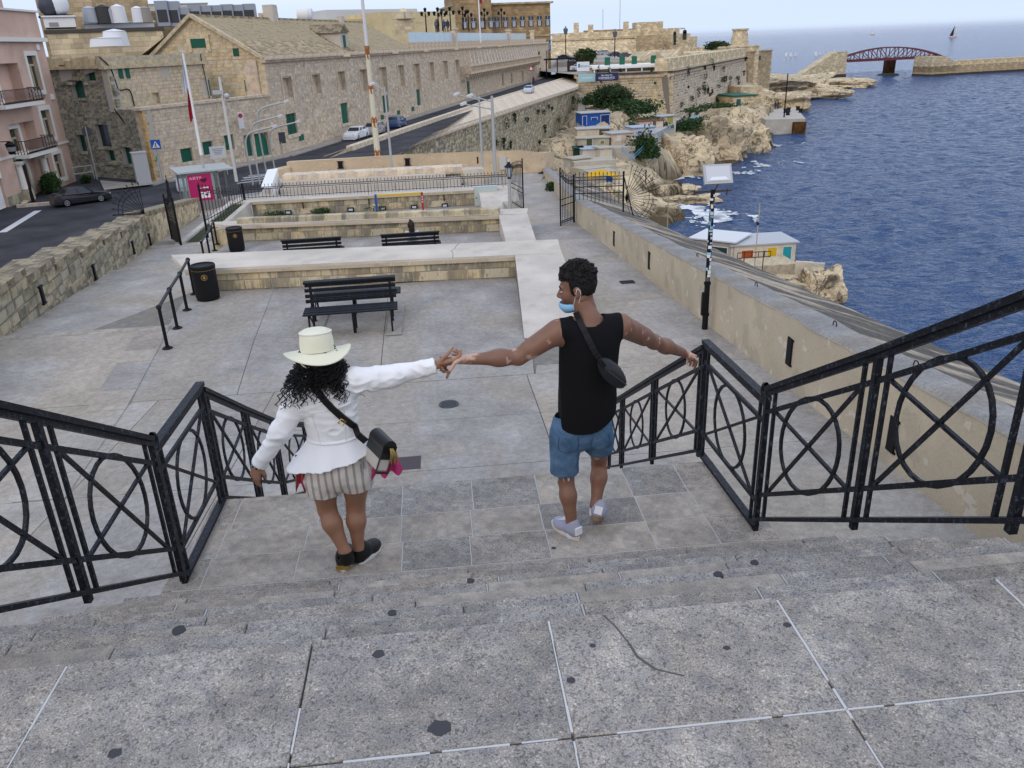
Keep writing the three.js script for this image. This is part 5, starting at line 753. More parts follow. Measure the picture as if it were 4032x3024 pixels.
const jacketF = (x, y, z) => { let d = smin(jb(x, y, z), smin(sl(x, y, z), sr(x, y, z), 0.02), 0.028) + crease(x, y, z); d = Math.max(d, (x - endL.x) * dL.x + (y - endL.y) * dL.y + (z - endL.z) * dL.z > 0 && x < chest[0] - 0.16 ? 0.01 : -1, (x - endR.x) * dR.x + (y - endR.y) * dR.y + (z - endR.z) * dR.z > 0 && x > chest[0] + 0.2 ? 0.01 : -1); if (Math.abs(x - waist[0]) < 0.2) d = Math.max(d, waist[1] - 0.03 - y > 0 && x > eL[0] + 0.1 ? 0.02 : -1); d = Math.max(d, 0.058 - Math.hypot(x - neck[0], y - neck[1] - 0.05, z - neck[2])); return Math.min(d, pep(x, y, z)); };
const jac = mesh('white_jacket', surfaceNet([wL[0] - 0.08, hemW - 0.09, -4.46], [endR.x + 0.06, Math.max(neck[1], wR[1]) + 0.12, -3.86], 0.007, jacketF), M([0.80, 0.80, 0.80], 0.9, { bumpMap: rep(denim2(), 6), bumpScale: 0.0012 }), o);
mesh('collar', join(tube([[neck[0] - 0.075, neck[1] - 0.005, neck[2] + 0.0], [neck[0] - 0.05, neck[1] - 0.012, neck[2] + 0.06], [neck[0], neck[1] - 0.018, neck[2] + 0.085], [neck[0] + 0.055, neck[1] - 0.008, neck[2] + 0.06], [neck[0] + 0.08, neck[1], neck[2]]], 0.018, 8, 30)), M([0.78, 0.78, 0.78], 0.9), jac);
mesh('scarf_at_neck', join(tube([[neck[0] - 0.065, neck[1] + 0.02, neck[2] + 0.02], [neck[0] - 0.03, neck[1] + 0.018, neck[2] + 0.07], [neck[0] + 0.02, neck[1] + 0.02, neck[2] + 0.075], [neck[0] + 0.065, neck[1] + 0.022, neck[2] + 0.02]], 0.02, 8, 24)), cloth([0.42, 0.03, 0.11]), o);
const seam = (pts) => { const q = pts.map(([x, y]) => { let z = -3.8; while (z > -4.4 && jacketF(x, y, z) > 0.001) z -= 0.002; return [x, y, z + 0.0012]; }); mesh('seam', join(tube(q, 0.0022, 4, 40)), M([0.70, 0.70, 0.69], 0.95), jac); };
const sp = (a, b, n = 9) => Array.from({ length: n + 1 }, (_, i) => [lerp(a[0], b[0], i / n), lerp(a[1], b[1], i / n)]);
seam(sp([chest[0] - 0.15, chest[1] + 0.005], [chest[0] + 0.15, chest[1] + 0.05])); seam(sp([chest[0] - 0.085, chest[1]], [waist[0] - 0.06, waist[1] + 0.01])); seam(sp([chest[0] + 0.09, chest[1] + 0.03], [waist[0] + 0.075, waist[1] + 0.012])); seam(sp([waist[0] - 0.14, waist[1] + 0.012], [waist[0] + 0.14, waist[1] + 0.016]));
// striped linen shorts
const stripe = (() => { const n = 512, a = noise(n, 200, 401); return dataTex(n, n, (x, y, i, q) => { const u = (x / n * 8) % 1, k = (Math.abs(u - 0.40) < 0.045 || Math.abs(u - 0.52) < 0.045 || Math.abs(u - 0.64) < 0.045) ? 1 : 0, v = (a[i] - 0.5) * 20; q[0] = lerp(218, 150, k) + v; q[1] = lerp(212, 140, k) + v; q[2] = lerp(202, 134, k) + v; }); })();
const hemA = [-0.782,-0.773,-4.12][1], hemB = [-0.589,-0.754,-4.12][1];
const shF = (x, y, z) => { const n = F3(x * 12, y * 8, z * 12, 3) * 0.014; const a = blend(0.035, cone(hL, [kL[0] - 0.012, kL[1], kL[2]], 0.108, 0.094, 0.98), cone(pelvis, [pelvis[0] - 0.03, pelvis[1] + 0.08, pelvis[2]], 0.165, 0.15, 0.78))(x, y, z), b = blend(0.035, cone(hR, [kR[0] + 0.012, kR[1], kR[2]], 0.106, 0.09, 0.98), cone(pelvis, [pelvis[0] + 0.02, pelvis[1] + 0.08, pelvis[2]], 0.165, 0.15, 0.78))(x, y, z); return smin(Math.max(a + n, hemA - y + (x - hL[0]) * -0.12), Math.max(b + n, hemB - y), 0.006); };
mesh('striped_shorts', surfaceNet([hL[0] - 0.18, hemA - 0.04, -4.42], [hR[0] + 0.18, waist[1] + 0.02, -3.92], 0.0085, shF), M(lin(1, 1, 1), 0.95, { map: rep(stripe, 3.1) }), o);
// bracelets and rings
const beads = (w, d, n, mats, r) => { const D = V(d).normalize(), X = V(0, 1, 0).cross(D).normalize(), Y = D.clone().cross(X); for (let k = 0; k < n; k++) { const a = k / n * 6.283; mesh('bead', beadGeo, mats[k % mats.length], o, V(w).addScaledVector(X, Math.cos(a) * r).addScaledVector(Y, Math.sin(a) * r).toArray()); } };
const beadGeo = new THREE.SphereGeometry(0.0058, 6, 5);
beads([wL[0] + 0.003, wL[1] + 0.005, wL[2]], [-0.4, -0.9, 0], 18, [blackPlastic, M([0.3, 0.32, 0.36], 0.3)], 0.034); beads([wR[0] + 0.002, wR[1], wR[2]], [1, 0.1, 0], 16, [M([0.2, 0.04, 0.03], 0.5), M([0.35, 0.16, 0.1], 0.5)], 0.033);
// strap, handbag and scarf
const gold = M([0.6, 0.4, 0.1], 0.25, { metalness: 0.9 });
strapAlong(o, jacketF, [[-0.783,-0.012,-4.02], [-0.711,-0.109,-4.02], [-0.631,-0.222,-4.02], [-0.559,-0.323,-4.02], [-0.496,-0.399,-4.02]].map((p) => [p[0], p[1]]), 0.036, M([0.012, 0.011, 0.011], 0.45), -3.75, 'strap', 0.005);
const bk = [-0.598,-0.229,-3.97]; mesh('buckle', join(new THREE.TorusGeometry(0.02, 0.004, 5, 4).rotateZ(0.1).translate(bk[0], bk[1], bk[2] + 0.03)), gold, o);
const bg = new THREE.Group(); bg.name = 'handbag'; o.add(bg); const bp = [-0.435,-0.484,-4.03]; bg.position.set(...bp); bg.rotation.set(0.1, 0.5, -0.42); bg.scale.setScalar(0.82);
mesh('bag_body', metric(chamfer(0.09, 0.17, 0.2, 0.016).clone()), M([0.5, 0.46, 0.40], 0.7), bg); mesh('bag_flap', join(box(0.104, 0.1, 0.21, 0.004, 0.062, 0.0), cyl(0.052, 0.052, 0.21, 0, 0.1, 0, 14, Math.PI / 2)), M([0.02, 0.02, 0.019], 0.35), bg); mesh('bag_edge', join(box(0.004, 0.17, 0.012, 0.047, -0.005, 0.1), box(0.004, 0.17, 0.012, -0.047, -0.005, 0.1), box(0.1, 0.012, 0.012, 0, -0.088, 0.1)), M([0.03, 0.03, 0.03], 0.5), bg);
mesh('tassel', join(Array.from({ length: 12 }, (_, k) => tube([[0.0 + k * 0.002, 0.1, 0.11], [0.01 + k * 0.004, 0.06, 0.125 + (k % 3) * 0.006], [0.02 + k * 0.007, 0.02 - (k % 4) * 0.01, 0.12]], 0.0025, 4, 8))), M([0.35, 0.27, 0.08], 0.6), bg); mesh('clasp', join(new THREE.TorusGeometry(0.02, 0.006, 6, 14).translate(0.056, 0.05, 0.03)), M([0.4, 0.38, 0.2], 0.3, { metalness: 0.6 }), bg);
const pinkM = cloth([0.55, 0.055, 0.19], 0.95), drape = (P, Q, len, dz) => sheet(14, 10, (u, v) => { const x = lerp(P[0], Q[0], u), w = Math.sin(u * 15 + v * 2) * 0.018 * (0.4 + v); return [x + (u - 0.5) * v * 0.05, lerp(P[1], Q[1], u) - v * len * (1 - 0.18 * Math.abs(Math.sin(u * 7))), dz + w]; });
mesh('pink_scarf', drape([-0.476,-0.537,-4.12], [-0.344,-0.519,-4.12], 0.16, -4.13), pinkM, o);
const flow = (() => { const n = 256, a = fbm(n, 10, 3, 501), b = noise(n, 24, 502); return dataTex(n, n, (x, y, i, q) => { const k = a[i] > 0.58 ? 1 : 0, g = b[i] > 0.78 ? 1 : 0; q[0] = lerp(lerp(196, 130, k), 190, g); q[1] = lerp(lerp(70, 40, k), 150, g); q[2] = lerp(lerp(110, 60, k), 70, g); }); })();
mesh('patterned_scarf', drape([-0.908,-0.489,-4.1], [-0.832,-0.495,-4.1], 0.24, -4.12), M(lin(1, 1, 1), 0.95, { map: rep(flow, 6) }), o);
// black trainers with a gold heel
const bl = M([0.012, 0.012, 0.012], 0.5), wh = M([0.72, 0.72, 0.7], 0.6);
const t1 = shoe(o, [-0.727,-1.278,-4.088], [[-0.727,-1.278,-4.088][0] + 0.01, -1.278, [-0.727,-1.278,-4.088][2] - 0.235], [0, 1, 0], [bl, wh], ['left_shoe', 'left_sole']); mesh('gold_heel', join(box(0.03, 0.03, 0.078, 0.004, 0.032, 0)).applyMatrix4(t1.m), gold, o); mesh('heel_loop', join(tube([[-0.005, 0.09, -0.02], [-0.02, 0.12, -0.02], [-0.012, 0.125, -0.02]], 0.006, 5)).applyMatrix4(t1.m), bl, o);
const r0 = [-0.633,-1.278,-4.149]; shoe(o, r0, [r0[0] + 0.1, -1.278, r0[2] - 0.2], [0, 1, 0], [bl, wh], ['right_shoe', 'right_sole']);
for (const a of [aL, aR]) { const f = blend(0.02, cone([a[0], a[1] - 0.01, a[2]], [a[0], a[1] - 0.05, a[2] - 0.01], 0.042, 0.05)); mesh('shoe_collar', surfaceNet([a[0] - 0.08, a[1] - 0.11, a[2] - 0.08], [a[0] + 0.08, a[1] + 0.05, a[2] + 0.08], 0.007, f), bl, o); }
}
function denim2() { const n = 256, a = noise(n, 128, 601); return dataTex(n, n, (x, y, i, q) => { q[0] = q[1] = q[2] = 120 + (a[i] - 0.5) * 80 + ((x + y) % 4 < 2 ? 20 : 0); }, false); }
{
// sitter on the second terrace, seen from behind over the bench back
const o = thing('person', 'dark haired person sitting on the far right bench, only the back of the head showing', 'person');
const p = [-0.93, T2 + 0.82, -25.5], f = blend(0.04, ell([p[0], p[1] + 0.2, p[2]], [0.085, 0.11, 0.095]), cone([p[0], p[1] + 0.1, p[2]], [p[0], p[1], p[2]], 0.055, 0.06), cone([p[0] - 0.16, p[1] - 0.05, p[2]], [p[0] + 0.16, p[1] - 0.05, p[2]], 0.07, 0.07), cone([p[0], p[1] - 0.05, p[2]], [p[0], p[1] - 0.38, p[2]], 0.15, 0.15, 0.7), cone([p[0] - 0.09, p[1] - 0.3, p[2]], [p[0] - 0.1, p[1] - 0.3, p[2] - 0.42], 0.08, 0.06), cone([p[0] + 0.09, p[1] - 0.3, p[2]], [p[0] + 0.1, p[1] - 0.3, p[2] - 0.42], 0.08, 0.06), cone([p[0] - 0.1, p[1] - 0.3, p[2] - 0.42], [p[0] - 0.1, p[1] - 0.78, p[2] - 0.4], 0.055, 0.04), cone([p[0] + 0.1, p[1] - 0.3, p[2] - 0.42], [p[0] + 0.1, p[1] - 0.78, p[2] - 0.4], 0.055, 0.04));
mesh('body', surfaceNet([p[0] - 0.3, p[1] - 0.86, p[2] - 0.56], [p[0] + 0.3, p[1] + 0.34, p[2] + 0.2], 0.016, f, (x, y, z) => (y > p[1] + 0.02 ? [0.3, 0.15, 0.09] : [0.5, 0.5, 0.55])), skinMat, o);
const hf = (x, y, z) => blend(0.05, ell([p[0], p[1] + 0.21, p[2] + 0.01], [0.1, 0.12, 0.11]), cone([p[0], p[1] + 0.2, p[2] + 0.05], [p[0] + 0.01, p[1] - 0.02, p[2] + 0.07], 0.1, 0.09), ell([p[0] - 0.02, p[1] + 0.34, p[2]], [0.04, 0.04, 0.04]))(x, y, z) + F3(x * 25, y * 25, z * 25, 3) * 0.03;
mesh('hair', surfaceNet([p[0] - 0.2, p[1] - 0.2, p[2] - 0.2], [p[0] + 0.2, p[1] + 0.45, p[2] + 0.25], 0.012, hf), M([0.02, 0.013, 0.01], 0.6), o);
}

// ---------------------------------------------------------------- street level: road, pavements, pink house, cars, bus shelter
const RY = -8.2;
const [FA, FB] = [[-15.9,-8.2,-85.9],[36.2,-8.2,-263]], [LA] = [[-23.7,-8.2,-72],[-15.9,-8.2,-85.9]], [EA] = [[-37,-8.2,-92.1],[-15.9,-8.2,-85.9]], [NA, NB] = [[-44.4,-8.2,-87.6],[-23.6,-8.2,-72.1]], [WA, WB] = [[-29.65,-8.2,-68.45],[-19,-8.2,-87.6]], [PA, PB] = [[-31.43,-8.2,-57.57],[-31.4,-8.2,-74.9]];
const roadEdge = [[-9.2,-8.2,-87.8], [8.5,-8.2,-147], [42.8,-8.2,-250.7]];
{
struct('road', faces([[[-70, RY, -8], [-8.6, RY, -8], [-8.6, RY, -84], [-16, RY, -90], [-60, RY, -100]], [[-16.5, RY + 0.004, -80], [roadEdge[0][0] + 3, RY + 0.004, -70], roadEdge[1], [-3, RY + 0.004, -126]], [roadEdge[1], roadEdge[2], [60, RY, -300], [36, RY, -263], [-3, RY, -126]]]), asphalt);
const pv = struct('pavement'); const un = (a, b, w) => { const d = V(b).sub(V(a)).normalize(), n = V(-d.z, 0, d.x).multiplyScalar(w); return n; };
const strip = (a, b, w, y = 0.12) => { const n = un(a, b, w); return slab([[a[0], RY + y, a[2]], [a[0] + n.x, RY + y, a[2] + n.z], [b[0] + n.x, RY + y, b[2] + n.z], [b[0], RY + y, b[2]]].reverse(), 0.3); };
mesh('kerbed_strip', strip(FA, FB, 1.7), pathMat, pv); mesh('kerbed_strip', strip(LA, FA, 1.5), pathMat, pv);
mesh('kerbed_strip', slab([[-26.5,-8.06,-68], [-21.5,-8.1,-75.9], [-23.25,-8.06,-69.72], [-29.1,-8.1,-74.2]], 0.3), pathMat, pv);
mesh('bus_pavement', slab([[-15.44,-8.06,-53.59], [-9.49,-8.06,-55.04], [-10.82,-8.06,-64.02], [-14.59,-8.06,-62.08], [-16.86,-8.06,-60.44]], 0.3), pathMat, pv);
const white = M([0.6, 0.6, 0.6], 0.85);
const mark = struct('road_marking'); const line = (a, b, w) => { const n = un(a, b, w / 2); return faces([[[a[0] - n.x, RY + 0.005, a[2] - n.z], [a[0] + n.x, RY + 0.005, a[2] + n.z], [b[0] + n.x, RY + 0.005, b[2] + n.z], [b[0] - n.x, RY + 0.005, b[2] - n.z]]]); };
mesh('stop_line', line([-27.33,-8.2,-52.96], [-28.41,-8.2,-60.49], 0.5), white, mark);
for (let k = 0; k < 4; k++) { const a = [[-16.31,-8.2,-68.78], [-16.3,-8.2,-70.3], [-16.3,-8.2,-71.5], [-16.2,-8.2,-72.8]][k]; mesh('zebra_bar', line(a, [a[0] + 4.2, 0, a[2] - 2.2], 0.5), white, mark); }
mesh('edge_line', line([-11.1,-8.2,-84], [-3.5,-8.2,-111.1], 0.12), M([0.5, 0.42, 0.2], 0.85), mark);
mesh('edge_line', line([-16.5,-8.2,-71.8], [-14.2,-8.2,-73.2], 0.2), white, mark);
}
{
// pink corner house
const o = thing('pink_house', 'pink plastered corner house with iron balconies and white window frames', 'house');
const D = V(PB).sub(V(PA)), L = D.length(); D.normalize(); const ang = Math.atan2(-D.z, D.x), g = new THREE.Group(); g.position.set(PA[0], 0, PA[2]); g.rotation.y = ang; g.updateMatrix(); const W = (gg) => gg.applyMatrix4(g.matrix);
const rects = { // s0, s1, y0, y1
w1: [[19.64,0.4], [23.02,2.74]].flat(), w2: [[15.06,-3.37], [18.22,-1.62]].flat(), w3: [[15.22,-7.92], [17.87,-6.28]].flat(),
};
const H = (a, b, y0, y1) => [a, b, y0, y1];
const wins = [H(13.9, 15.5, -0.6, 2.0), H(13.9, 15.5, -4.25, -2.1), H(14.2, 15.6, -7.5, -5.6)], nich = [H(6.6, 12.2, -1.25, 1.5), H(8.2, 12.4, -4.85, -2.7)], door = H(8.6, 10.6, -8.2, -5.35);
const sh = new THREE.Shape(); sh.moveTo(-8, RY - 0.4); sh.lineTo(17.5, RY - 0.4); sh.lineTo(17.5, 5.2); sh.lineTo(-8, 5.2);
const porch = H(7.6, 13.2, -8.2, -5.0), gar = H(-2.0, 5.2, -8.2, -5.2);
for (const h of [...wins, ...nich, porch, gar, H(-2.5, 3.6, -4.6, -2.2), H(-2, 3, -0.9, 1.8)]) { const p = new THREE.Path(); p.moveTo(h[0], h[2]); p.lineTo(h[0], h[3]); p.lineTo(h[1], h[3]); p.lineTo(h[1], h[2]); sh.holes.push(p); }
mesh('wall', metric(W(new THREE.ExtrudeGeometry(sh, { depth: 0.9, bevelEnabled: false }).translate(0, 0, -0.9))), pinkWall, o);
mesh('back_wall', metric(W(span(-8, 17.48, RY - 0.4, 5.1, -9, -0.91))), pinkWall, o);
mesh('cornice', join(W(box(25.8, 0.3, 0.5, 4.8, 3.15, 0.1)), W(box(25.8, 0.14, 0.3, 4.8, 5.25, 0.05)), W(box(25.6, 0.16, 0.12, 4.8, -5.0 + 0.12, 0.04))), creamPaint, o);
mesh('upper_storey', metric(W(span(-8, 13.6, 5.2, 9.5, -9, -0.6))), pinkWall, o);
const paneM = M([0.06, 0.06, 0.058], 0.25), frameM = M([0.42, 0.37, 0.24], 0.6);
const win = (h, dep = 0.0) => { const [a, b, c, d] = h, w = mesh('window', metric(W(span(a, b, c, d, -0.32 - dep, -0.28 - dep))), paneM, o), s = 0.34; mesh('surround', join(W(span(a - s, b + s, d, d + s, -0.02 - dep, 0.05 - dep)), W(span(a - s, b + s, c - s, c, -0.02 - dep, 0.06 - dep)), W(span(a - s, a, c, d, -0.02 - dep, 0.05 - dep)), W(span(b, b + s, c, d, -0.02 - dep, 0.05 - dep))), creamPaint, w); mesh('casement', join(W(span((a + b) / 2 - 0.09, (a + b) / 2 + 0.09, c, d - 0.7, -0.27 - dep, -0.2 - dep)), W(span(a, b, d - 0.78, d - 0.62, -0.27 - dep, -0.2 - dep)), W(span(a, a + 0.1, c, d, -0.27 - dep, -0.2 - dep)), W(span(b - 0.1, b, c, d, -0.27 - dep, -0.2 - dep))), frameM, w); };
wins.forEach((h) => win(h)); nich.forEach((h, i) => { mesh('niche_back', metric(W(span(h[0] - 0.2, h[1] + 0.2, h[2] - 0.2, h[3] + 0.2, -0.9, -0.8))), pinkWall, o); win(i ? [9.0, 10.6, -4.75, -3.1] : [7.3, 9.3, -1.15, 1.0], 0.5); });
for (const h of [H(-2.5, 3.6, -4.6, -2.2), H(-2, 3, -0.9, 1.8)]) win(h);
nich.forEach((h, i) => { const bc = mesh('balcony', metric(W(span(h[0] - 0.3, h[1] + 0.5, h[2] - 0.28, h[2] - 0.05, -0.1, 1.1))), creamPaint, o); const bars = []; const rail = M([0.07, 0.045, 0.04], 0.6); for (let k = 0; k <= 34; k++) { const s = lerp(h[0] - 0.25, h[1] + 0.45, k / 34); mesh('baluster', metric(W(tube([[s, h[2], 0.95], [s, h[2] + 0.22, 1.2], [s, h[2] + 0.55, 1.05], [s, h[2] + 0.95, 0.98]], 0.022, 4, 8))), rail, bc); } for (let k = 0; k < 5; k++) for (const s of [h[0] - 0.25, h[1] + 0.45]) bars.push(W(bar([s, h[2], 0.1 + k * 0.22], [s, h[2] + 0.95, 0.1 + k * 0.22], 0.04))); mesh('top_rail', join(bars, W(bar([h[0] - 0.25, h[2] + 0.96, 0.98], [h[1] + 0.45, h[2] + 0.96, 0.98], 0.05)), W(bar([h[0] - 0.25, h[2] + 0.96, 0], [h[0] - 0.25, h[2] + 0.96, 0.98], 0.05)), W(bar([h[1] + 0.45, h[2] + 0.96, 0], [h[1] + 0.45, h[2] + 0.96, 0.98], 0.05))), rail, bc); });
// porch with arched door and two columns
mesh('porch_back', metric(W(span(7.4, 13.4, RY, -4.8, -0.9, -0.8))), pinkWall, o);
const arch = new THREE.Shape(); arch.moveTo(-1.05, 0); arch.lineTo(-1.05, 1.9); arch.absarc(0, 1.9, 1.05, Math.PI, 0, true); arch.lineTo(1.05, 0);
const ring = new THREE.Shape(); ring.moveTo(-1.45, 0); ring.lineTo(-1.45, 1.9); ring.absarc(0, 1.9, 1.45, Math.PI, 0, true); ring.lineTo(1.45, 0); ring.lineTo(1.05, 0); ring.lineTo(1.05, 1.9); ring.absarc(0, 1.9, 1.05, 0, Math.PI, false); ring.lineTo(-1.05, 0);
const dr = mesh('door', metric(W(new THREE.ExtrudeGeometry(arch, { depth: 0.08, bevelEnabled: false }).translate(9.7, RY, -0.78))), M([0.07, 0.03, 0.018], 0.6), o); mesh('door_surround', metric(W(new THREE.ExtrudeGeometry(ring, { depth: 0.2, bevelEnabled: false }).translate(9.7, RY, -0.8))), creamPaint, dr); mesh('door_leaf', join([-0.5, 0.5].map((s) => W(box(0.7, 1.4, 0.05, 9.7 + s, RY + 0.95, -0.68)))), M([0.085, 0.036, 0.02], 0.55), dr);
for (const s of [8.0, 12.2]) { mesh('column', join(W(cyl(0.24, 0.3, 2.5, s, -6.75, 0.05, 14)), W(box(0.8, 0.16, 0.8, s, -5.4, 0.05)), W(box(0.62, 0.12, 0.62, s, -5.54, 0.05))), creamPaint, o); mesh('column_base', metric(W(span(s - 0.45, s + 0.45, RY, RY + 0.85, -0.4, 0.5))), blockDirty[0], o); }
mesh('rough_plinth', metric(W(span(5.2, 7.5, RY, RY + 0.7, 0, 0.08))), blockDirty[1], o);
const gd = mesh('garage_door', metric(W(span(-2.0, 5.2, RY, -6.1, -0.3, -0.2))), whitePaint, o); for (let k = 0; k < 20; k++) mesh('shutter_slat', metric(W(span(-1.95, 5.15, RY + k * 0.105, RY + k * 0.105 + 0.085, -0.2, -0.17))), whitePaint, gd); mesh('shutter_box', metric(W(span(-2.0, 5.2, -6.1, -5.2, -0.3, 0.06))), whitePaint, gd);
const lamp = mesh('wall_lantern', join(W(box(0.06, 0.06, 0.8, 6.2, -3.7, 0.4)), W(cyl(0.36, 0.24, 0.7, 6.2, -4.25, 0.75, 6)), W(cyl(0.08, 0.4, 0.25, 6.2, -3.8, 0.75, 6))), blackIron, o); mesh('lantern_glass', join(W(cyl(0.3, 0.2, 0.5, 6.2, -4.25, 0.76, 6)), W(cyl(0.365, 0.25, 0.4, 6.2, -4.28, 0.75, 6))), M([0.3, 0.31, 0.3], 0.3), lamp);
for (const [s, y] of [[16.2, 2.6], [16.7, -1.2]]) mesh('vent_box', join(W(box(0.5, 0.4, 0.12, s, y, 0.05))), whitePaint, o);
}
const leafMat = [[0.028, 0.065, 0.018], [0.045, 0.085, 0.022], [0.02, 0.045, 0.014], [0.06, 0.08, 0.03]].map((c) => M(c, 0.75));
// crown of small leaf faces spread through a lumpy volume
function leaves(c, r, n, size, flat = 0) {
const P = [], v = () => rr(-1, 1);
for (let i = 0; i < n; i++) {
let d; do d = V(v(), v(), v()); while (d.lengthSq() > 1 || d.lengthSq() < 0.12);
const k = 0.82 + F3(d.x * 2.2 + c[0], d.y * 2.2 + c[1], d.z * 2.2 + c[2], 3) * 0.75; const p = V(c[0] + d.x * r[0] * k, c[1] + d.y * r[1] * k, c[2] + d.z * r[2] * k); if (flat && p.y < c[1] - r[1] * flat) p.y = c[1] - r[1] * flat * rr(0.6, 1);
const a = V(v(), v() * 0.8, v()).normalize(), b = a.clone().cross(V(v(), v(), v())).normalize(), s = size * rr(0.5, 1.25), q = a.clone().multiplyScalar(s), w = b.multiplyScalar(s * 0.42);
const A = p.clone().sub(q), B = p.clone().add(w), C = p.clone().add(q), D = p.clone().sub(w); for (const e of [A, B, C, A, C, D]) P.push(e.x, e.y, e.z);
}
const g = new THREE.BufferGeometry(); g.setAttribute('position', new THREE.BufferAttribute(new Float32Array(P), 3)); g.computeVertexNormals(); g.setAttribute('uv', new THREE.BufferAttribute(new Float32Array(P.length / 3 * 2), 2)); return g;
}
function bush(name, label, cat, pos, r, n, size, group, mat = 0, stem = true) { const o = thing(name, label, cat, pos, 0, group); mesh('foliage', leaves([0, r[1] * 0.85, 0], r, n, size), leafMat[mat], o); mesh('foliage', leaves([r[0] * 0.2, r[1] * 0.9, r[2] * 0.1], [r[0] * 0.85, r[1] * 0.9, r[2] * 0.85], n >> 1, size), leafMat[(mat + 1) % 4], o); if (stem) mesh('stem', join([0, 1, 2].map((k) => tube([[0, 0, 0], [rr(-1, 1) * r[0] * 0.2, r[1] * 0.5, rr(-1, 1) * r[2] * 0.2], [rr(-1, 1) * r[0] * 0.5, r[1] * 1.2, rr(-1, 1) * r[2] * 0.5]], 0.05 * r[1], 5))), M([0.05, 0.035, 0.02], 0.9), o); return o; }
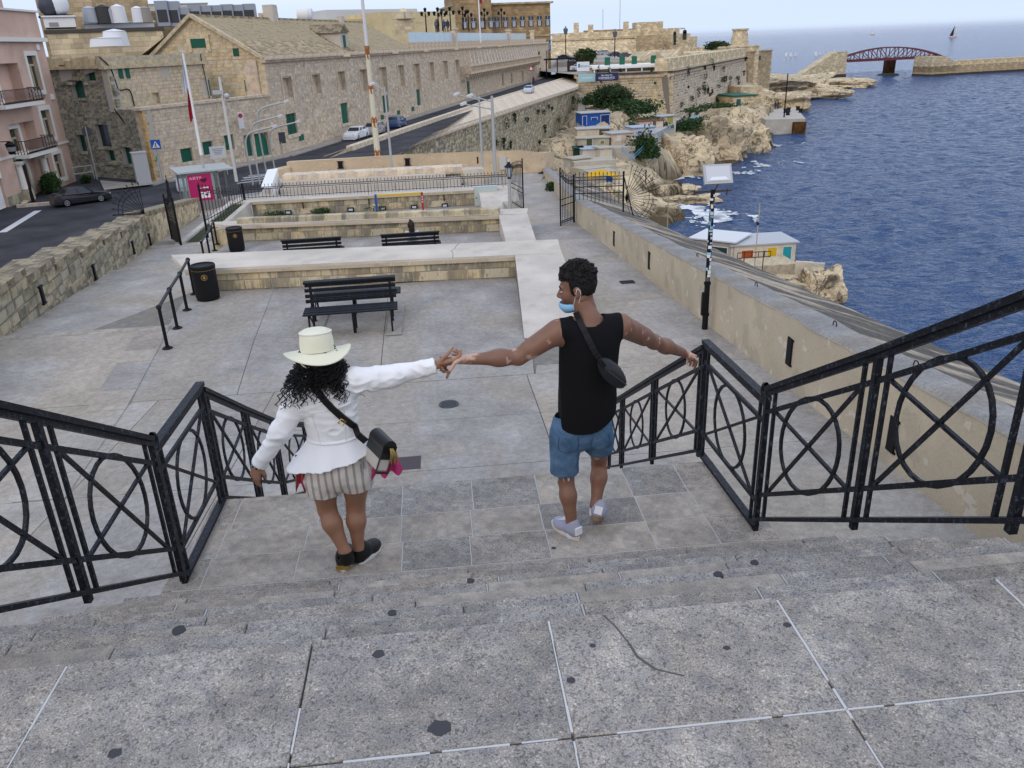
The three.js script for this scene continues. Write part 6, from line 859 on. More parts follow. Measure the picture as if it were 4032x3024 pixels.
// ---- cars: body lofted through cross-sections, cabin glass, wheels
function car(label, pos, ry, paint, kind, scale = 1, plateRear = false, group = 'cars parked along the street') {
const o = thing('parked_car', label, 'car', pos, ry, group); o.scale.setScalar(scale);
const P = { sedan: { L: 4.45, W: 1.74, belt: 0.9, roof: 1.41, hood: 0.78, trunk: 0.98, a: [1.0, 0.35], c: [-1.75, -1.15], wb: [1.36, -1.36] }, hatch: { L: 3.95, W: 1.68, belt: 0.94, roof: 1.46, hood: 0.84, trunk: 0.98, a: [1.15, 0.5], c: [-1.9, -1.55], wb: [1.24, -1.24] } }[kind];
const h = P.L / 2, prof = kind === 'sedan' ? [[-h, 0.32], [-h + 0.02, 0.55], [-h + 0.06, 0.9], [-h + 0.3, P.trunk], [P.c[0] + 0.05, P.trunk + 0.0], [P.a[0], P.belt], [h - 0.5, P.hood], [h - 0.12, 0.66], [h, 0.5], [h - 0.02, 0.26]] : [[-h, 0.32], [-h - 0.02, 0.6], [-h + 0.05, 0.95], [-h + 0.12, P.trunk], [P.a[0], P.belt], [h - 0.42, P.hood], [h - 0.08, 0.66], [h, 0.46], [h - 0.02, 0.26]];
const arch = (x) => { const r = 0.35; return [[x - r, 0.24], [x - r * 0.92, 0.42], [x - r * 0.6, 0.58], [x, 0.66], [x + r * 0.6, 0.58], [x + r * 0.92, 0.42], [x + r, 0.24]]; };
const lower = [[h - 0.02, 0.22], ...arch(P.wb[0]).reverse(), ...arch(P.wb[1]).reverse(), [-h + 0.02, 0.26]];
const bodyG = poly([...prof, ...lower], P.W - 0.16, 0.08).translate(0, 0, -(P.W - 0.16) / 2); { const p = bodyG.attributes.position; for (let i = 0; i < p.count; i++) { const y = p.getY(i), x = p.getX(i), k = 1 - 0.05 * sstep(0.55, 1, y) - 0.07 * sstep(h - 0.7, h, Math.abs(x)); p.setZ(i, p.getZ(i) * k); } bodyG.computeVertexNormals(); }
mesh('body', metric(bodyG), paint, o);
const cab = (w0, w1, y0, y1, pts) => { const l = []; const n = pts.length; const q = pts.map(([x, y]) => { const t = (y - y0) / (y1 - y0); return [[x, y, lerp(w0, w1, t)], [x, y, -lerp(w0, w1, t)]]; }); for (let i = 0; i < n; i++) { const j = (i + 1) % n; l.push([q[i][0], q[j][0], q[j][1], q[i][1]]); } l.push(q.map((k) => k[0]), q.map((k) => k[1]).reverse()); return faces(l); };
const r0 = P.a[1], r1 = P.c[1];
mesh('glass_house', cab(P.W / 2 - 0.09, P.W / 2 - 0.25, P.belt - 0.04, P.roof - 0.05, [[P.a[0], P.belt - 0.04], [r0, P.roof - 0.05], [r1, P.roof - 0.06], [P.c[0], P.belt + 0.02]]), darkGlass, o);
const rf = P.W / 2 - 0.235; mesh('roof', join(faces([[[r0 + 0.06, P.roof - 0.06, rf], [r0 + 0.06, P.roof - 0.06, -rf], [r0 - 0.25, P.roof, -rf + 0.08], [r0 - 0.25, P.roof, rf - 0.08]], [[r0 - 0.25, P.roof, rf - 0.08], [r0 - 0.25, P.roof, -rf + 0.08], [r1 + 0.2, P.roof, -rf + 0.08], [r1 + 0.2, P.roof, rf - 0.08]], [[r1 + 0.2, P.roof, rf - 0.08], [r1 + 0.2, P.roof, -rf + 0.08], [r1 - 0.04, P.roof - 0.07, -rf], [r1 - 0.04, P.roof - 0.07, rf]], ...[1, -1].flatMap((s) => [[[r0 + 0.06, P.roof - 0.06, s * rf], [r0 - 0.25, P.roof, s * (rf - 0.08)], [r1 + 0.2, P.roof, s * (rf - 0.08)], [r1 - 0.04, P.roof - 0.07, s * rf]]])])), paint, o);
for (const s of [1, -1]) { const zb = s * (P.W / 2 - 0.085), zt = s * (P.W / 2 - 0.235), pl = (x0, y0, x1, y1, w = 0.06) => bar([x0, y0, lerp(zb, zt, (y0 - P.belt) / 0.5)], [x1, y1, lerp(zb, zt, (y1 - P.belt) / 0.5)], w, 0.05); mesh('pillar', join(pl(P.a[0], P.belt, r0, P.roof - 0.05), pl(-0.25, P.belt, -0.3, P.roof - 0.05, 0.08), pl(P.c[0] + 0.1, P.belt, r1, P.roof - 0.06, 0.12)), paint, o); mesh('mirror', join(box(0.1, 0.12, 0.18, P.a[0] - 0.25, P.belt + 0.07, s * (P.W / 2 + 0.06))), paint, o); mesh('headlight', join(box(0.28, 0.13, 0.36, h - 0.13, 0.64, s * (P.W / 2 - 0.32), 0, s * 0.35)), M([0.55, 0.57, 0.6], 0.15), o); mesh('tail_light', join(box(0.12, 0.2, 0.34, -h + 0.05, 0.78, s * (P.W / 2 - 0.26))), M([0.28, 0.02, 0.02], 0.3), o); mesh('door_line', join(bar([-0.25, 0.3, s * (P.W / 2 + 0.001)], [-0.25, 0.88, s * (P.W / 2 - 0.03)], 0.012), bar([-1.75, 0.72, s * (P.W / 2 - 0.005)], [1.5, 0.72, s * (P.W / 2 - 0.005)], 0.014), box(0.16, 0.03, 0.03, -0.1, 0.8, s * (P.W / 2 - 0.01))), blackPlastic, o); }
for (const x of P.wb) for (const s of [1, -1]) { const w = mesh('wheel', join(new THREE.TorusGeometry(0.245, 0.08, 8, 22).translate(x, 0.32, s * (P.W / 2 - 0.1)), cyl(0.24, 0.24, 0.14, x, 0.32, s * (P.W / 2 - 0.12), 16, Math.PI / 2)), M([0.012, 0.012, 0.012], 0.85), o); const rim = M([0.5, 0.5, 0.52], 0.3, { metalness: 0.6 }); mesh('rim', join(new THREE.TorusGeometry(0.2, 0.02, 6, 20).translate(x, 0.32, s * (P.W / 2 - 0.03)), Array.from({ length: 10 }, (_, k) => { const a = k / 10 * 6.283; return bar([x, 0.32, s * (P.W / 2 - 0.025)], [x + Math.cos(a) * 0.2, 0.32 + Math.sin(a) * 0.2, s * (P.W / 2 - 0.03)], 0.03, 0.025); }), cyl(0.05, 0.05, 0.03, x, 0.32, s * (P.W / 2 - 0.03), 10, Math.PI / 2)), rim, w); }
mesh('grille', join(box(0.06, 0.14, 0.62, h - 0.02, 0.56, 0), box(0.05, 0.1, 1.1, h - 0.02, 0.32, 0)), blackPlastic, o); mesh('bumper_lip', join(box(0.08, 0.04, P.W - 0.24, h - 0.02, 0.42, 0), box(0.08, 0.04, P.W - 0.2, -h + 0.01, 0.48, 0)), paint, o);
mesh('number_plate', join(box(0.03, 0.11, 0.5, plateRear ? -h - 0.0 : h + 0.015, plateRear ? 0.7 : 0.44, 0)), M([0.62, 0.62, 0.6], 0.5), o);
return o;
}
const shiny = (c) => new THREE.MeshPhysicalMaterial({ color: lin(...c), roughness: 0.45, clearcoat: 0.35, clearcoatRoughness: 0.15, side: THREE.DoubleSide });
{
const a = [-26.38,-8.2,-61.32], b = [-24.66,-8.2,-63.05], m = [(a[0] + b[0]) / 2 - 0.7, RY, (a[2] + b[2]) / 2 - 0.5], dirA = Math.atan2(-(b[2] - a[2]), b[0] - a[0]);
car('black sedan parked in front of the pink house', m, dirA - 0.12, shiny([0.006, 0.006, 0.009]), 'sedan', 0.86, true);
const face = (p0, p1) => Math.atan2(-(p1[2] - p0[2]), p1[0] - p0[0]), toCam = face(FB, FA);
car('white sedan parked first along the long stone building', [-9.1,-8.2,-99.5], toCam - 0.02, shiny([0.72, 0.73, 0.75]), 'sedan', 0.98);
car('beige hatchback parked right behind the white sedan', [-7.3,-8.2,-103.4], toCam, shiny([0.34, 0.31, 0.28]), 'hatch', 1);
car('blue hatchback parked alone along the long stone building', [-4.8,-8.2,-111.8], toCam + Math.PI, shiny([0.03, 0.07, 0.18]), 'hatch', 1, true);
car('silver car with lit headlights driving on the far road', [20.1,-8.2,-176], toCam, shiny([0.5, 0.54, 0.6]), 'sedan', 1, false, 'moving cars');
car('silver blue hatchback facing the camera beside the bus shelter', [-19.7,-8.2,-67.11], -1.35, shiny([0.42, 0.46, 0.54]), 'hatch', 0.95);
bush('round_shrub', 'clipped round green shrub behind the black sedan', 'shrub', [-30.74,-8.2,-68.43], [1.1, 0.95, 1.0], 2600, 0.1, null, 0);
const pl = thing('planter_kerb', 'low stone planter kerb beside the pink house door', 'planter', [-29.66,-8.2,-62.66]); mesh('kerb', join(box(3.2, 0.22, 0.35, 0.6, 0.11, 0, 0, 0.3), box(0.35, 0.22, 1.6, -0.9, 0.11, -0.8, 0, 0.3)), blockPale[0], pl); mesh('soil', join(box(2.6, 0.1, 1.4, 0.4, 0.06, -0.8, 0, 0.3)), M([0.06, 0.045, 0.03], 1), pl);
solo('bollard', join(cyl(0.14, 0.2, 0.2, 0, 0.1, 0, 12), cyl(0.09, 0.14, 0.95, 0, 0.65, 0, 12), ball(0.11, 0, 1.15, 0)), blackIron, 'black iron bollard left of the black sedan', 'bollard', null, [-30.09,-8.2,-63.73]);
bush('small_palm', 'small spiky green plant behind the black sedan bonnet', 'plant', [-29.9,-8.2,-73.3], [0.5, 0.4, 0.5], 500, 0.18, null, 1, false);
const lr = thing('street_rail', 'two bar grey metal rail at the mouth of the lane', 'railing'); const q0 = [-30.8,-8,-73.3], q1 = [-29.6,-8,-74.5]; for (const y of [0.6, 1.15]) mesh('rail', join(bar([q0[0], q0[1] + y, q0[2]], [q1[0], q1[1] + y, q1[2]], 0.08, 0.08, 8)), galv, lr); for (const q of [q0, q1]) mesh('post', join(bar(q, [q[0], q[1] + 1.2, q[2]], 0.08, 0.08, 8)), galv, lr);
const sg = thing('traffic_sign', 'round sign on a grey pole seen from behind at the lane mouth', 'sign', [-29.4,-8.1,-74.5]); mesh('pole', join(cyl(0.06, 0.06, 4.4, 0, 2.2, 0, 8)), galv, sg); mesh('disc', join(cyl(0.42, 0.42, 0.03, 0, 4.0, -0.08, 20, Math.PI / 2)), M([0.1, 0.1, 0.11], 0.5), sg);
// pedestrian crossing sign: white triangle with walking figure on blue
const ps = thing('crossing_sign', 'blue square pedestrian crossing sign on a pole by the orange quoins', 'sign', [-22.9,-8.1,-71.3], 0.25); mesh('pole', join(cyl(0.05, 0.05, 3.3, 0, 1.65, 0, 8)), galv, ps); mesh('plate', join(box(0.75, 0.75, 0.04, 0, 3.0, 0.05)), M([0.02, 0.1, 0.42], 0.5), ps); mesh('triangle', join(poly([[-0.3, -0.26], [0.3, -0.26], [0, 0.28]], 0.01).translate(0, 3.0, 0.075)), whitePaint, ps); mesh('walking_figure', join(ball(0.045, 0.0, 3.1, 0.09), bar([0, 3.06, 0.09], [-0.02, 2.92, 0.09], 0.06), bar([-0.02, 2.92, 0.09], [-0.12, 2.78, 0.09], 0.035), bar([-0.02, 2.92, 0.09], [0.08, 2.78, 0.09], 0.035)), blackPlastic, ps);
const cab = thing('street_cabinet', 'pale grey electricity cabinet at the lane corner', 'cabinet', [-24.2,-8.2,-70.6], 0.5); mesh('body', join(box(1.1, 2.6, 0.6, 0, 1.3, 0)), M([0.48, 0.47, 0.45], 0.7), cab); mesh('cap', join(box(1.2, 0.1, 0.7, 0, 2.62, 0)), M([0.52, 0.51, 0.49], 0.7), cab);
}
{
// bus shelter with advertising panel
const b0 = [-14.64,-8.06,-56.73], o = thing('bus_shelter', 'glass bus shelter with pink advertising panel', 'bus shelter', [b0[0], -8.06, b0[2]], 0.42);
const st = M([0.22, 0.21, 0.2], 0.5); for (const [x, z] of [[-2.2, 0], [0, 0], [0, -2.6], [1.0, -2.9], [-2.2, -2.6]]) mesh('post', join(box(0.12, 2.5, 0.12, x, 1.25, z)), st, o);
mesh('roof', join(box(3.6, 0.1, 3.4, -0.75, 2.55, -1.4)), M([0.42, 0.46, 0.46], 0.3), o);
const glass = new THREE.MeshPhysicalMaterial({ color: lin(0.8, 0.9, 0.88), transmission: 0.8, roughness: 0.1, side: THREE.DoubleSide }); mesh('glass_pane', join(box(0.02, 2.2, 2.4, 0, 1.3, -1.3)), glass, o); mesh('glass_pane', join(box(2.0, 2.2, 0.02, -1.1, 1.3, -2.6)), glass, o);
mesh('plinth', join(box(0.14, 0.7, 2.5, 0, 0.3, -1.3), box(2.2, 0.7, 0.3, -1.1, 0.3, 0)), st, o); mesh('bench', join(box(0.5, 0.08, 2.0, -0.5, 0.6, -1.4)), M([0.5, 0.36, 0.1], 0.6), o);
const cv = document.createElement('canvas'); cv.width = 256; cv.height = 420; const c = cv.getContext('2d'); c.fillStyle = '#b01a5e'; c.fillRect(0, 0, 256, 420); c.fillStyle = '#e8b8cc'; c.font = 'bold 52px serif'; c.fillText('ARTS', 14, 70); c.fillStyle = '#4a0a26'; const heart = (x, y, s) => { c.beginPath(); c.moveTo(x, y + s * 0.9); c.bezierCurveTo(x - s * 1.4, y - s * 0.1, x - s * 0.7, y - s, x, y - s * 0.35); c.bezierCurveTo(x + s * 0.7, y - s, x + s * 1.4, y - s * 0.1, x, y + s * 0.9); c.fill(); }; heart(170, 90, 46); c.fillStyle = '#f2e2ea'; c.font = 'bold 34px sans-serif'; c.fillRect(92, 192, 118, 20); c.fillRect(96, 262, 120, 92); c.fillStyle = '#1c1216'; heart(180, 306, 24); c.fillRect(112, 282, 30, 14);
const ct = new THREE.CanvasTexture(cv); ct.colorSpace = THREE.SRGBColorSpace; const pm = new THREE.MeshStandardMaterial({ map: ct, roughness: 0.4, side: THREE.DoubleSide });
mesh('panel_frame', join(box(1.72, 2.0, 0.26, -1.15, 1.45, 0)), M([0.3, 0.29, 0.28], 0.5), o); mesh('poster', new THREE.PlaneGeometry(1.5, 1.85).translate(-1.2, 1.45, 0.14), pm, o);
}
{
// poles: flag, camera, lamps, rusty mast
const fp = thing('flagpole', 'white flagpole with a drooping white and red flag by the left gate', 'flagpole', [-15.6, -8.1, -57.3]); mesh('lower_pole', join(cyl(0.09, 0.11, 3.6, 0, 1.8, 0, 12)), galv, fp); mesh('pole', join(cyl(0.065, 0.1, 6.4, 0, 6.7, 0, 12)), whitePaint, fp); mesh('finial', join(cyl(0.16, 0.16, 0.06, 0, 9.93, 0, 12)), whitePaint, fp);
const fl = (y0, y1, m, n) => mesh(n, sheet(8, 16, (u, v) => { const y = lerp(y0, y1, v); return [-0.06 - u * 0.3 * (0.4 + 0.9 * v * (n === 'red_half' ? 1 - v * 0.5 : 1)), y - u * 0.35, Math.sin(u * 12 + v * 3) * 0.09 - u * 0.05]; }), m, fp); fl(9.6, 7.6, M([0.62, 0.64, 0.7], 0.9), 'white_half'); fl(7.75, 5.9, M([0.42, 0.025, 0.05], 0.9), 'red_half');
const cp = thing('camera_pole', 'pale pole with a surveillance camera behind the bus shelter', 'pole', [-16.4,-8.1,-69.13]); mesh('pole', join(cyl(0.1, 0.13, 8.0, 0, 4.0, 0, 10)), M([0.62, 0.62, 0.58], 0.6), cp); mesh('camera', join(box(0.7, 0.28, 0.35, -0.3, 6.9, 0.1), ball(0.22, 0.35, 6.6, 0.1)), M([0.45, 0.46, 0.48], 0.4), cp);
const rp = thing('rusty_mast', 'tall white mast with peeling rust patches behind the beige parapet', 'mast', [-3.72, -6.0, -53.9]); const rust = (() => { const n = 256, a = fbm(n, 6, 4, 701), b = fbm(n, 3, 3, 702); return dataTex(n, n, (x, y, i, q) => { const k = sstep(0.5, 0.56, a[i] * 0.6 + b[i] * 0.4); q[0] = lerp(206, 150, k); q[1] = lerp(200, 88, k); q[2] = lerp(178, 42, k); }); })(); const rg = cyl(0.13, 0.21, 7.6, 0, 3.8, 0, 12); mesh('lower_mast', metric(rg), M(lin(1, 1, 1), 0.8, { map: rep(rust, 0.5) }), rp); mesh('upper_mast', join(cyl(0.08, 0.11, 6.5, 0, 10.8, 0, 12)), M([0.62, 0.62, 0.62], 0.5), rp); for (const [r, h, y] of [[0.16, 0.2, 7.6], [0.24, 0.12, 0.9], [0.24, 0.12, 0.2]]) mesh('collar', join(cyl(r, r, h, 0, y, 0, 12)), M([0.3, 0.15, 0.07], 0.8), rp);
const gp = (name, lab, base, h, arms, r = 0.06) => { const o = thing(name, lab, 'lamp post', base, 0, 'grey lamp posts by the parapet'); mesh('pole', join(cyl(r * 0.8, r * 1.4, h, 0, h / 2, 0, 8)), galv, o); for (const [y, x, z] of arms) { mesh('arm', join(bar([0, y, 0], [x, y + 0.35, z], 0.07, 0.07, 6)), galv, o); mesh('lamp_head', join(box(0.34, 0.12, 0.2, x, y + 0.37, z, 0, 0.4, 0.3)), M([0.6, 0.6, 0.58], 0.5), o); } return o; };
gp('lamp_post', 'slim grey lamp post standing before the stepped white benches', [[-2.68,-5.5,-50][0], -6.1, -50], 5.6, [[5.4, -0.7, 0.1]]);
gp('lamp_post', 'grey double pole with three floodlight arms in front of the parapet', [[3.3,-5.37,-47][0], -6.1, -47], 5.0, [[4.7, -1.2, 0.1], [4.3, -1.6, 0.2]], 0.09);
gp('lamp_post', 'slim grey pole just left of the double pole', [[2.7,-5.61,-49][0], -6.1, -49], 4.9, [[4.7, -1.3, 0.1]]);
const fr = thing('floodlight_frame', 'group of four tall grey poles with floodlights on bent arms by the crossing', 'lamp frame', [0, 0, 0]); [[547,388,-58],[560,386,-59],[577,383,-61],[596,380,-62]].forEach((q, i) => { const p = [[-14.57,-8.1,-66.62], [-14.09,-8.1,-66.93], [-13.61,-8.1,-67.71], [-13.05,-8.1,-68.49]][i], hh = [3.9, 4.6, 5.6, 4.0][i]; mesh('pole', join(tube([[p[0], p[1], p[2]], [p[0], p[1] + hh - 0.4, p[2]], [p[0] + 0.3, p[1] + hh, p[2]], [p[0] + 2.2, p[1] + hh + 0.45, p[2]]], 0.07, 6, 24)), galv, fr); mesh('lamp_head', join(box(0.4, 0.14, 0.24, p[0] + 2.3, p[1] + hh + 0.5, p[2], 0, 0.3, 0.3)), M([0.6, 0.6, 0.58], 0.5), fr); });
const ib = thing('information_board', 'white information board on two legs behind the bus shelter', 'board', [-18.6,-8.1,-73.5], 0.3); mesh('board', join(box(1.3, 1.0, 0.08, 0, 1.9, 0)), M([0.6, 0.62, 0.62], 0.5), ib); mesh('leg', join(bar([-0.5, 0, 0], [-0.5, 1.5, 0], 0.06)), galv, ib); mesh('leg', join(bar([0.5, 0, 0], [0.5, 1.5, 0], 0.06)), galv, ib); for (let k = 0; k < 4; k++) mesh('text_line', join(box(0.9 - k * 0.12, 0.05, 0.01, 0, 2.2 - k * 0.14, 0.05)), M([0.25, 0.26, 0.28], 0.6), ib);
const bs = thing('back_of_sign', 'dark back of a rectangular road sign on the pavement', 'sign', [-15.8,-8.1,-86.6], 0.5); mesh('plate', join(box(1.6, 1.1, 0.06, 0, 1.6, 0)), M([0.05, 0.055, 0.065], 0.5), bs); mesh('leg', join(bar([0.3, 0, 0], [0.3, 1.2, 0], 0.08)), galv, bs);
const np = thing('no_parking_sign', 'narrow white parking restriction sign with a red and blue disc', 'sign', [-17.9,-8.1,-81], 0.4); mesh('pole', join(cyl(0.05, 0.05, 4.6, 0, 2.3, 0, 6)), galv, np); mesh('plate', join(box(0.5, 1.5, 0.05, 0, 3.9, 0.06)), M([0.6, 0.6, 0.62], 0.5), np); mesh('disc', join(cyl(0.2, 0.2, 0.03, 0, 4.3, 0.1, 14, Math.PI / 2)), M([0.35, 0.03, 0.06], 0.5), np);
}
{
// plateau beyond the fence: floor, stepped white benches, beige parapet
struct('plateau', slab([[-10, -6.1, -41], [4.2, -6.1, -41], [7.2, -6.1, -53], [-10, -6.1, -53]].reverse(), 2), pathMat);
const o = thing('stepped_bench', 'long stepped bench of pale whitewashed stone in front of the beige parapet', 'stone bench'); const A = [-10.07,-6.1,-53.88], B = [1.18,-6.1,-52.36], zz = -48.2;
for (const [i, [y0, y1, z0, z1, x1]] of [[-6.1, -5.55, -49.6, -47.2, 1.35], [-5.55, -5.3, -49.6, -48.0, 0.55], [-5.3, -5.0, -49.6, -48.5, 1.5]].entries()) { let x = -8.9; while (x < x1) { const w = Math.min(rr(0.9, 1.5), x1 - x); if (w > 0.2) mesh('whitewashed_block', metric(span(x + 0.006, x + w - 0.006, y0, y1 - 0.004 * i, z0, z1 + rr(-0.01, 0.01))), [whitePatchy, whitePlaster, blockPale[2]][i % 3], o); x += w; } }
const c = thing('stone_cube', 'single whitewashed stone block right of the stepped bench', 'stone block', [2.1, -6.1, -48.6]); mesh('lower_block', join(box(1.2, 0.5, 1.0, 0, 0.25, 0)), whitePatchy, c); mesh('upper_block', join(box(1.25, 0.45, 1.04, 0, 0.73, 0)), whitePlaster, c);
const w = thing('parapet_wall', 'long beige plastered parapet behind the stepped bench', 'wall');
mesh('wall', metric(faces([])) && metric(slab([[-9.2, -4.72, -52.2], [-1.2, -4.6, -52.2], [5.2, -4.66, -52.0], [6.9, -4.95, -52.4], [7.6, -5.0, -53.2], [-9.2, -4.8, -53.4]].reverse(), 3.6)), peachWall, w); mesh('low_end', metric(slab([[-10.2, -5.2, -51.8], [-9.0, -5.0, -52.1], [-9.0, -5.0, -53.4], [-10.2, -5.2, -53.4]].reverse(), 3)), peachWall, w);
[[-5.94,-5.03,-52.1], [-1.8,-5.06,-52.1], [2.68,-5.17,-52.1]].forEach((p, i) => solo('wall_light', join(box(0.28, 0.42, 0.08), box(0.4, 0.05, 0.06, 0, 0.2, 0), box(0.4, 0.05, 0.06, 0, -0.2, 0)), blackIron, ['black wall light on the beige parapet, the left one', 'black wall light on the beige parapet, right of the rusty mast', 'black wall light on the beige parapet, beside the double pole'][i], 'wall light', 'black wall lights of the beige parapet', [p[0], p[1], -52.12]));
solo('meter_box', join(box(0.45, 0.8, 0.25)), M([0.5, 0.5, 0.47], 0.6), 'pale grey meter box hung on the beige parapet', 'box', null, [[4.16,-5.31,-52][0], [4.16,-5.4,-52][1], -52.05]);
const st = thing('stair_parapet', 'small white sloping parapet of the steps beside the fence', 'wall'); mesh('slope', faces([[[-9.69,-5.24,-46], [-9.14,-5.27,-46], [-9.18,-4.64,-49], [-9.77,-4.69,-49]].map((p) => p), [[-9.14,-5.27,-46], [[-9.14,-5.27,-46][0], -7, -46], [[-9.18,-4.64,-49][0], -7, -49], [-9.18,-4.64,-49]]]), whitePaint, st); mesh('core', metric(slab([[-9.9, -5.75, -45.5], [-9.0, -5.75, -45.5], [-9.0, -5.4, -50], [-9.9, -5.4, -50]].reverse(), 2.5)), whitePatchy, st);
bush('wall_plant', 'round green plant growing at the foot of the sea wall, nearer the gate', 'plant', [5.79,-5.62,-42.12], [0.32, 0.28, 0.3], 500, 0.07, 'plants by the sea wall', 0); bush('wall_plant', 'small dark plant at the foot of the sea wall near the parapet', 'plant', [6.57,-6.28,-51.54], [0.35, 0.16, 0.3], 350, 0.07, 'plants by the sea wall', 2);
for (const [x, n, l] of [[-7.9, 500, 'low green weeds at the left end of the playground wall'], [-5.7, 700, 'thin green weeds under the second wall lamp'], [-3.1, 160, 'tiny weed tuft at the middle of the playground wall']]) bush('weeds', l, 'weeds', [x, T3 + 0.05, -39.4], [0.75, 0.2, 0.3], n >> 1, 0.06, 'weeds in the playground', 1, false);
}

// ---------------------------------------------------------------- long stone building (old hospital) and the houses behind
{
const o = thing('stone_building', 'long pale stone building with tiled roof and green shutters along the road', 'building');
const U = (r) => r.flat();                       // [[s0,y0],[s1,y1]] -> hole
const H = (a, b) => [Math.min(a[0], b[0]), Math.max(a[0], b[0]), Math.min(a[1], b[1]), Math.max(a[1], b[1])];
// px boxes read off the facade plane: [left-bottom, right-top]
const slots = [[[3.25,-2.842], [5.328,-0.807]], [[10.479,-2.89], [12.65,-0.83]], [[17.78,-2.98], [20.05,-0.86]], [[24.94,-3.62], [27.59,-0.92]], [[32.29,-4.18], [35.16,-0.9]], [[40.14,-3.79], [42.9,-0.9]], [[47.52,-4.59], [50.7,-0.94]], [[56.02,-3.81], [58.68,-0.97]], [[64.14,-3.99], [67.34,-0.98]], [[72.4,-3.5], [75.4,-1]]].map(([a, b]) => H(a, b));
const greens = [[[3.012,-6.5], [5.396,-4.321]], [[17.76,-6.76], [19.97,-4.43]], [[32.63,-6.84], [35.05,-4.54]], [[48.28,-6.99], [50.17,-4.61]]].map(([a, b]) => H(a, b));
const doors = [[[44.32,-8.48], [46.43,-6.79]], [[63.81,-8.69], [67.25,-6.11]], [[91.2,-9.1], [94.7,-6.5]], [[100,-9], [103.4,-6]]].map(([a, b]) => H(a, b));
const far = [[[80.5,-7.3], [82.6,-4.9]], [[113.1,-7.6], [115.7,-5.1]], [[124.1,-7.6], [126.3,-5.2]], [[138.3,-7.9], [141.5,-5.4]], [[167.5,-8.1], [170.4,-5.5]], [[165.5,-4.7], [169.3,-1.2]], [[180.3,-4.9], [183.6,-1.1]]].map(([a, b]) => H(a, b));
const L = Math.hypot(FB[0] - FA[0], FB[2] - FA[2]);
const W = blockWall(o, [FA[0], FA[2]], [FB[0], FB[2]], { y0: RY, H: 8.9, course: 0.29, len: [0.4, 0.8], depth: 0.35, mats: blockPale, holes: [...slots, ...greens, ...doors, ...far], joint: 0.014, uneven: 0.012, cham: 0.02, limit: 300, mortar: LM(lime.pale, 0.4, [0.95, 0.89, 0.83]), back: 0.4 });
const put = (s0, s1, y0, y1, z0, z1) => mv(span(s0, s1, y0, y1, z0, z1), FA[0], 0, FA[2], 0, W.ang, 0);
mesh('inner_wall', metric(put(-0.2, L, RY, 0.9, -2.2, -0.78)), blockPale[1], o);
slots.forEach((h, i) => { const w = mesh('window_recess', metric(put(h[0] - 0.02, h[1] + 0.02, h[2] - 0.02, h[3] + 0.02, -0.55, -0.5)), blockPale[3], o); mesh('surround', join(put(h[0] - 0.28, h[0], h[2] - 0.3, h[3] + 0.25, 0.0, 0.07), put(h[1], h[1] + 0.28, h[2] - 0.3, h[3] + 0.25, 0.0, 0.07), put(h[0], h[1], h[3], h[3] + 0.25, 0.0, 0.07)), blockPale[0], w); if (i < 3 || i === 6) mesh('dark_slit', metric(put(h[0] + 0.05, h[0] + (h[1] - h[0]) * 0.45, h[2] + 0.1, h[3] - 0.3, -0.49, -0.44)), darkGlass, w); });
const shutter = (h, m = pick(greenPaint), n = 'shutter') => { const w = mesh(n, metric(put(h[0], h[1], h[2], h[3], -0.28, -0.2)), m, o); const k = Math.min(14, Math.max(4, Math.round((h[3] - h[2]) / 0.3))); for (let i = 0; i < k; i++) { const y = lerp(h[2], h[3], (i + 0.2) / k); mesh('slat', metric(put(h[0] + 0.06, h[1] - 0.06, y, y + (h[3] - h[2]) / k * 0.55, -0.2, -0.17)), m, w); } mesh('mid_stile', metric(put((h[0] + h[1]) / 2 - 0.05, (h[0] + h[1]) / 2 + 0.05, h[2], h[3], -0.2, -0.15)), m, w); };
greens.forEach((h) => { shutter(h); const q = mesh('sill', metric(put(h[0] - 0.3, h[1] + 0.3, h[2] - 0.3, h[2], 0, 0.1)), blockPale[2], o); }); doors.forEach((h) => shutter(h, greenPaint[1], 'door')); far.forEach((h, i) => (i === 0 ? shutter(h) : mesh('window_recess', metric(put(h[0] - 0.02, h[1] + 0.02, h[2] - 0.02, h[3] + 0.02, -0.5, -0.42)), i > 4 ? darkGlass : blockPale[3], o)));
for (const p of [[-4.944,-6.95], [5.932,-7.246], [31.88,-7.44], [38.88,-7.42], [45.76,-7.47]]) if (p[0] > 0) mesh('green_vent', metric(put(p[0] - 0.6, p[0] + 0.6, p[1] - 0.05, p[1] + 0.55, -0.02, 0.05)), greenPaint[0], o);
mesh('cornice', join(put(-0.3, L + 0.3, 0.62, 0.84, -0.3, 0.28), put(-0.3, L + 0.3, 0.84, 1.0, -0.3, 0.5), put(-0.3, L + 0.3, 1.0, 1.25, -0.35, 0.2)), blockPale[0], o);
for (const s of [19, 37, 52, 70, 88, 108]) mesh('water_spout', metric(put(s, s + 0.35, 0.72, 0.98, 0.2, 1.3)), blockPale[2], o);
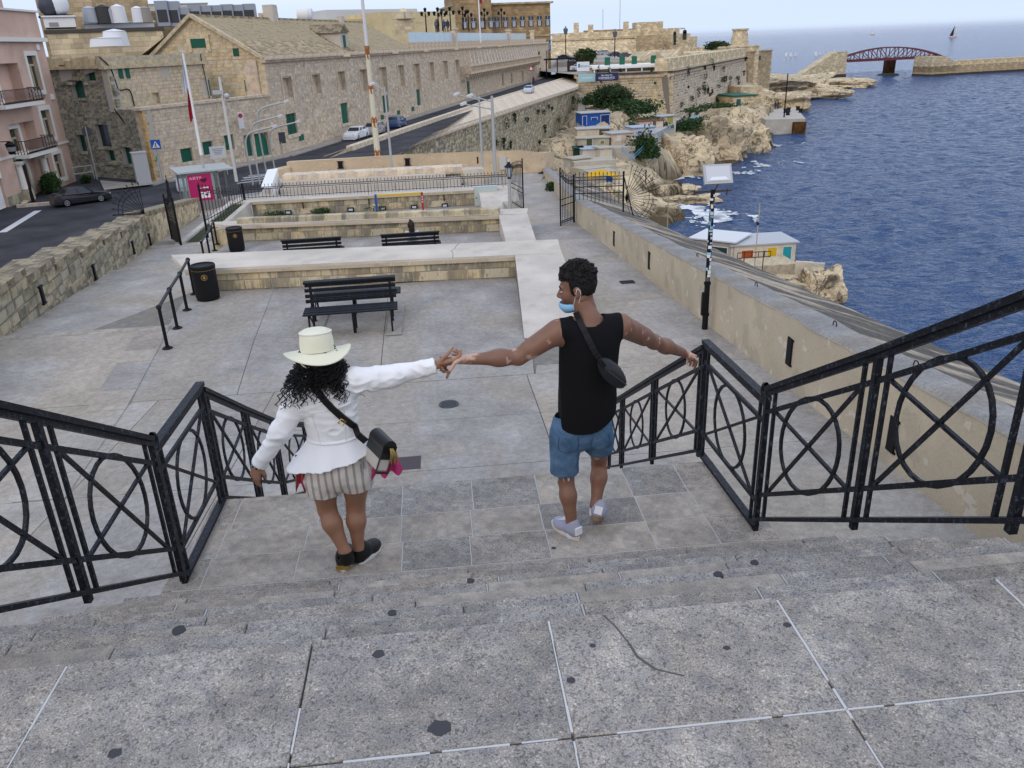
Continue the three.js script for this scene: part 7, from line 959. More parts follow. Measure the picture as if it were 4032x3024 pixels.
// balcony with corbels and rows of leaning white poles
const b0 = 76, b1 = 160, by = -3.6; const bal = mesh('balcony', metric(put(b0, b1, by, by + 0.4, 0, 2.0)), blockPale[3], o); for (let k = 0; k < 44; k++) { const s = lerp(b0 + 0.5, b1 - 0.5, k / 43); mesh('corbel', join(put(s - 0.4, s + 0.4, by - 0.5, by, 0, 1.5), put(s - 0.4, s + 0.4, by - 1.0, by - 0.5, 0, 0.8)), blockPale[0], bal); } for (let k = 0; k < 90; k++) { const s = lerp(b0 + 0.2, b1 - 0.2, k / 89); mesh('baluster', metric(put(s - 0.18, s + 0.18, by + 0.4, by + 1.3, 1.6, 1.85)), blockPale[3], bal); } mesh('balustrade_rail', join(put(b0, b1, by + 1.3, by + 1.55, 1.45, 2.0), put(b0, b0 + 0.3, by + 0.4, by + 1.3, 0, 2.0)), blockPale[0], bal);
for (let k = 0; k < 26; k++) { const s = lerp(78, 154, k / 25), P = (x, y, z) => V(x, y, z).applyAxisAngle(V(0, 1, 0), W.ang).add(V(FA[0], 0, FA[2])).toArray(); mesh('leaning_pole', metric(bar(P(s, by + 1.2, 1.9), P(s + 4.5, by + 4.1, 0.3), 0.09, 0.09, 5)), whitePaint, bal); }
// roof: rows of tiles over the near half, ridge 7 m behind the eave
const R = (s, t) => V(s, lerp(1.2, 5.0, t), lerp(0.1, -7.0, t)).applyAxisAngle(V(0, 1, 0), W.ang).add(V(FA[0], 0, FA[2])).toArray(), s1 = 47;
const under = faces([[R(0, 0), R(s1, 0), R(s1, 1), R(0, 1)], [R(0, 1), R(s1, 1), V(s1, 1.2, -14).applyAxisAngle(V(0, 1, 0), W.ang).add(V(FA[0], 0, FA[2])).toArray(), V(0, 1.2, -14).applyAxisAngle(V(0, 1, 0), W.ang).add(V(FA[0], 0, FA[2])).toArray()], [R(s1, 0), V(s1 + 6, 1.2, -14).applyAxisAngle(V(0, 1, 0), W.ang).add(V(FA[0], 0, FA[2])).toArray(), R(s1, 1)]]);
const tileM = [[0.34, 0.31, 0.27], [0.26, 0.24, 0.22], [0.42, 0.38, 0.33], [0.3, 0.26, 0.2]].map((c) => M(lin(...c.map((q) => q * 2.1)), 0.95, { map: rep(lime.dirty, 0.6) }));
const roof = mesh('roof', under, tileM[1], o); const tile = chamfer(0.62, 0.05, 0.36, 0.012), sl = Math.atan2(3.8, 7.1), q = new THREE.Quaternion().setFromEuler(new THREE.Euler(0, W.ang, 0)).multiply(new THREE.Quaternion().setFromEuler(new THREE.Euler(sl, 0, 0))), rest = []; let cnt = 0;
for (let j = 0; j < 26; j++) for (let i = 0; i < 78; i++) { const t = (j + 0.5) / 26, s = (i + 0.5 + (j % 2) * 0.5 + rr(-0.1, 0.1)) * 0.6; if (s > s1 || (s < 24 && s > 21.5 && t < 0.4)) continue; const p = R(s, t); p[1] += 0.05 + rr(-0.03, 0.03); const rot = q.clone().multiply(new THREE.Quaternion().setFromEuler(new THREE.Euler(0.05 + rr(-0.04, 0.04), rr(-0.06, 0.06), rr(-0.05, 0.05)))); if (j < 9 && i < 34 && cnt < 300) { const m = mesh('roof_tile', tile, pick(tileM), roof, p); m.quaternion.copy(rot); cnt++; } else rest.push(tile.clone().applyMatrix4(new THREE.Matrix4().compose(V(p), rot, V(1, 1, 1)))); }
const stf = mesh('roof_tiles', mergeGeometries(rest), tileM[0], roof); stf.userData = { kind: 'stuff' };
mesh('ridge', metric(bar(R(0, 1.01), R(s1, 1.01), 0.5, 0.3)), tileM[2], roof); mesh('chimney', metric(mv(span(16, 17.2, 4.6, 6.5, -7.4, -6.2), FA[0], 0, FA[2], 0, W.ang, 0)), whitePlaster, roof); mesh('chimney', metric(mv(span(37, 38, 4.6, 5.7, -7.2, -6.4), FA[0], 0, FA[2], 0, W.ang, 0)), whitePlaster, roof);
// dormer
const dm = mesh('dormer', metric(mv(span(22.2, 24.6, 1.3, 3.4, -4.5, -0.9), FA[0], 0, FA[2], 0, W.ang, 0)), whitePlaster, roof); mesh('dormer_roof', metric(mv(poly([[-1.6, 0], [1.6, 0], [0, 1.0]], 4.4).translate(23.4, 3.4, -5.1), FA[0], 0, FA[2], 0, W.ang, 0)), tileM[1], dm); mesh('dormer_window', metric(mv(span(23.0, 23.8, 1.6, 3.1, -0.92, -0.86), FA[0], 0, FA[2], 0, W.ang, 0)), greenPaint[0], dm);
// parapet of the roof terrace beyond the tiles, with glass screen
mesh('terrace_parapet', metric(put(s1, L, 1.25, 2.1, -1.0, -0.5)), blockPale[3], o); const gl = M([0.5, 0.62, 0.68], 0.2); for (let k = 0; k < 30; k++) { const s = s1 + 2 + k * 3.4; mesh('glass_screen', metric(put(s, s + 3.3, 2.1, 3.5, -0.8, -0.74)), gl, o); } for (const s of [75, 126, 160]) mesh('parapet_pier', join(put(s, s + 1.6, 1.2, 4.0, -1.2, -0.3), put(s - 0.2, s + 1.8, 4.0, 4.3, -1.4, -0.1)), blockPale[2], o);
mesh('flat_roof', metric(put(s1, L, 0.9, 1.2, -20, -0.5)), pathMat, o); mesh('ground_block', metric(put(0.2, L - 0.2, RY, 0.9, -14, -2.2)), blockPale[1], o);
// end wall and gable
const eL = Math.hypot(FA[0] - EA[0], FA[2] - EA[2]);
const E = blockWall(o, [EA[0], EA[2]], [FA[0], FA[2]], { bot: () => -3, top: (s) => 1.0, ymax: 1.0, course: 0.33, len: [0.5, 0.9], depth: 0.35, mats: [blockClean[0], blockClean[2], blockClean[3]], joint: 0.02, cham: 0.02, limit: 120, mortar: mortarMat });
const pe = (g) => mv(g, EA[0], 0, EA[2], 0, E.ang, 0);
blockWall(o, E.at(9.6, 0).filter((_, i) => i !== 1), E.at(21.9, 0).filter((_, i) => i !== 1), { y0: 1.0, top: (s) => 1.05 + 3.95 * Math.max(0, 1 - Math.abs(s - 5.5) / (s > 5.5 ? 6.7 : 5.6)), ymax: 5, course: 0.33, len: [0.5, 0.9], depth: 0.35, mats: [blockClean[0], blockClean[2], blockClean[3]], joint: 0.02, cham: 0.02, limit: 180, topPts: [0, 0.447, 1] });
mesh('gable_coping', join(pe(bar([9.3, 1.0, 0.1], [15.1, 5.1, 0.1], 0.6, 0.3)), pe(bar([15.1, 5.1, 0.1], [22.1, 1.0, 0.1], 0.6, 0.3))), blockClean[1], o);
mesh('gable_window', metric(pe(span(14.6, 16.2, 2.2, 3.0, 0.0, 0.06))), greenPaint[0], o); mesh('gable_surround', join(pe(span(14.2, 16.6, 3.0, 3.35, 0.0, 0.1)), pe(span(14.2, 14.6, 1.8, 3.0, 0.0, 0.1)), pe(span(16.2, 16.6, 1.8, 3.0, 0.0, 0.1))), blockClean[2], o); mesh('small_window', metric(pe(span(18.9, 19.5, 1.3, 2.0, 0.0, 0.06))), greenPaint[2], o); mesh('small_window', metric(pe(span(19.6, 20.4, -1.9, -0.9, 0.0, 0.06))), greenPaint[1], o);
// low front wall with quoins, shutters and the arched door
const low = [[[3.3,-7.093], [4.674,-5.849]], [[6.004,-6.856], [7.265,-5.592]], [[8.851,-6.727], [10.053,-5.407]], [[11.334,-7.769], [12.46,-5.58]]].map(([a, b]) => H(a, b));
const ar = H([12.91,-7.89], [14.95,-5.71]), lL = Math.hypot(FA[0] - LA[0], FA[2] - LA[2]);
const Q = blockWall(o, [LA[0], LA[2]], [FA[0], FA[2]], { y0: RY, top: (s) => -2.45, ymax: -2.45, course: 0.28, len: [0.4, 0.75], depth: 0.35, mats: blockPale, holes: [...low, ar], joint: 0.013, uneven: 0.014, cham: 0.02, limit: 300, mortar: LM(lime.pale, 0.4, [0.92, 0.86, 0.8]), back: 0.5 });
const pl = (g) => mv(g, LA[0], 0, LA[2], 0, Q.ang, 0);
mesh('low_coping', metric(pl(span(-0.3, lL + 0.2, -2.45, -2.22, -0.7, 0.12))), blockPale[0], o); mesh('low_back', metric(pl(span(2.2, lL - 0.4, RY, -2.5, -3.4, -0.86))), blockPale[1], o);
low.forEach((h) => { const w = mesh('shutter', metric(pl(span(h[0], h[1], h[2], h[3], -0.3, -0.22))), greenPaint[0], o); for (let i = 0; i < 9; i++) { const y = lerp(h[2], h[3], (i + 0.2) / 9); mesh('slat', metric(pl(span(h[0] + 0.06, h[1] - 0.06, y, y + (h[3] - h[2]) / 9 * 0.55, -0.22, -0.18))), greenPaint[1], w); } });
const aw = ar[1] - ar[0], am = (ar[0] + ar[1]) / 2, ash = new THREE.Shape(); ash.moveTo(-aw / 2, 0); ash.lineTo(-aw / 2, ar[3] - ar[2] - aw / 2); ash.absarc(0, ar[3] - ar[2] - aw / 2, aw / 2, Math.PI, 0, true); ash.lineTo(aw / 2, 0); mesh('arched_door', metric(pl(new THREE.ExtrudeGeometry(ash, { depth: 0.1, bevelEnabled: false }).translate(am, ar[2], -0.4))), greenPaint[1], o); mesh('arch_infill', metric(pl(span(ar[0] - 0.1, ar[1] + 0.1, ar[2], ar[3] + 0.1, -0.7, -0.5))), blockPale[2], o);
for (let k = 0; k < 20; k++) { const y = RY + k * 0.29; mesh('quoin', chamfer(k % 2 ? 1.05 : 0.75, 0.27, 0.42, 0.02, k % 5), pick(blockOrange), o, pl(new THREE.BufferGeometry().setAttribute('position', new THREE.BufferAttribute(new Float32Array([(k % 2 ? 1.05 : 0.75) / 2 - 0.06, y + 0.14, -0.16]), 3))).attributes.position.array, [0, Q.ang, 0]); }
// green patch of paint
mesh('green_paint_spot', metric(pl(cyl(0.22, 0.22, 0.02, 0.6, -5.9 - 0.4, 0.07, 12, Math.PI / 2))), M([0.03, 0.4, 0.06], 0.7), o);
// wing wall above it
const wh = [[[17.55,-6.42], [20.57,-4.54]], [[12.2,-0.24], [13.18,0.99]], [[10.773,-2.348], [11.532,-1.318]], [[16.85,-2.11], [18.02,-0.65]]].map(([a, b]) => H(a, b));
const wins = [H([7.623,-0.043], [8.72,0.929]), wh[1], wh[2], wh[3]], wL = Math.hypot(WB[0] - WA[0], WB[2] - WA[2]);
const ws = [6.463,0.374][0], we = [17.78,-0.15][0], wl = we - ws; const Wg = blockWall(o, [WA[0] + (WB[0] - WA[0]) * ws / wL, WA[2] + (WB[2] - WA[2]) * ws / wL], [WA[0] + (WB[0] - WA[0]) * we / wL, WA[2] + (WB[2] - WA[2]) * we / wL], { y0: -2.6, top: () => 0.75, ymax: 0.75, course: 0.3, len: [0.45, 0.8], depth: 0.35, mats: [blockClean[0], blockClean[1], blockPale[3]], holes: wins.map((h) => [h[0] - ws, h[1] - ws, h[2], h[3]]), joint: 0.02, cham: 0.02, limit: 240, back: 0.3 });
const pw = (g) => mv(g, Wg.at(0, 0)[0], 0, Wg.at(0, 0)[2], 0, Wg.ang, 0);
wins.forEach((h, i) => { const s0 = h[0] - ws, s1_ = h[1] - ws; if (i === 2) { mesh('blocked_niche', metric(pw(span(s0, s1_, h[2], h[3], -0.4, -0.3))), blockClean[3], o); return; } mesh('window_back', metric(pw(span(s0 - 0.05, s1_ + 0.05, h[2], h[3], -0.6, -0.5))), darkGlass, o); if (i === 0) for (const [a, b] of [[s0 - 0.02, s0 + (s1_ - s0) * 0.36], [s0 + (s1_ - s0) * 0.66, s1_ + 0.02]]) mesh('shutter', metric(pw(span(a, b, h[2], h[3], -0.02, 0.06))), greenPaint[0], o); else mesh('shutter', metric(pw(span(s0, s1_, h[2], h[3], -0.25, -0.15))), greenPaint[1], o); });
mesh('wing_cornice', join(pw(span(-0.4, wl + 0.2, 0.75, 1.0, -0.4, 0.25)), pw(span(-0.4, wl + 0.2, 1.0, 1.7, -0.5, 0.0))), blockClean[1], o); mesh('wing_mass', metric(pw(span(1.5, wl - 0.2, RY, 1.5, -3, -0.75))), blockClean[1], o);
for (const g of [pw(tube([[-0.5, 1.7, 0.1], [0.3, 0.9, 0.1], [0.6, -0.4, 0.1], [0.7, -0.9, 0.1], [1.8, -0.95, 0.1], [2.0, -2.3, 0.1]], 0.05, 5)), pw(tube([[wl - 0.5, 1.6, 0.1], [wl - 0.4, 0, 0.1], [wl - 0.3, -2.3, 0.1]], 0.04, 5)), pw(tube([[-0.5, -2.3, 0.5], [0.8, -5.2, 0.8], [0.4, -5.4, 0.8]], 0.05, 5))]) mesh('cable', join(g), blackIron, o);
// lane wall: stone tints darkened for black crust and for the narrow lane's shade
const nL = Math.hypot(NB[0] - NA[0], NB[2] - NA[2]);
const nh = [H([21.82,-6.93], [23.08,-5.38]), H([19.42,-6.83], [20.65,-5.69]), H([18.71,-5.55], [20.59,-3.62]), H([16.62,-1.51], [18.46,-0.02]), H([18.97,-0.25], [20.45,1.01]), H([15.94,-0.22], [17.18,1.07]), H([15.32,-0.22], [16.32,0.97]), H([15.56,-6.04], [16.88,-4.53])].filter((h) => h[0] > 0.2 && h[1] < nL - 0.2);
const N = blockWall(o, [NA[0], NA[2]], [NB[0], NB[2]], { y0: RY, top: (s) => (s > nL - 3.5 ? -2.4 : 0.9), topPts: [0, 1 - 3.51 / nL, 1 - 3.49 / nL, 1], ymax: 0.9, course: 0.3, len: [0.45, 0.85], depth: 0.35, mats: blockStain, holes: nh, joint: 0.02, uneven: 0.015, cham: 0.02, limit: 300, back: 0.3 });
const pn = (g) => mv(g, NA[0], 0, NA[2], 0, N.ang, 0);
nh.forEach((h, i) => { mesh('window_back', metric(pn(span(h[0], h[1], h[2], h[3], -0.5, -0.42))), i % 3 === 2 ? darkGlass : greenPaint[2], o); mesh('sill', metric(pn(span(h[0] - 0.15, h[1] + 0.15, h[2] - 0.2, h[2], -0.1, 0.12))), blockDirty[1], o); });
mesh('eroded_parapet', join(Array.from({ length: 25 }, (_, k) => pn(box(0.85, rr(0.5, 1.0), 0.6 + rr(-0.1, 0.1), k * 0.88 + 0.4, 1.35 + rr(-0.12, 0.12), -0.2))), pn(box(nL - 3.6, 0.25, 0.7, nL / 2 - 1.8, 0.95, 0.1))), LM(lime.clean, 0.5, [1.05, 1.0, 0.9], 0.05), o);
mesh('lane_mass', metric(pn(span(0, nL - 4, RY, 1.0, -1.5, -0.75))), blockDirty[1], o);
}
// coursed ashlar for walls too far off to tell their stones apart
const ashlar = (() => { const n = 512, a = fbm(n, 6, 5, 801), c = noise(n, 200, 802), tone = noise(n, 32, 803); return dataTex(n, n, (x, y, i, q) => { const row = Math.floor(y / 32), off = (row % 2) * 32 + (row * 13) % 20, jx = (x + off) % 64, jy = y % 32, j = jy < 2 || jx < 2 ? 0.8 : 1, bx = Math.floor((x + off) / 64), hsh = Math.abs(Math.sin(row * 12.9 + bx * 78.2) * 43758.5) % 1; const v = j * (0.86 + hsh * 0.22 + (a[i] - 0.5) * 0.3 + (c[i] - 0.5) * 0.12); q[0] = 202 * v; q[1] = 186 * v; q[2] = 154 * v; }); })();
const AM = (t, k = 0.1) => M(lin(...t), 0.95, { map: rep(ashlar, k) });
const farStone = AM([1, 1, 1], 0.12), farDark = AM([0.78, 0.72, 0.66], 0.12), farBrown = AM([0.62, 0.52, 0.42], 0.1), farPale = AM([1.14, 1.12, 1.1], 0.12);
// a block standing between two plan points (front), going back by `dep`
function frontBlock(o, name, A, B, y0, y1, dep, mat) { const d = V(B[0] - A[0], 0, B[2] - A[2]), L = d.length(), ang = Math.atan2(-d.z, d.x); mesh(name, metric(mv(span(0, L, y0, y1, -dep, 0), A[0], 0, A[2], 0, ang, 0)), mat, o); return { L, ang, put: (s0, s1, a, b, z0, z1) => mv(span(s0, s1, a, b, z0, z1), A[0], 0, A[2], 0, ang, 0) }; }
{
const tank = (o, x, y, z, r, h, m) => mesh('water_tank', join(cyl(r * 0.85, r, h, x, y + h / 2, z, 16), cyl(0.1, r * 0.86, h * 0.16, x, y + h * 1.08, z, 16)), m, o);
const white = M([0.7, 0.71, 0.73], 0.6), grey = M([0.4, 0.42, 0.45], 0.5);
// houses stepping up behind the lane
const hs = [
['old stone house behind the pink house with a small white framed window', [-45.3,2.4,-109], [-39.8,1.4,-111.1], [-42.1,9.6,-110.2][1], farDark, 0],
['tall stone house with dark windows at the top left skyline', [-57.3,6.1,-138.6], [-43,5.7,-143.7], [-53.1,13.6,-140.3][1], farDark, 1],
['stone house with a square window below the white rooftop rooms', [-48.2,5.4,-157.8], [-37.1,5.1,-160.8], [-41.8,8.3,-159.6][1], farDark, 2],
['low rough stone house with a flat tarred roof edge', [-40,2.3,-97.1], [-29.2,1.7,-100.8], [-34.6,4.2,-99.1][1], farStone, 3]];
hs.forEach(([lab, A, B, top, m, k]) => { const o = thing('stone_house', lab, 'house', [0, 0, 0], 0, 'stone houses behind the lane'), f = frontBlock(o, 'wall', A, B, -9, top, 14, m); mesh('roof_edge', metric(f.put(-0.2, f.L + 0.2, top, top + 0.35, -14, 0.15)), k === 3 ? M([0.08, 0.075, 0.07], 0.95) : farDark, o); const ws = [[0.35, 0.55, 0.5], [0.45, 0.75, 0.62], [0.52, 0.62, 0.6], []][k]; [[[2.2, 3.4], [6.5, 7.3]], [[9, 10.2], [16.5, 17.6], [4.5, 5.3]], [[8.4, 9.8]], []][k].forEach(([a, b]) => { const w = mesh('window', metric(f.put(a, b, top - (k === 2 ? 3.0 : 7.2), top - (k === 2 ? 1.4 : 5.0), -0.02, 0.06)), darkGlass, o); mesh('frame', join(f.put((a + b) / 2 - 0.06, (a + b) / 2 + 0.06, top - (k === 2 ? 3.0 : 7.2), top - (k === 2 ? 1.4 : 5.0), 0.06, 0.1)), creamPaint, w); }); });
const wr = (lab, A, B, y0, y1, dep, m = whitePaint, win = 1) => { const o = thing('rooftop_room', lab, 'rooftop room', [0, 0, 0], 0, 'rooftop rooms'), f = frontBlock(o, 'wall', A, B, y0, y1, dep, m); mesh('roof_slab', metric(f.put(-0.15, f.L + 0.15, y1, y1 + 0.15, -dep, 0.2)), m, o); if (win) { mesh('doorway', metric(f.put(f.L * 0.15, f.L * 0.45, y0 + 0.1, y1 - 0.5, -0.02, 0.05)), M([0.3, 0.29, 0.26], 0.7), o); } return { o, f }; };
wr('white rooftop room with an open doorway under the two round tanks', [-40.4,4.9,-98], [-37.6,4.8,-99.1], [-39.1,4.8,-98.5][1], [-38.8,5.8,-98.6][1], 6);
const r2 = wr('long white rooftop room below the row of tanks', [-38.9,4.9,-105], [-31.9,4.8,-107.4], [-35.5,4.7,-106.2][1], [-35.3,5.3,-106.3][1], 6);
wr('bluish white rooftop block on the skyline beside the metal boxes', [-47.1,8.3,-168.6], [-40.8,8.3,-170.2], [-44.5,8.1,-169.3][1], [-44.2,9.8,-169.3][1], 10, M([0.62, 0.64, 0.7], 0.7), 0);
wr('pale beige rooftop terrace room with railings on the skyline', [-57.5,10.1,-181.1], [-43.8,9.9,-184.9], [-51.4,9.8,-182.9][1], [-51.2,11,-183][1], 10, M([0.55, 0.5, 0.42], 0.8), 0);
const tk = (lab, p, r, h, m) => { const o = thing('water_tank', lab, 'water tank', p, 0, 'rooftop water tanks'); mesh('drum', join(cyl(r * 0.86, r, h, 0, h / 2, 0, 16)), m, o); mesh('lid', join(cyl(0.1, r * 0.9, h * 0.16, 0, h * 1.07, 0, 16)), m, o); };
tk('leftmost grey drum tank on the long white rooftop room', [-37.5,5.3,-103.4], 0.8, 1.5, grey); tk('blackened drum tank on the long white rooftop room', [-36.2,5.2,-103.9], 0.85, 1.7, M([0.06, 0.06, 0.06], 0.9)); tk('small grey drum tank right of the blackened one', [-35.5,5.2,-104.1], 0.5, 1.4, grey); tk('white drum tank near the middle of the rooftop row', [-34.7,5.2,-104.4], 0.85, 1.7, white); tk('white drum tank near the right end of the rooftop row', [-32.8,5.2,-105], 0.7, 1.5, white); tk('brown grey drum tank at the right end of the rooftop row', [-32,5.2,-105.2], 0.65, 1.5, M([0.3, 0.27, 0.24], 0.8));
tk('low wide white tank on the roof above the lane corner', [-30.5,2.6,-86.8], 1.55, 0.75, white); tk('taller white tank on the roof above the lane corner', [-30,2.6,-88], 1.2, 1.35, white);
const bt = (lab, p, m) => { const o = thing('round_tank', lab, 'water tank', p, 0, 'round rooftop tanks'); mesh('ball', join(ball(1.15, 0, 1.1, 0)), m, o); mesh('stand', join(box(2.2, 0.2, 1.6, 0, 0, 0)), blackIron, o); }; bt('black ball shaped tank on the white rooftop room', [-40.3,5.9,-100.2], M([0.05, 0.055, 0.07], 0.5)); bt('white ball shaped tank on the white rooftop room', [-39.6,6,-100.5], white);
// plant boxes, metal cooling units
for (let k = 0; k < 9; k++) { const x = 358 + k * 23, o = thing('cooling_unit', k < 3 ? ['leftmost grey cooling unit beside the gable', 'second grey cooling unit beside the gable', 'third grey cooling unit beside the gable'][k] : ['fourth', 'fifth', 'sixth', 'seventh', 'eighth', 'last'][k - 3] + ' grey cooling unit from the gable, behind the tiled roof', 'cooling unit', [[-41.1,5.9,-144.2], [-39.6,5.8,-144.7], [-38.1,5.8,-145.1], [-36.5,6.2,-145.5], [-34.9,6.1,-145.9], [-33.3,6.1,-146.3], [-31.7,6.2,-146.6], [-30.1,6.1,-147], [-28.4,6.2,-147.3]][k], 0.05, 'cooling units on the roof'); const h = k < 2 ? 3.6 : 2.6; mesh('casing', join(box(1.9, h, 1.8, 0, h / 2, 0)), M([0.3, 0.33, 0.37], 0.5), o); mesh('louvre', join(box(1.5, h * 0.5, 0.06, 0, h * 0.4, 0.92)), M([0.05, 0.05, 0.055], 0.6), o); }
const ru = (lab, A, B, top, n) => { const o = thing('plant_housing', lab, 'plant housing', [0, 0, 0], 0, 'rusty roof frames'), f = frontBlock(o, 'panel', A, B, A[1], top, 2, M([0.4, 0.38, 0.36], 0.7)); for (let k = 0; k <= n; k++) mesh('upright', metric(f.put(k / n * f.L - 0.1, k / n * f.L + 0.1, A[1] - 0.2, top, 0, 0.15)), M([0.12, 0.05, 0.03], 0.9), o); mesh('top_beam', metric(f.put(-0.2, f.L + 0.2, top, top + 0.25, -2, 0.2)), M([0.14, 0.05, 0.03], 0.9), o); }; ru('longer rusty framed rooftop plant housing on the skyline', [-38.7,7.1,-160.4], [-33.6,7,-161.5], [-36.5,8.8,-160.9][1], 6); ru('shorter rusty framed rooftop plant housing on the skyline', [-33.4,6.8,-161.6], [-30.9,6.8,-162.1], [-31.9,9,-161.9][1], 4);
const co = thing('cornice_block', 'small stone rooftop block with a chimney right of the rusty frames', 'rooftop block'), cf = frontBlock(co, 'block', [-30.8,6.9,-167.2], [-27.3,6.8,-167.8], 2, [-28.9,8.2,-167.5][1], 5, farStone); mesh('chimney', metric(cf.put(cf.L * 0.75, cf.L, 5, [-27.5,9.3,-167.8][1], -1, 0)), farStone, co);
// yellow building and brown palace beyond the roof
const yb = thing('yellow_building', 'long pale yellow building with a grey roof structure behind the tiled roof', 'building'), yf = frontBlock(yb, 'wall', [-26.6,4.1,-183.1], [6.7,3.9,-204.9], -4, [-20.8,7.3,-183.8][1], 20, yellowWall); frontBlock(yb, 'raised_part', [-9.1,4.8,-185.8], [6.4,4.9,-195.9], -4, [-4.9,8.3,-189.9][1], 16, yellowWall); frontBlock(yb, 'grey_roof', [-21.9,7.3,-198.8], [-2,7.1,-210], 4, [-12.5,9.6,-204.6][1], 14, M([0.5, 0.52, 0.54], 0.7)); for (const [k, p] of [[-25,8,-184.3], [-24.2,8,-184.4]].entries()) mesh('tank', join(cyl(1.4, 1.4, 2.2, p[0], p[1], p[2], 14, 0, Math.PI / 2)), k ? M([0.6, 0.62, 0.65], 0.6) : creamPaint, yb);
const kio = thing('domed_kiosk', 'small stone kiosk with a stepped cap on the roof terrace', 'kiosk', [-3.7,3.6,-150]); mesh('body', join(box(3.2, 2.4, 2.5, 0, 1.0, 0)), farStone, kio); mesh('cap', lathe([[1.9, 2.2], [1.5, 2.7], [0.9, 3.2], [0.3, 3.8], [0, 3.9]], 14), farStone, kio);
const bp = thing('brown_building', 'large brown stone building with rows of sash windows', 'building'), A = [8.3,1,-261.9], B = [37.4,-0.1,-265.4], top = [23.5,11.9,-264][1], bf = frontBlock(bp, 'wall', A, B, -9, top, 30, farBrown); frontBlock(bp, 'taller_part', [8.5,6,-257.9], [19.2,5.6,-259.3], -9, [15.2,16.2,-259.6][1], 20, farBrown);
mesh('cornice', join(bf.put(-0.5, bf.L + 0.8, top, top + 0.5, -30, 0.8), bf.put(0, bf.L + 0.3, top - 9.0, top - 8.6, -1, 0.35)), farDark, bp);
for (let k = 0; k < 11; k++) for (const [j, y] of [[0, top - 6.3], [1, top - 13.2]]) { const s = (k + 0.6) / 11.2 * bf.L; const w = mesh('window', metric(bf.put(s, s + 1.5, y, y + 2.9, k < 4 ? 4 : -0.02, k < 4 ? 4.3 : 0.1)), darkGlass, bp); mesh('frame', join(bf.put(s + 0.68, s + 0.8, y, y + 2.9, k < 4 ? 4.3 : 0.1, k < 4 ? 4.4 : 0.16), bf.put(s, s + 1.5, y + 1.7, y + 1.85, k < 4 ? 4.3 : 0.1, k < 4 ? 4.4 : 0.16)), M([0.4, 0.42, 0.44], 0.6), w); mesh('curtain', metric(bf.put(s + 0.3, s + 1.2, y + 0.2, y + 1.6, k < 4 ? 4.3 : 0.1, k < 4 ? 4.35 : 0.12)), M([0.38, 0.4, 0.44], 0.8), w); }
// lamps along the roof terrace
const lp0 = thing('terrace_lamp', 'triple headed black lamp at the left end of the roof terrace row', 'lamp post', [-0.1,3.7,-150], 0, 'triple headed lamps on the roof terrace'); mesh('post', join(cyl(0.09, 0.12, 2.9, 0, 1.4, 0, 8)), blackIron, lp0); mesh('lamp_heads', join([[-0.6, 2.7], [0.6, 2.7], [0, 3.3]].map(([x, y]) => [cyl(0.32, 0.18, 0.5, x, y, 0, 6), cyl(0.05, 0.36, 0.2, x, y + 0.35, 0, 6), bar([0, 2.4, 0], [x, y - 0.25, 0], 0.06)])), blackIron, lp0);
[[[2,3.7,-150]], [[4.1,3.8,-151.9]], [[6.4,3.9,-154.9]], [[3,4.1,-170]], [[7.8,3.7,-164.8]], [[11.5,4.2,-174.6]], [[15.7,4.4,-184.3]]].forEach(([p], i) => copy(lp0, p, 0, ['second', 'third', 'fourth', 'small', 'fifth', 'sixth', 'rightmost'][i] + ' triple headed black lamp from the left on the roof terrace'));
const fm = thing('flagpole', 'white flagpole with a red and white flag in front of the brown building', 'flagpole', [10.2,1.7,-169.7]); mesh('pole', join(cyl(0.1, 0.14, 12, 0, 6, 0, 8)), whitePaint, fm); mesh('flag', sheet(6, 10, (u, v) => [0.1 + u * 0.8 * (1 - v * 0.4), 10.5 - v * 3.4 - u * 0.5, Math.sin(u * 9) * 0.12]), M([0.3, 0.03, 0.05], 0.9), fm);
}

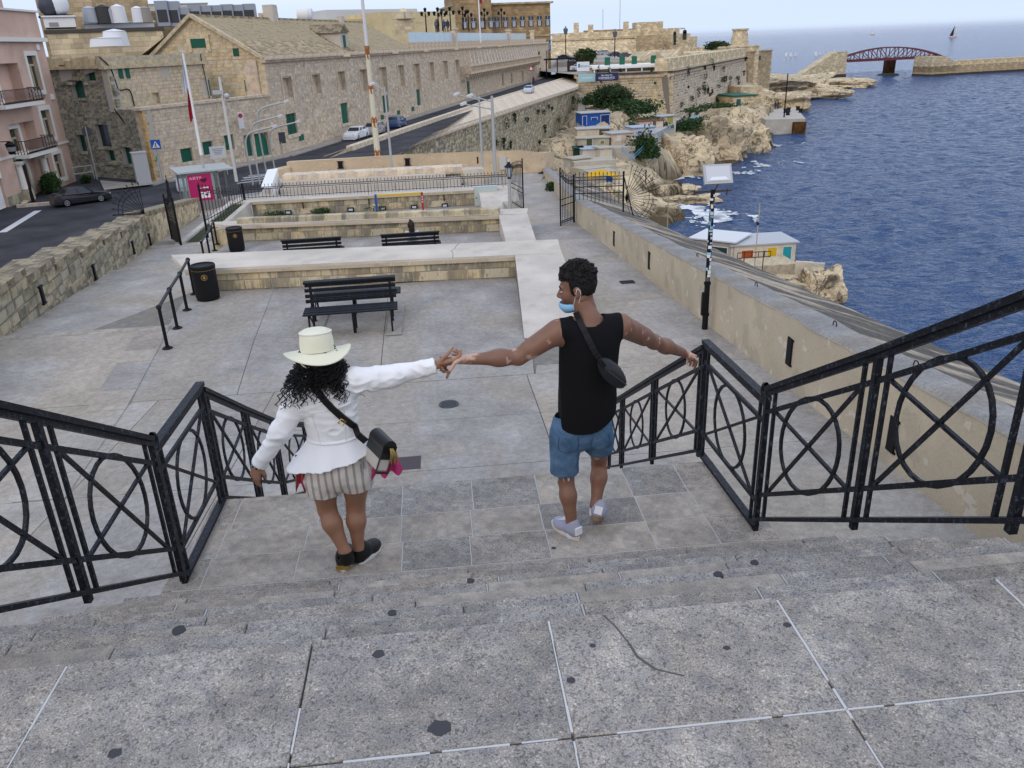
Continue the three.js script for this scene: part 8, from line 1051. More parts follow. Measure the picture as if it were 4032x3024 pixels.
// ---------------------------------------------------------------- bastions, shore, huts, fort
const SEA = -25.4;
const signTex = (w, h, draw) => { const cv = document.createElement('canvas'); cv.width = w; cv.height = h; draw(cv.getContext('2d')); const t = new THREE.CanvasTexture(cv); t.colorSpace = THREE.SRGBColorSpace; return new THREE.MeshPhysicalMaterial({ map: t, roughness: 0.6, side: THREE.DoubleSide }); };
const bastA = [-6.8,-8.7,-88.3], bastB = [35,-8.7,-202.3], B2a = [35.9,-6.4,-208.9], B2b = [59.9,-6.4,-207.5], B2c = [117.2,-6.2,-308.5];
{
const o = thing('road_bastion', 'high stone bastion wall with tufts of plants carrying the road', 'bastion');
const ex = (t) => [lerp(bastA[0], bastB[0], t), lerp(bastA[2], bastB[2], t)], a0 = ex(-0.12);
blockWall(o, a0, [bastB[0], bastB[2]], { y0: -25.5, top: () => -9.2, ymax: -9.2, course: 0.62, len: [0.7, 1.4], depth: 0.6, mats: [blockDirty[0], blockDirty[3], blockClean[1]], joint: 0.05, uneven: 0.05, cham: 0.04, limit: 300, batter: 0.05, mortar: M([0.22, 0.2, 0.16], 0.96), back: 1 });
const d = V(bastB).sub(V(a0[0], 0, a0[1])), L = Math.hypot(d.x, d.z), ang = Math.atan2(-d.z, d.x), pt = (s0, s1, y0, y1, z0, z1) => mv(span(s0, s1, y0, y1, z0, z1), a0[0], 0, a0[1], 0, ang, 0);
mesh('cordon', metric(mv(cyl(0.35, 0.35, L, L / 2, -9.3, -0.75, 10, 0, Math.PI / 2), a0[0], 0, a0[1], 0, ang, 0)), blockPale[0], o);
const E = (p, y) => [p[0], y, p[2]], led = [a0[0], -8.6, a0[1]];
mesh('ledge', faces([[[a0[0] - 1, -8.75, a0[1]], [bastB[0], -8.75, bastB[2]], [roadEdge[2][0] + 0.6, -7.75, roadEdge[2][2]], [roadEdge[1][0] + 0.6, -7.75, roadEdge[1][2]], [roadEdge[0][0] + 0.6, -7.75, roadEdge[0][2]]], [[a0[0] - 1, -8.75, a0[1]], [bastB[0], -8.75, bastB[2]], [bastB[0], -9.3, bastB[2]], [a0[0] - 1, -9.3, a0[1]]]]), blockPale[2], o);
for (let i = 0; i < 2; i++) { const p = roadEdge[i], q = roadEdge[i + 1]; mesh('road_parapet', metric(slab([[p[0], -7.7, p[2]], [q[0], -7.7, q[2]], [q[0] + 0.7, -7.72, q[2]], [p[0] + 0.7, -7.72, p[2]]].reverse(), 1.2)), blockPale[2], o); }
const o2 = thing('corner_bastion', 'large angled stone bastion with a rounded string course above the huts', 'bastion');
blockWall(o2, [B2a[0], B2a[2]], [B2b[0], B2b[2]], { y0: -24, top: () => -7.6, ymax: -7.6, course: 0.62, len: [0.8, 1.6], depth: 0.6, mats: [blockClean[0], blockClean[3], blockClean[1]], joint: 0.05, uneven: 0.06, cham: 0.04, limit: 300, batter: 0.1, mortar: mortarDark, back: 1 });
blockWall(o2, [B2b[0], B2b[2]], [B2c[0], B2c[2]], { y0: -24, top: () => -7.4, ymax: -7.4, course: 0.7, len: [0.9, 1.9], depth: 0.6, mats: [blockPale[0], blockPale[2], blockClean[2]], joint: 0.05, uneven: 0.06, cham: 0.04, limit: 200, batter: 0.1, mortar: mortarDark, back: 1 });
const p2 = B2a[1], par = (A, B, m, n) => { const dd = V(B).sub(V(A)), LL = Math.hypot(dd.x, dd.z), an = Math.atan2(-dd.z, dd.x), q = (g) => mv(g, A[0], 0, A[2], 0, an, 0); mesh('cordon', metric(q(cyl(0.5, 0.5, LL, LL / 2, -7.4, -1.55, 10, 0, Math.PI / 2))), blockPale[0], o2); mesh('parapet', metric(q(span(-0.3, LL, -7.4, n, -5, -1.8))), m, o2); }; par(B2a, B2b, farStone, p2); par(B2b, B2c, farPale, -3.6);
mesh('platform', faces([[[B2a[0], -6.4, B2a[2]], [B2b[0], -6.4, B2b[2]], [B2c[0], -6.4, B2c[2]], [B2c[0], -6.4, -420], [20, -6.4, -420], [30, -6.4, -260]]]), pathMat, o2);
// tufts of caper rooted in the joints
const tuft = []; const grow = (A, B, y0, y1, n, bat, sc) => { for (let k = 0; k < n; k++) { const t = rr(0.04, 0.97), y = rr(y0, y1), dd = V(B).sub(V(A)), nn = V(-dd.z, 0, dd.x).normalize(), c = [lerp(A[0], B[0], t) - nn.x * ((y - y0) * bat * 0.8 - 0.3), y, lerp(A[2], B[2], t) - nn.z * ((y - y0) * bat * 0.8 - 0.3)], r = rr(0.35, 0.9) * sc; tuft.push(leaves(c, [r * 0.8, r * rr(0.8, 1.9), r * 0.8], 70, 0.22 * sc)); if (rnd() < 0.35) tuft.push(leaves([c[0], c[1] - r * 1.6, c[2]], [r * 0.6, r * 1.4, r * 0.6], 50, 0.22 * sc)); } };
grow([a0[0], 0, a0[1]], bastB, -23, -10, 60, 0.05, 0.9); grow(B2b, B2c, -20, -6, 46, 0.1, 1.15); grow(B2a, B2b, -12, -4.5, 9, 0.1, 1); const tf = mesh('caper_tufts', mergeGeometries(tuft), leafMat[2], scene); tf.userData = { kind: 'stuff', label: 'dark caper tufts hanging from the bastion walls', category: 'plants' };
}
// ---- rocky shore: heights from surveyed points, roughened
{
const C = [
[[40,-13.9,-185.7]], [[34.1,-15.3,-176.7]], [[31.9,-18,-162.9]], [[28.3,-19.3,-153.4]], [[49,-16.3,-189.8]], [[48.4,-18.7,-175.4]], [[41.3,-18.9,-167]], [[59.4,-18,-197.3]], [[27.7,-21,-137.2]], [[33.7,-20.1,-148.2]], [[41.6,-19.5,-160.7]],
[[62.6,-18.7,-198.4]], [[73.4,-19.4,-209.5]], [[79.2,-21.5,-211.7]], [[52.6,-21.4,-172.1]], [[91.4,-19.9,-245.5]], [[104.8,-21.2,-265]],
[[28.5,-21.7,-129.9]], [[34.8,-22.7,-133.5]], [[41.5,-23.1,-146.2]], [[27.9,-23.1,-114.6]],
[[31,-17.7,-173.3]], [[37.1,-14.2,-184.3]], [[45.7,-13.8,-194.7]]].map(([p]) => [p[0], p[2], p[1]]);
const hutRock = [[[35.5,-23.3,-86]], [[39,-23.1,-86.6]], [[40.8,-22.7,-83.6]], [[33.3,-23.4,-92.2]], [[40.1,-23.4,-80.6]], [[37.2,-23.5,-79.8]]].map(([p]) => [p[0], p[2], p[1] - 2.6]);
const S = [[[40.5,-25.4,-77.7]], [[47.1,-25.4,-88.1]], [[51.6,-25.4,-106.5]], [[44.7,-25.4,-124.9]], [[48.3,-25.4,-143]], [[51,-25.4,-159.8]], [[82.8,-25.4,-198.3]], [[94.1,-25.4,-219.9]], [[101.7,-25.4,-216.5]], [[129.6,-25.4,-277.8]], [[154.1,-25.4,-349.4]], [[40.8,-25.4,-131.9]], [[39.5,-25.4,-115.8]], [[64,-25.4,-169.3]], [[61.5,-25.4,-173.7]], [[166.2,-25.4,-340.6]], [[249.6,-25.4,-488.2]], [[79.7,-25.4,-194.9]]].map(([p]) => [p[0], p[2], -28.5]);
const Q = [[[56.4,-25.4,-170.7], -25], [[82.8,-25.4,-207.3], -24.4], [[38,-25.4,-139.2], -24.6], [[33.5,-25.4,-128], -24], [[44.6,-25.4,-157.3], -24.5], [[93.6,-25.4,-230], -24.6], [[168.2,-25.4,-392.5], -24], [[141.5,-25.4,-358.6], -22], [[65.3,-25.4,-175.9], -26.6]].map(([p, h]) => [p[0], p[2], h]);
const all = [...C, ...hutRock, ...S, ...Q, [10, -70, -23], [14, -100, -21], [22, -80, -26.5], [28, -100, -27], [20, -130, -21.5], [45, -100, -29], [60, -120, -29], [30, -210, -12], [40, -215, -13], [90, -330, -14], [110, -340, -15], [130, -380, -22], [150, -400, -22]];
const SX = [[-60, 11], [-74, 12], [-77, 41], [-92, 42], [-99, 36], [-104, 26], [-118, 33], [-126, 39], [-145, 42], [-166, 48], [-171, 55], [-190, 74], [-205, 88], [-216, 88], [-226, 93], [-270, 112], [-300, 122], [-360, 155], [-408, 176], [-500, 240]];
const shoreX = (z) => { for (let i = 0; i + 1 < SX.length; i++) if (z <= SX[i][0] && z >= SX[i + 1][0]) return lerp(SX[i][1], SX[i + 1][1], (z - SX[i][0]) / (SX[i + 1][0] - SX[i][0])) + F3(z * 0.15, 3, 1, 3) * 7; return 240; };
const H = (x, z) => { let s = 0, w = 0, h; for (const [a, b, h] of all) { const d = (x - a) ** 2 + (z - b) ** 2 + 1.5, k = 1 / (d * d); s += h * k; w += k; } h = s / w; const sx = shoreX(z); return x > sx ? Math.min(h, -27 - (x - sx) * 0.5) : h; };
const rock = (() => { const n = 1024, a = fbm(n, 6, 6, 901), b = fbm(n, 3, 5, 902), c = noise(n, 256, 903); return dataTex(n, n, (x, y, i, q) => { const v = (1 + (a[i] - 0.5) * 0.5 + (c[i] - 0.5) * 0.2) * (1 - 0.4 * sstep(0.022, 0.004, Math.abs(a[i] - 0.5))) * (1 - 0.3 * sstep(0.03, 0.005, Math.abs(b[i] - 0.47))), k = sstep(0.5, 0.66, b[i] * 0.5 + a[i] * 0.5); q[0] = lerp(218, 176, k) * v; q[1] = lerp(203, 164, k) * v; q[2] = lerp(172, 142, k) * v; }); })();
const g = sheet(250, 640, (u, v) => { const x = lerp(3, 168, u), z = lerp(-60, -440, v); let h = H(x, z); const r = F3(x * 0.11, z * 0.11, 2, 5), r2 = 1 - Math.abs(F3(x * 0.3, z * 0.3, 7, 4)) * 2.2; const q0 = z > -104 ? 0.3 : 1; h += (r * 3.2 + (r2 - 0.4) * 0.9) * q0; if (h > SEA - 1.5) { const st = 1.1, q = h / st, f = q - Math.floor(q); h = (Math.floor(q) + sstep(0.25, 0.75, f)) * st * 0.55 + h * 0.45; } return [x + F3(x * 0.2, z * 0.2, 5, 3) * 1.4, Math.max(h, -30), z + F3(x * 0.2, z * 0.2, 9, 3) * 1.4]; });
// wave-wet algae band: dark weed where the swell washes the rock
const p = g.attributes.position, col = new Float32Array(p.count * 3); for (let i = 0; i < p.count; i++) { const n = F3(p.getX(i) * 0.5, p.getY(i), p.getZ(i) * 0.5, 4), k = sstep(SEA + 2.9 + n * 2, SEA + 1.3 + n * 2, p.getY(i)); col.set([lerp(1, 0.22, k), lerp(1, 0.2, k), lerp(1, 0.17, k)], i * 3); } g.setAttribute('color', new THREE.BufferAttribute(col, 3));
struct('rocky_shore', g, M(lin(0.92, 0.89, 0.85), 0.95, { map: rep(rock, 0.07), bumpMap: rep(lime.bump, 0.12), bumpScale: 0.25, vertexColors: true }), 'pale limestone shore with dark weed at the waterline');
// boulders at the foot of the cliff, flat slabs in the water
const boulder = (lab, p, r, sd) => { const ge = new THREE.IcosahedronGeometry(1, 22), q = ge.attributes.position; for (let i = 0; i < q.count; i++) { const v = V(q.getX(i), q.getY(i), q.getZ(i)), k = 1 + F3(v.x * 1.3 + sd, v.y * 1.3, v.z * 1.3, 3) * 0.6 - (1 - Math.min(1, Math.abs(F3(v.x * 2.1 + sd, v.y * 1.1, v.z * 2.1 + 4, 4)) * 7)) * 0.1 + F3(v.x * 7, v.y * 11 + sd, v.z * 7, 3) * 0.09; q.setXYZ(i, clamp(v.x * 1.25, -0.9, 0.9) * r[0] * k, clamp(v.y * 1.25, -0.9, 0.9) * r[1] * k, clamp(v.z * 1.25, -0.9, 0.9) * r[2] * k); } const w = metric(mergeVertices(ge)); w.computeVertexNormals(); solo('rock', w, M(lin(0.9, 0.86, 0.81), 0.95, { map: rep(rock, 0.08), bumpMap: rep(lime.bump, 0.15), bumpScale: 0.15 }), lab, 'rock', 'rocks on the shore', p); };
boulder('block shaped pale boulder leaning at the cliff foot', [...[70.6,-23.8,-192.5]], [3.4, 5.2, 3.6], 1); boulder('boulder at the seaward tip of the cliff', [...[77.8,-24.5,-199.3]], [4.2, 4.6, 4], 3); boulder('large pale cliff rock above the shore ledge', [...[63.5,-22.9,-189.7]], [8, 6.5, 6], 5); boulder('cliff rock beside the dark green slope', [...[52.1,-22.5,-170.2]], [5, 5, 5], 8); boulder('flat rock slab in the surf, the upper one', [...[42.4,-25,-148.4]], [5.2, 0.9, 3.2], 11); boulder('flat rock slab in the surf, the lower one', [...[44,-25.1,-139.3]], [4.6, 0.8, 1.8], 13); boulder('undercut rock carrying the huts above the sea', [...[40.1,-24.4,-80.6]], [1.9, 2.3, 2.4], 17); boulder('rounded rock face below the hut terrace', [...[37.2,-24.9,-80.8]], [3.6, 1.7, 2.4], 19); boulder('low dark rock islet beyond the quay', [...[156.8,-25.2,-378.3]], [14, 1.2, 8], 23); boulder('long pale rock ledge before the bridge', [...[184.1,-24.5,-413.3]], [38, 3.6, 18], 29); boulder('rock mass under the far bastion', [...[147,-23,-362.7]], [24, 6, 20], 31); boulder('rock ledge behind the quay', [...[123.4,-24,-301.1]], [12, 5, 12], 37);
// green slopes
const gr = []; const patch = (c, r, n, s) => gr.push(leaves([c[0], c[1] + 1.6, c[2]], r, n, s, 0.4)); patch([44,-14.5,-184.8], [8, 2.5, 5], 2600, 0.4); patch([37.6,-13,-192.4], [6, 2, 4], 1500, 0.4); patch([45.5,-17.2,-176.2], [5, 2, 4], 1200, 0.4); patch([39.4,-19.4,-157.1], [3.5, 4, 3], 1500, 0.35); patch([40.2,-20,-154.9], [3, 3, 3], 900, 0.35); patch([54.4,-18.7,-182], [7, 2, 3], 1400, 0.35); patch([59,-18.3,-186.9], [5, 1.4, 3], 900, 0.35); patch([73.1,-17.1,-212.8], [7, 1, 3], 700, 0.35); patch([66.7,-17.8,-211.7], [4, 1, 3], 400, 0.35);
const gm = mesh('shore_scrub', mergeGeometries(gr), leafMat[0], scene); gm.userData = { kind: 'stuff', label: 'dark green scrub covering the slope among the huts', category: 'scrub' };
const tr = thing('bushy_tree', 'dense dark rounded tree growing against the corner bastion', 'tree', [40.5,-14.7,-189.7]); mesh('crown', leaves([0, 3.6, 0], [5.2, 3.7, 4], 7000, 0.36), leafMat[2], tr); mesh('crown', leaves([1, 4.2, 0], [4.2, 3.0, 3.5], 2500, 0.36), leafMat[3], tr); mesh('trunk', join(tube([[0, -1, 0], [0.2, 2, 0.1], [0.6, 5, 0]], 0.4, 7), tube([[0, 1, 0], [-1.6, 3.5, 0.3], [-2.6, 5.5, 0]], 0.22, 6)), M([0.06, 0.045, 0.03], 0.95), tr);
}
// ---- boat huts
function hut(lab, A, B, top, dep, wall, roofM, bits = [], name = 'boat_hut', cat = 'hut') {
const o = thing(name, lab, cat, [0, 0, 0], 0, 'boat huts on the rocks'), f = frontBlock(o, 'wall', A, B, Math.min(A[1], B[1]) - 2.5, top, dep, wall), y = Math.min(A[1], B[1]);
mesh('roof', metric(f.put(-0.25, f.L + 0.25, top, top + 0.16, -dep - 0.2, 0.35)), roofM, o);
for (const [n, s0, s1, y0, y1, m] of bits) { const q = mesh(n, metric(f.put(s0 * f.L, s1 * f.L, y + y0, y + y1, 0.0, 0.06)), m, o); if (n !== 'sign') mesh('frame', join(f.put(s0 * f.L - 0.07, s0 * f.L, y + y0, y + y1 + 0.07, 0, 0.09), f.put(s1 * f.L, s1 * f.L + 0.07, y + y0, y + y1 + 0.07, 0, 0.09), f.put(s0 * f.L, s1 * f.L, y + y1, y + y1 + 0.07, 0, 0.09)), creamPaint, q); }
return { o, f };
}
{
const blueP = M([0.012, 0.085, 0.36], 0.6), cream = PM(plas.white, 0.3, [0.98, 0.92, 0.78]), peach = PM(plas.white, 0.3, [1.02, 0.88, 0.76]), greyW = PM(plas.white, 0.3, [0.7, 0.68, 0.62]), paleB = PM(plas.white, 0.3, [0.78, 0.84, 0.98]), tin = M([0.4, 0.4, 0.39], 0.6), rustR = M([0.2, 0.075, 0.05], 0.85), bRoof = M([0.36, 0.42, 0.5], 0.6), gD = M([0.07, 0.09, 0.035], 0.7), whiteD = M([0.66, 0.66, 0.62], 0.7);
hut('bright blue boat hut highest on the slope', [30.9,-15,-175.3], [37.2,-15.2,-176.1], [33.2,-12.8,-174.9][1], 4, blueP, tin, [['door', 0.05, 0.18, 0, 1.9, M([0.008, 0.05, 0.24], 0.5)], ['window', 0.35, 0.55, 1.0, 1.5, M([0.02, 0.06, 0.2], 0.4)], ['opening', 0.68, 0.97, 0.3, 1.9, M([0.01, 0.03, 0.12], 0.7)]]);
hut('cream boat hut with a small shuttered window below the blue one', [28.4,-16.9,-165.6], [35,-16.7,-165.3], [31.4,-15,-165][1], 4, cream, tin, [['window', 0.24, 0.38, 0.7, 1.5, M([0.55, 0.5, 0.36], 0.7)], ['door', 0.66, 0.98, 0.0, 1.8, M([0.12, 0.1, 0.055], 0.9)]]);
hut('grey boat hut with an olive green door', [27.4,-17.6,-159.7], [33.6,-17.7,-159.5], [30.2,-16.1,-159.2][1], 3, greyW, greyW, [['door', 0.28, 0.46, -0.2, 1.5, gD], ['window', 0.72, 0.84, 0.5, 1.1, M([0.2, 0.2, 0.05], 0.7)]]);
hut('peach boat hut with a white shuttered window', [34.2,-17.9,-160.4], [38.8,-17.9,-161.4], [36.3,-15.6,-159.9][1], 4, peach, tin, [['window', 0.25, 0.42, 0.9, 1.9, whiteD]]);
hut('pale blue and white boat hut at the middle of the row', [39.2,-16.8,-163.4], [43.8,-16.8,-164.3], [41.1,-15,-162.9][1], 4, paleB, bRoof, [['window', 0.2, 0.38, 0.5, 1.2, blueP], ['window', 0.75, 0.88, 0.5, 1.2, blueP]]);
hut('boat hut with a rusty red roof above the pale blue one', [42.8,-16.3,-172.8], [48,-16.2,-173.5], [44.5,-14.7,-172.4][1], 3.5, peach, rustR, [['opening', 0.55, 0.7, 0.2, 1.5, M([0.12, 0.1, 0.08], 0.8)]]);
hut('cream boat hut with a yellow curtain by the long white wall', [48.5,-16.2,-177.5], [52.5,-16.2,-179.5], [50.7,-14.4,-178.9][1], 3.5, cream, tin, [['opening', 0.4, 0.8, 0.3, 1.9, M([0.35, 0.31, 0.1], 0.8)]]);
hut('long pale wall of huts stepping down towards the rocks', [43.1,-18.2,-162.4], [55.8,-17.3,-187.9], [48.7,-16.2,-173.3][1], 3, PM(plas.white, 0.3, [0.9, 0.88, 0.84]), tin, [['window', 0.05, 0.12, 1.0, 1.6, whiteD]]);
hut('white boat hut with a blue tin roof near the sea wall end', [27.3,-18.6,-153.6], [31,-18.7,-153.9], [28.7,-17.4,-153.3][1], 4, PM(plas.white, 0.3, [0.95, 0.95, 0.97]), bRoof, [['door', 0.75, 0.98, 0, 1.2, whiteD]]);
hut('white boat hut with cream double doors near the sea wall end', [30.3,-18.8,-152], [32.7,-18.8,-152.5], [31.5,-17.2,-151.8][1], 3, PM(plas.white, 0.3, [0.95, 0.93, 0.9]), greyW, [['door', 0.3, 0.7, 0, 1.5, M([0.6, 0.55, 0.38], 0.7)]]);
hut('dark green shed at the end of the bastion steps', [26,-18.5,-155.8], [27.7,-18.5,-155.6], [26.9,-17.4,-155.7][1], 3, M([0.012, 0.04, 0.03], 0.7), M([0.015, 0.05, 0.035], 0.7));
hut('low pale blue hut at the lowest terrace by the wall', [24.2,-19.2,-146], [27.7,-19.4,-147.4], [25.6,-18.1,-145.8][1], 3, PM(plas.white, 0.3, [0.8, 0.84, 0.92]), greyW, [['door', 0.82, 0.98, 0, 1.0, M([0.6, 0.56, 0.42], 0.7)]]);
const uh = hut('white hut with blue doors and a yellow awning by the water', [25.9,-21.2,-135.5], [30,-21.3,-136.8], [27.3,-19.1,-135.3][1], 3, PM(plas.white, 0.3, [0.95, 0.92, 0.86]), greyW, [['door', 0.55, 0.85, 0, 1.6, blueP]]); const um = [26.9,-19.8,-133.3]; mesh('awning', sheet(10, 6, (u, v) => [um[0] - 2.4 + u * 4.8, um[1] + 1.6 - Math.abs(u - 0.45) * 1.3 - v * 0.5 + Math.sin(u * 14) * 0.05, um[2] - 0.5 + v * 2.4]), M([0.62, 0.36, 0.02], 0.8), uh.o);
// terraces and blue railings between the huts
const tw = thing('hut_terrace', 'pale concrete terraces and low walls between the boat huts', 'terrace'); for (const [A, B, t, dpt] of [[[24.1,-19,-144], [31.7,-19.2,-144.6], [27.5,-18.3,-144.4][1], 5], [[32.9,-18.3,-154.5], [37.8,-18.3,-155.5], [35.2,-17.5,-155][1], 4], [[37.7,-18.1,-157.6], [42.8,-18.1,-158.3], [39.7,-16.4,-157.1][1], 2], [[25.1,-19.4,-139.8], [31.2,-19.7,-142.6], [27.7,-19,-141.3][1], 4]]) frontBlock(tw, 'terrace_wall', A, B, A[1] - 3, t, dpt, greyW);
const br = thing('blue_railing', 'light blue pipe railing along the steps down to the rocks', 'railing'); const bl = M([0.08, 0.3, 0.55], 0.5), pts = [[35,-18.4,-154.1], [34.9,-19.2,-145.9], [40.2,-18.3,-156.9], [45.3,-17.8,-165.9], [51.8,-17.4,-178.6], [57.6,-16.8,-191.5]]; pts.forEach((p, i) => { mesh('post', metric(bar(p, [p[0], p[1] + 1.1, p[2]], 0.12, 0.12, 5)), bl, br); if (i) for (const y of [0.6, 1.1]) mesh('rail', metric(bar([pts[i - 1][0], pts[i - 1][1] + y, pts[i - 1][2]], [p[0], p[1] + y, p[2]], 0.1, 0.1, 5)), bl, br); });
solo('blue_awning', metric(slab([[60.2,-17.3,-196], [63.6,-16.9,-198.1], [65.1,-16.7,-203.8], [61.7,-17.2,-201.8]].reverse(), 0.2)), M([0.14, 0.34, 0.42], 0.7), 'light blue sloping awning at the foot of the corner bastion', 'awning');
const stp = thing('bastion_steps', 'narrow stone steps climbing along the foot of the road bastion', 'steps'); for (let k = 0; k < 26; k++) { const t = k / 25, A = [lerp([27.2,-17.8,-160.7][0], [34.7,-10.5,-200][0], t), lerp([27.2,-17.8,-160.7][1], [34.7,-10.5,-200][1], t), lerp([27.2,-17.8,-160.7][2], [34.7,-10.5,-200][2], t)]; mesh('step', metric(span(A[0], A[0] + 1.6, A[1] - 1.2, A[1], A[2] - 1.7, A[2])), concMat, stp); }
// huts on the rock to the right, below the sea wall
const h1 = hut('cream hut with orange, yellow and turquoise doors on the rock', [33.9,-24.1,-90.9], [41.8,-23.9,-90.9], [37.7,-21.5,-90.5][1], 5, cream, M([0.42, 0.44, 0.46], 0.5), [['door', 0.16, 0.34, 0.0, 2.0, M([0.42, 0.075, 0.015], 0.6)], ['door', 0.56, 0.70, 0.15, 2.15, M([0.62, 0.4, 0.01], 0.6)], ['door', 0.8, 0.93, 0.2, 2.15, M([0.02, 0.3, 0.34], 0.6)]]);
hut('grey hut with a dark green awning beside the coloured doors', [30.1,-23.7,-94.3], [34.2,-23.9,-90.8], [32.2,-21.1,-92.6][1], 5, PM(plas.white, 0.3, [0.62, 0.6, 0.6]), M([0.62, 0.64, 0.65], 0.5), [['awning', 0.1, 0.85, 0.9, 2.1, M([0.02, 0.05, 0.045], 0.7)]]);
const rt = thing('hut_terrace', 'stone terrace and low yellow wall in front of the coloured doors', 'terrace'); frontBlock(rt, 'terrace_wall', [34.6,-24.1,-86.3], [40,-23.8,-86.2], -24, [38,-22.8,-87][1], 4, blockClean[1]); frontBlock(rt, 'low_wall', [39.4,-23.6,-85.4], [41.1,-23.4,-84.5], -26, [40.1,-22.3,-85][1], 0.4, cream); frontBlock(rt, 'low_wall', [40.5,-23.2,-83.7], [41.7,-22.9,-83.1], -26, [41,-22.1,-83.5][1], 0.4, PM(plas.white, 0.3, [0.8, 0.8, 0.78]));
const mast = thing('aerial_mast', 'thin rusty aerial mast standing by the coloured door hut', 'mast', [34.6,-22.5,-85.2]); mesh('mast', join(cyl(0.05, 0.07, 7.0, 0, 3.5, 0, 6)), M([0.5, 0.42, 0.3], 0.7), mast); mesh('box', join(box(0.2, 0.3, 0.2, -0.06, 4.8, 0)), blackIron, mast); mesh('frame', join(bar([-2.2, 1.1, 0.3], [1.6, 1.1, 0.3], 0.08), bar([-2.2, 1.7, 0.3], [1.6, 1.7, 0.3], 0.08), [-2.2, -1.4, -0.6, 0.2, 0.9, 1.6].map((x) => bar([x, 1.1, 0.3], [x, 1.7, 0.3], 0.06)), bar([-1.4, -0.8, 0.3], [-1.4, 1.8, 0.3], 0.08), bar([0.8, -0.8, 0.3], [0.8, 1.8, 0.3], 0.08)), M([0.08, 0.045, 0.03], 0.9), mast);
const pl = thing('plain_pole', 'bare wooden pole standing on the rocks by the fan barrier', 'pole', [30.9,-23,-107.7]); mesh('pole', join(cyl(0.07, 0.09, 7, 0, 2.6, 0, 7)), M([0.36, 0.3, 0.2], 0.85), pl);
}
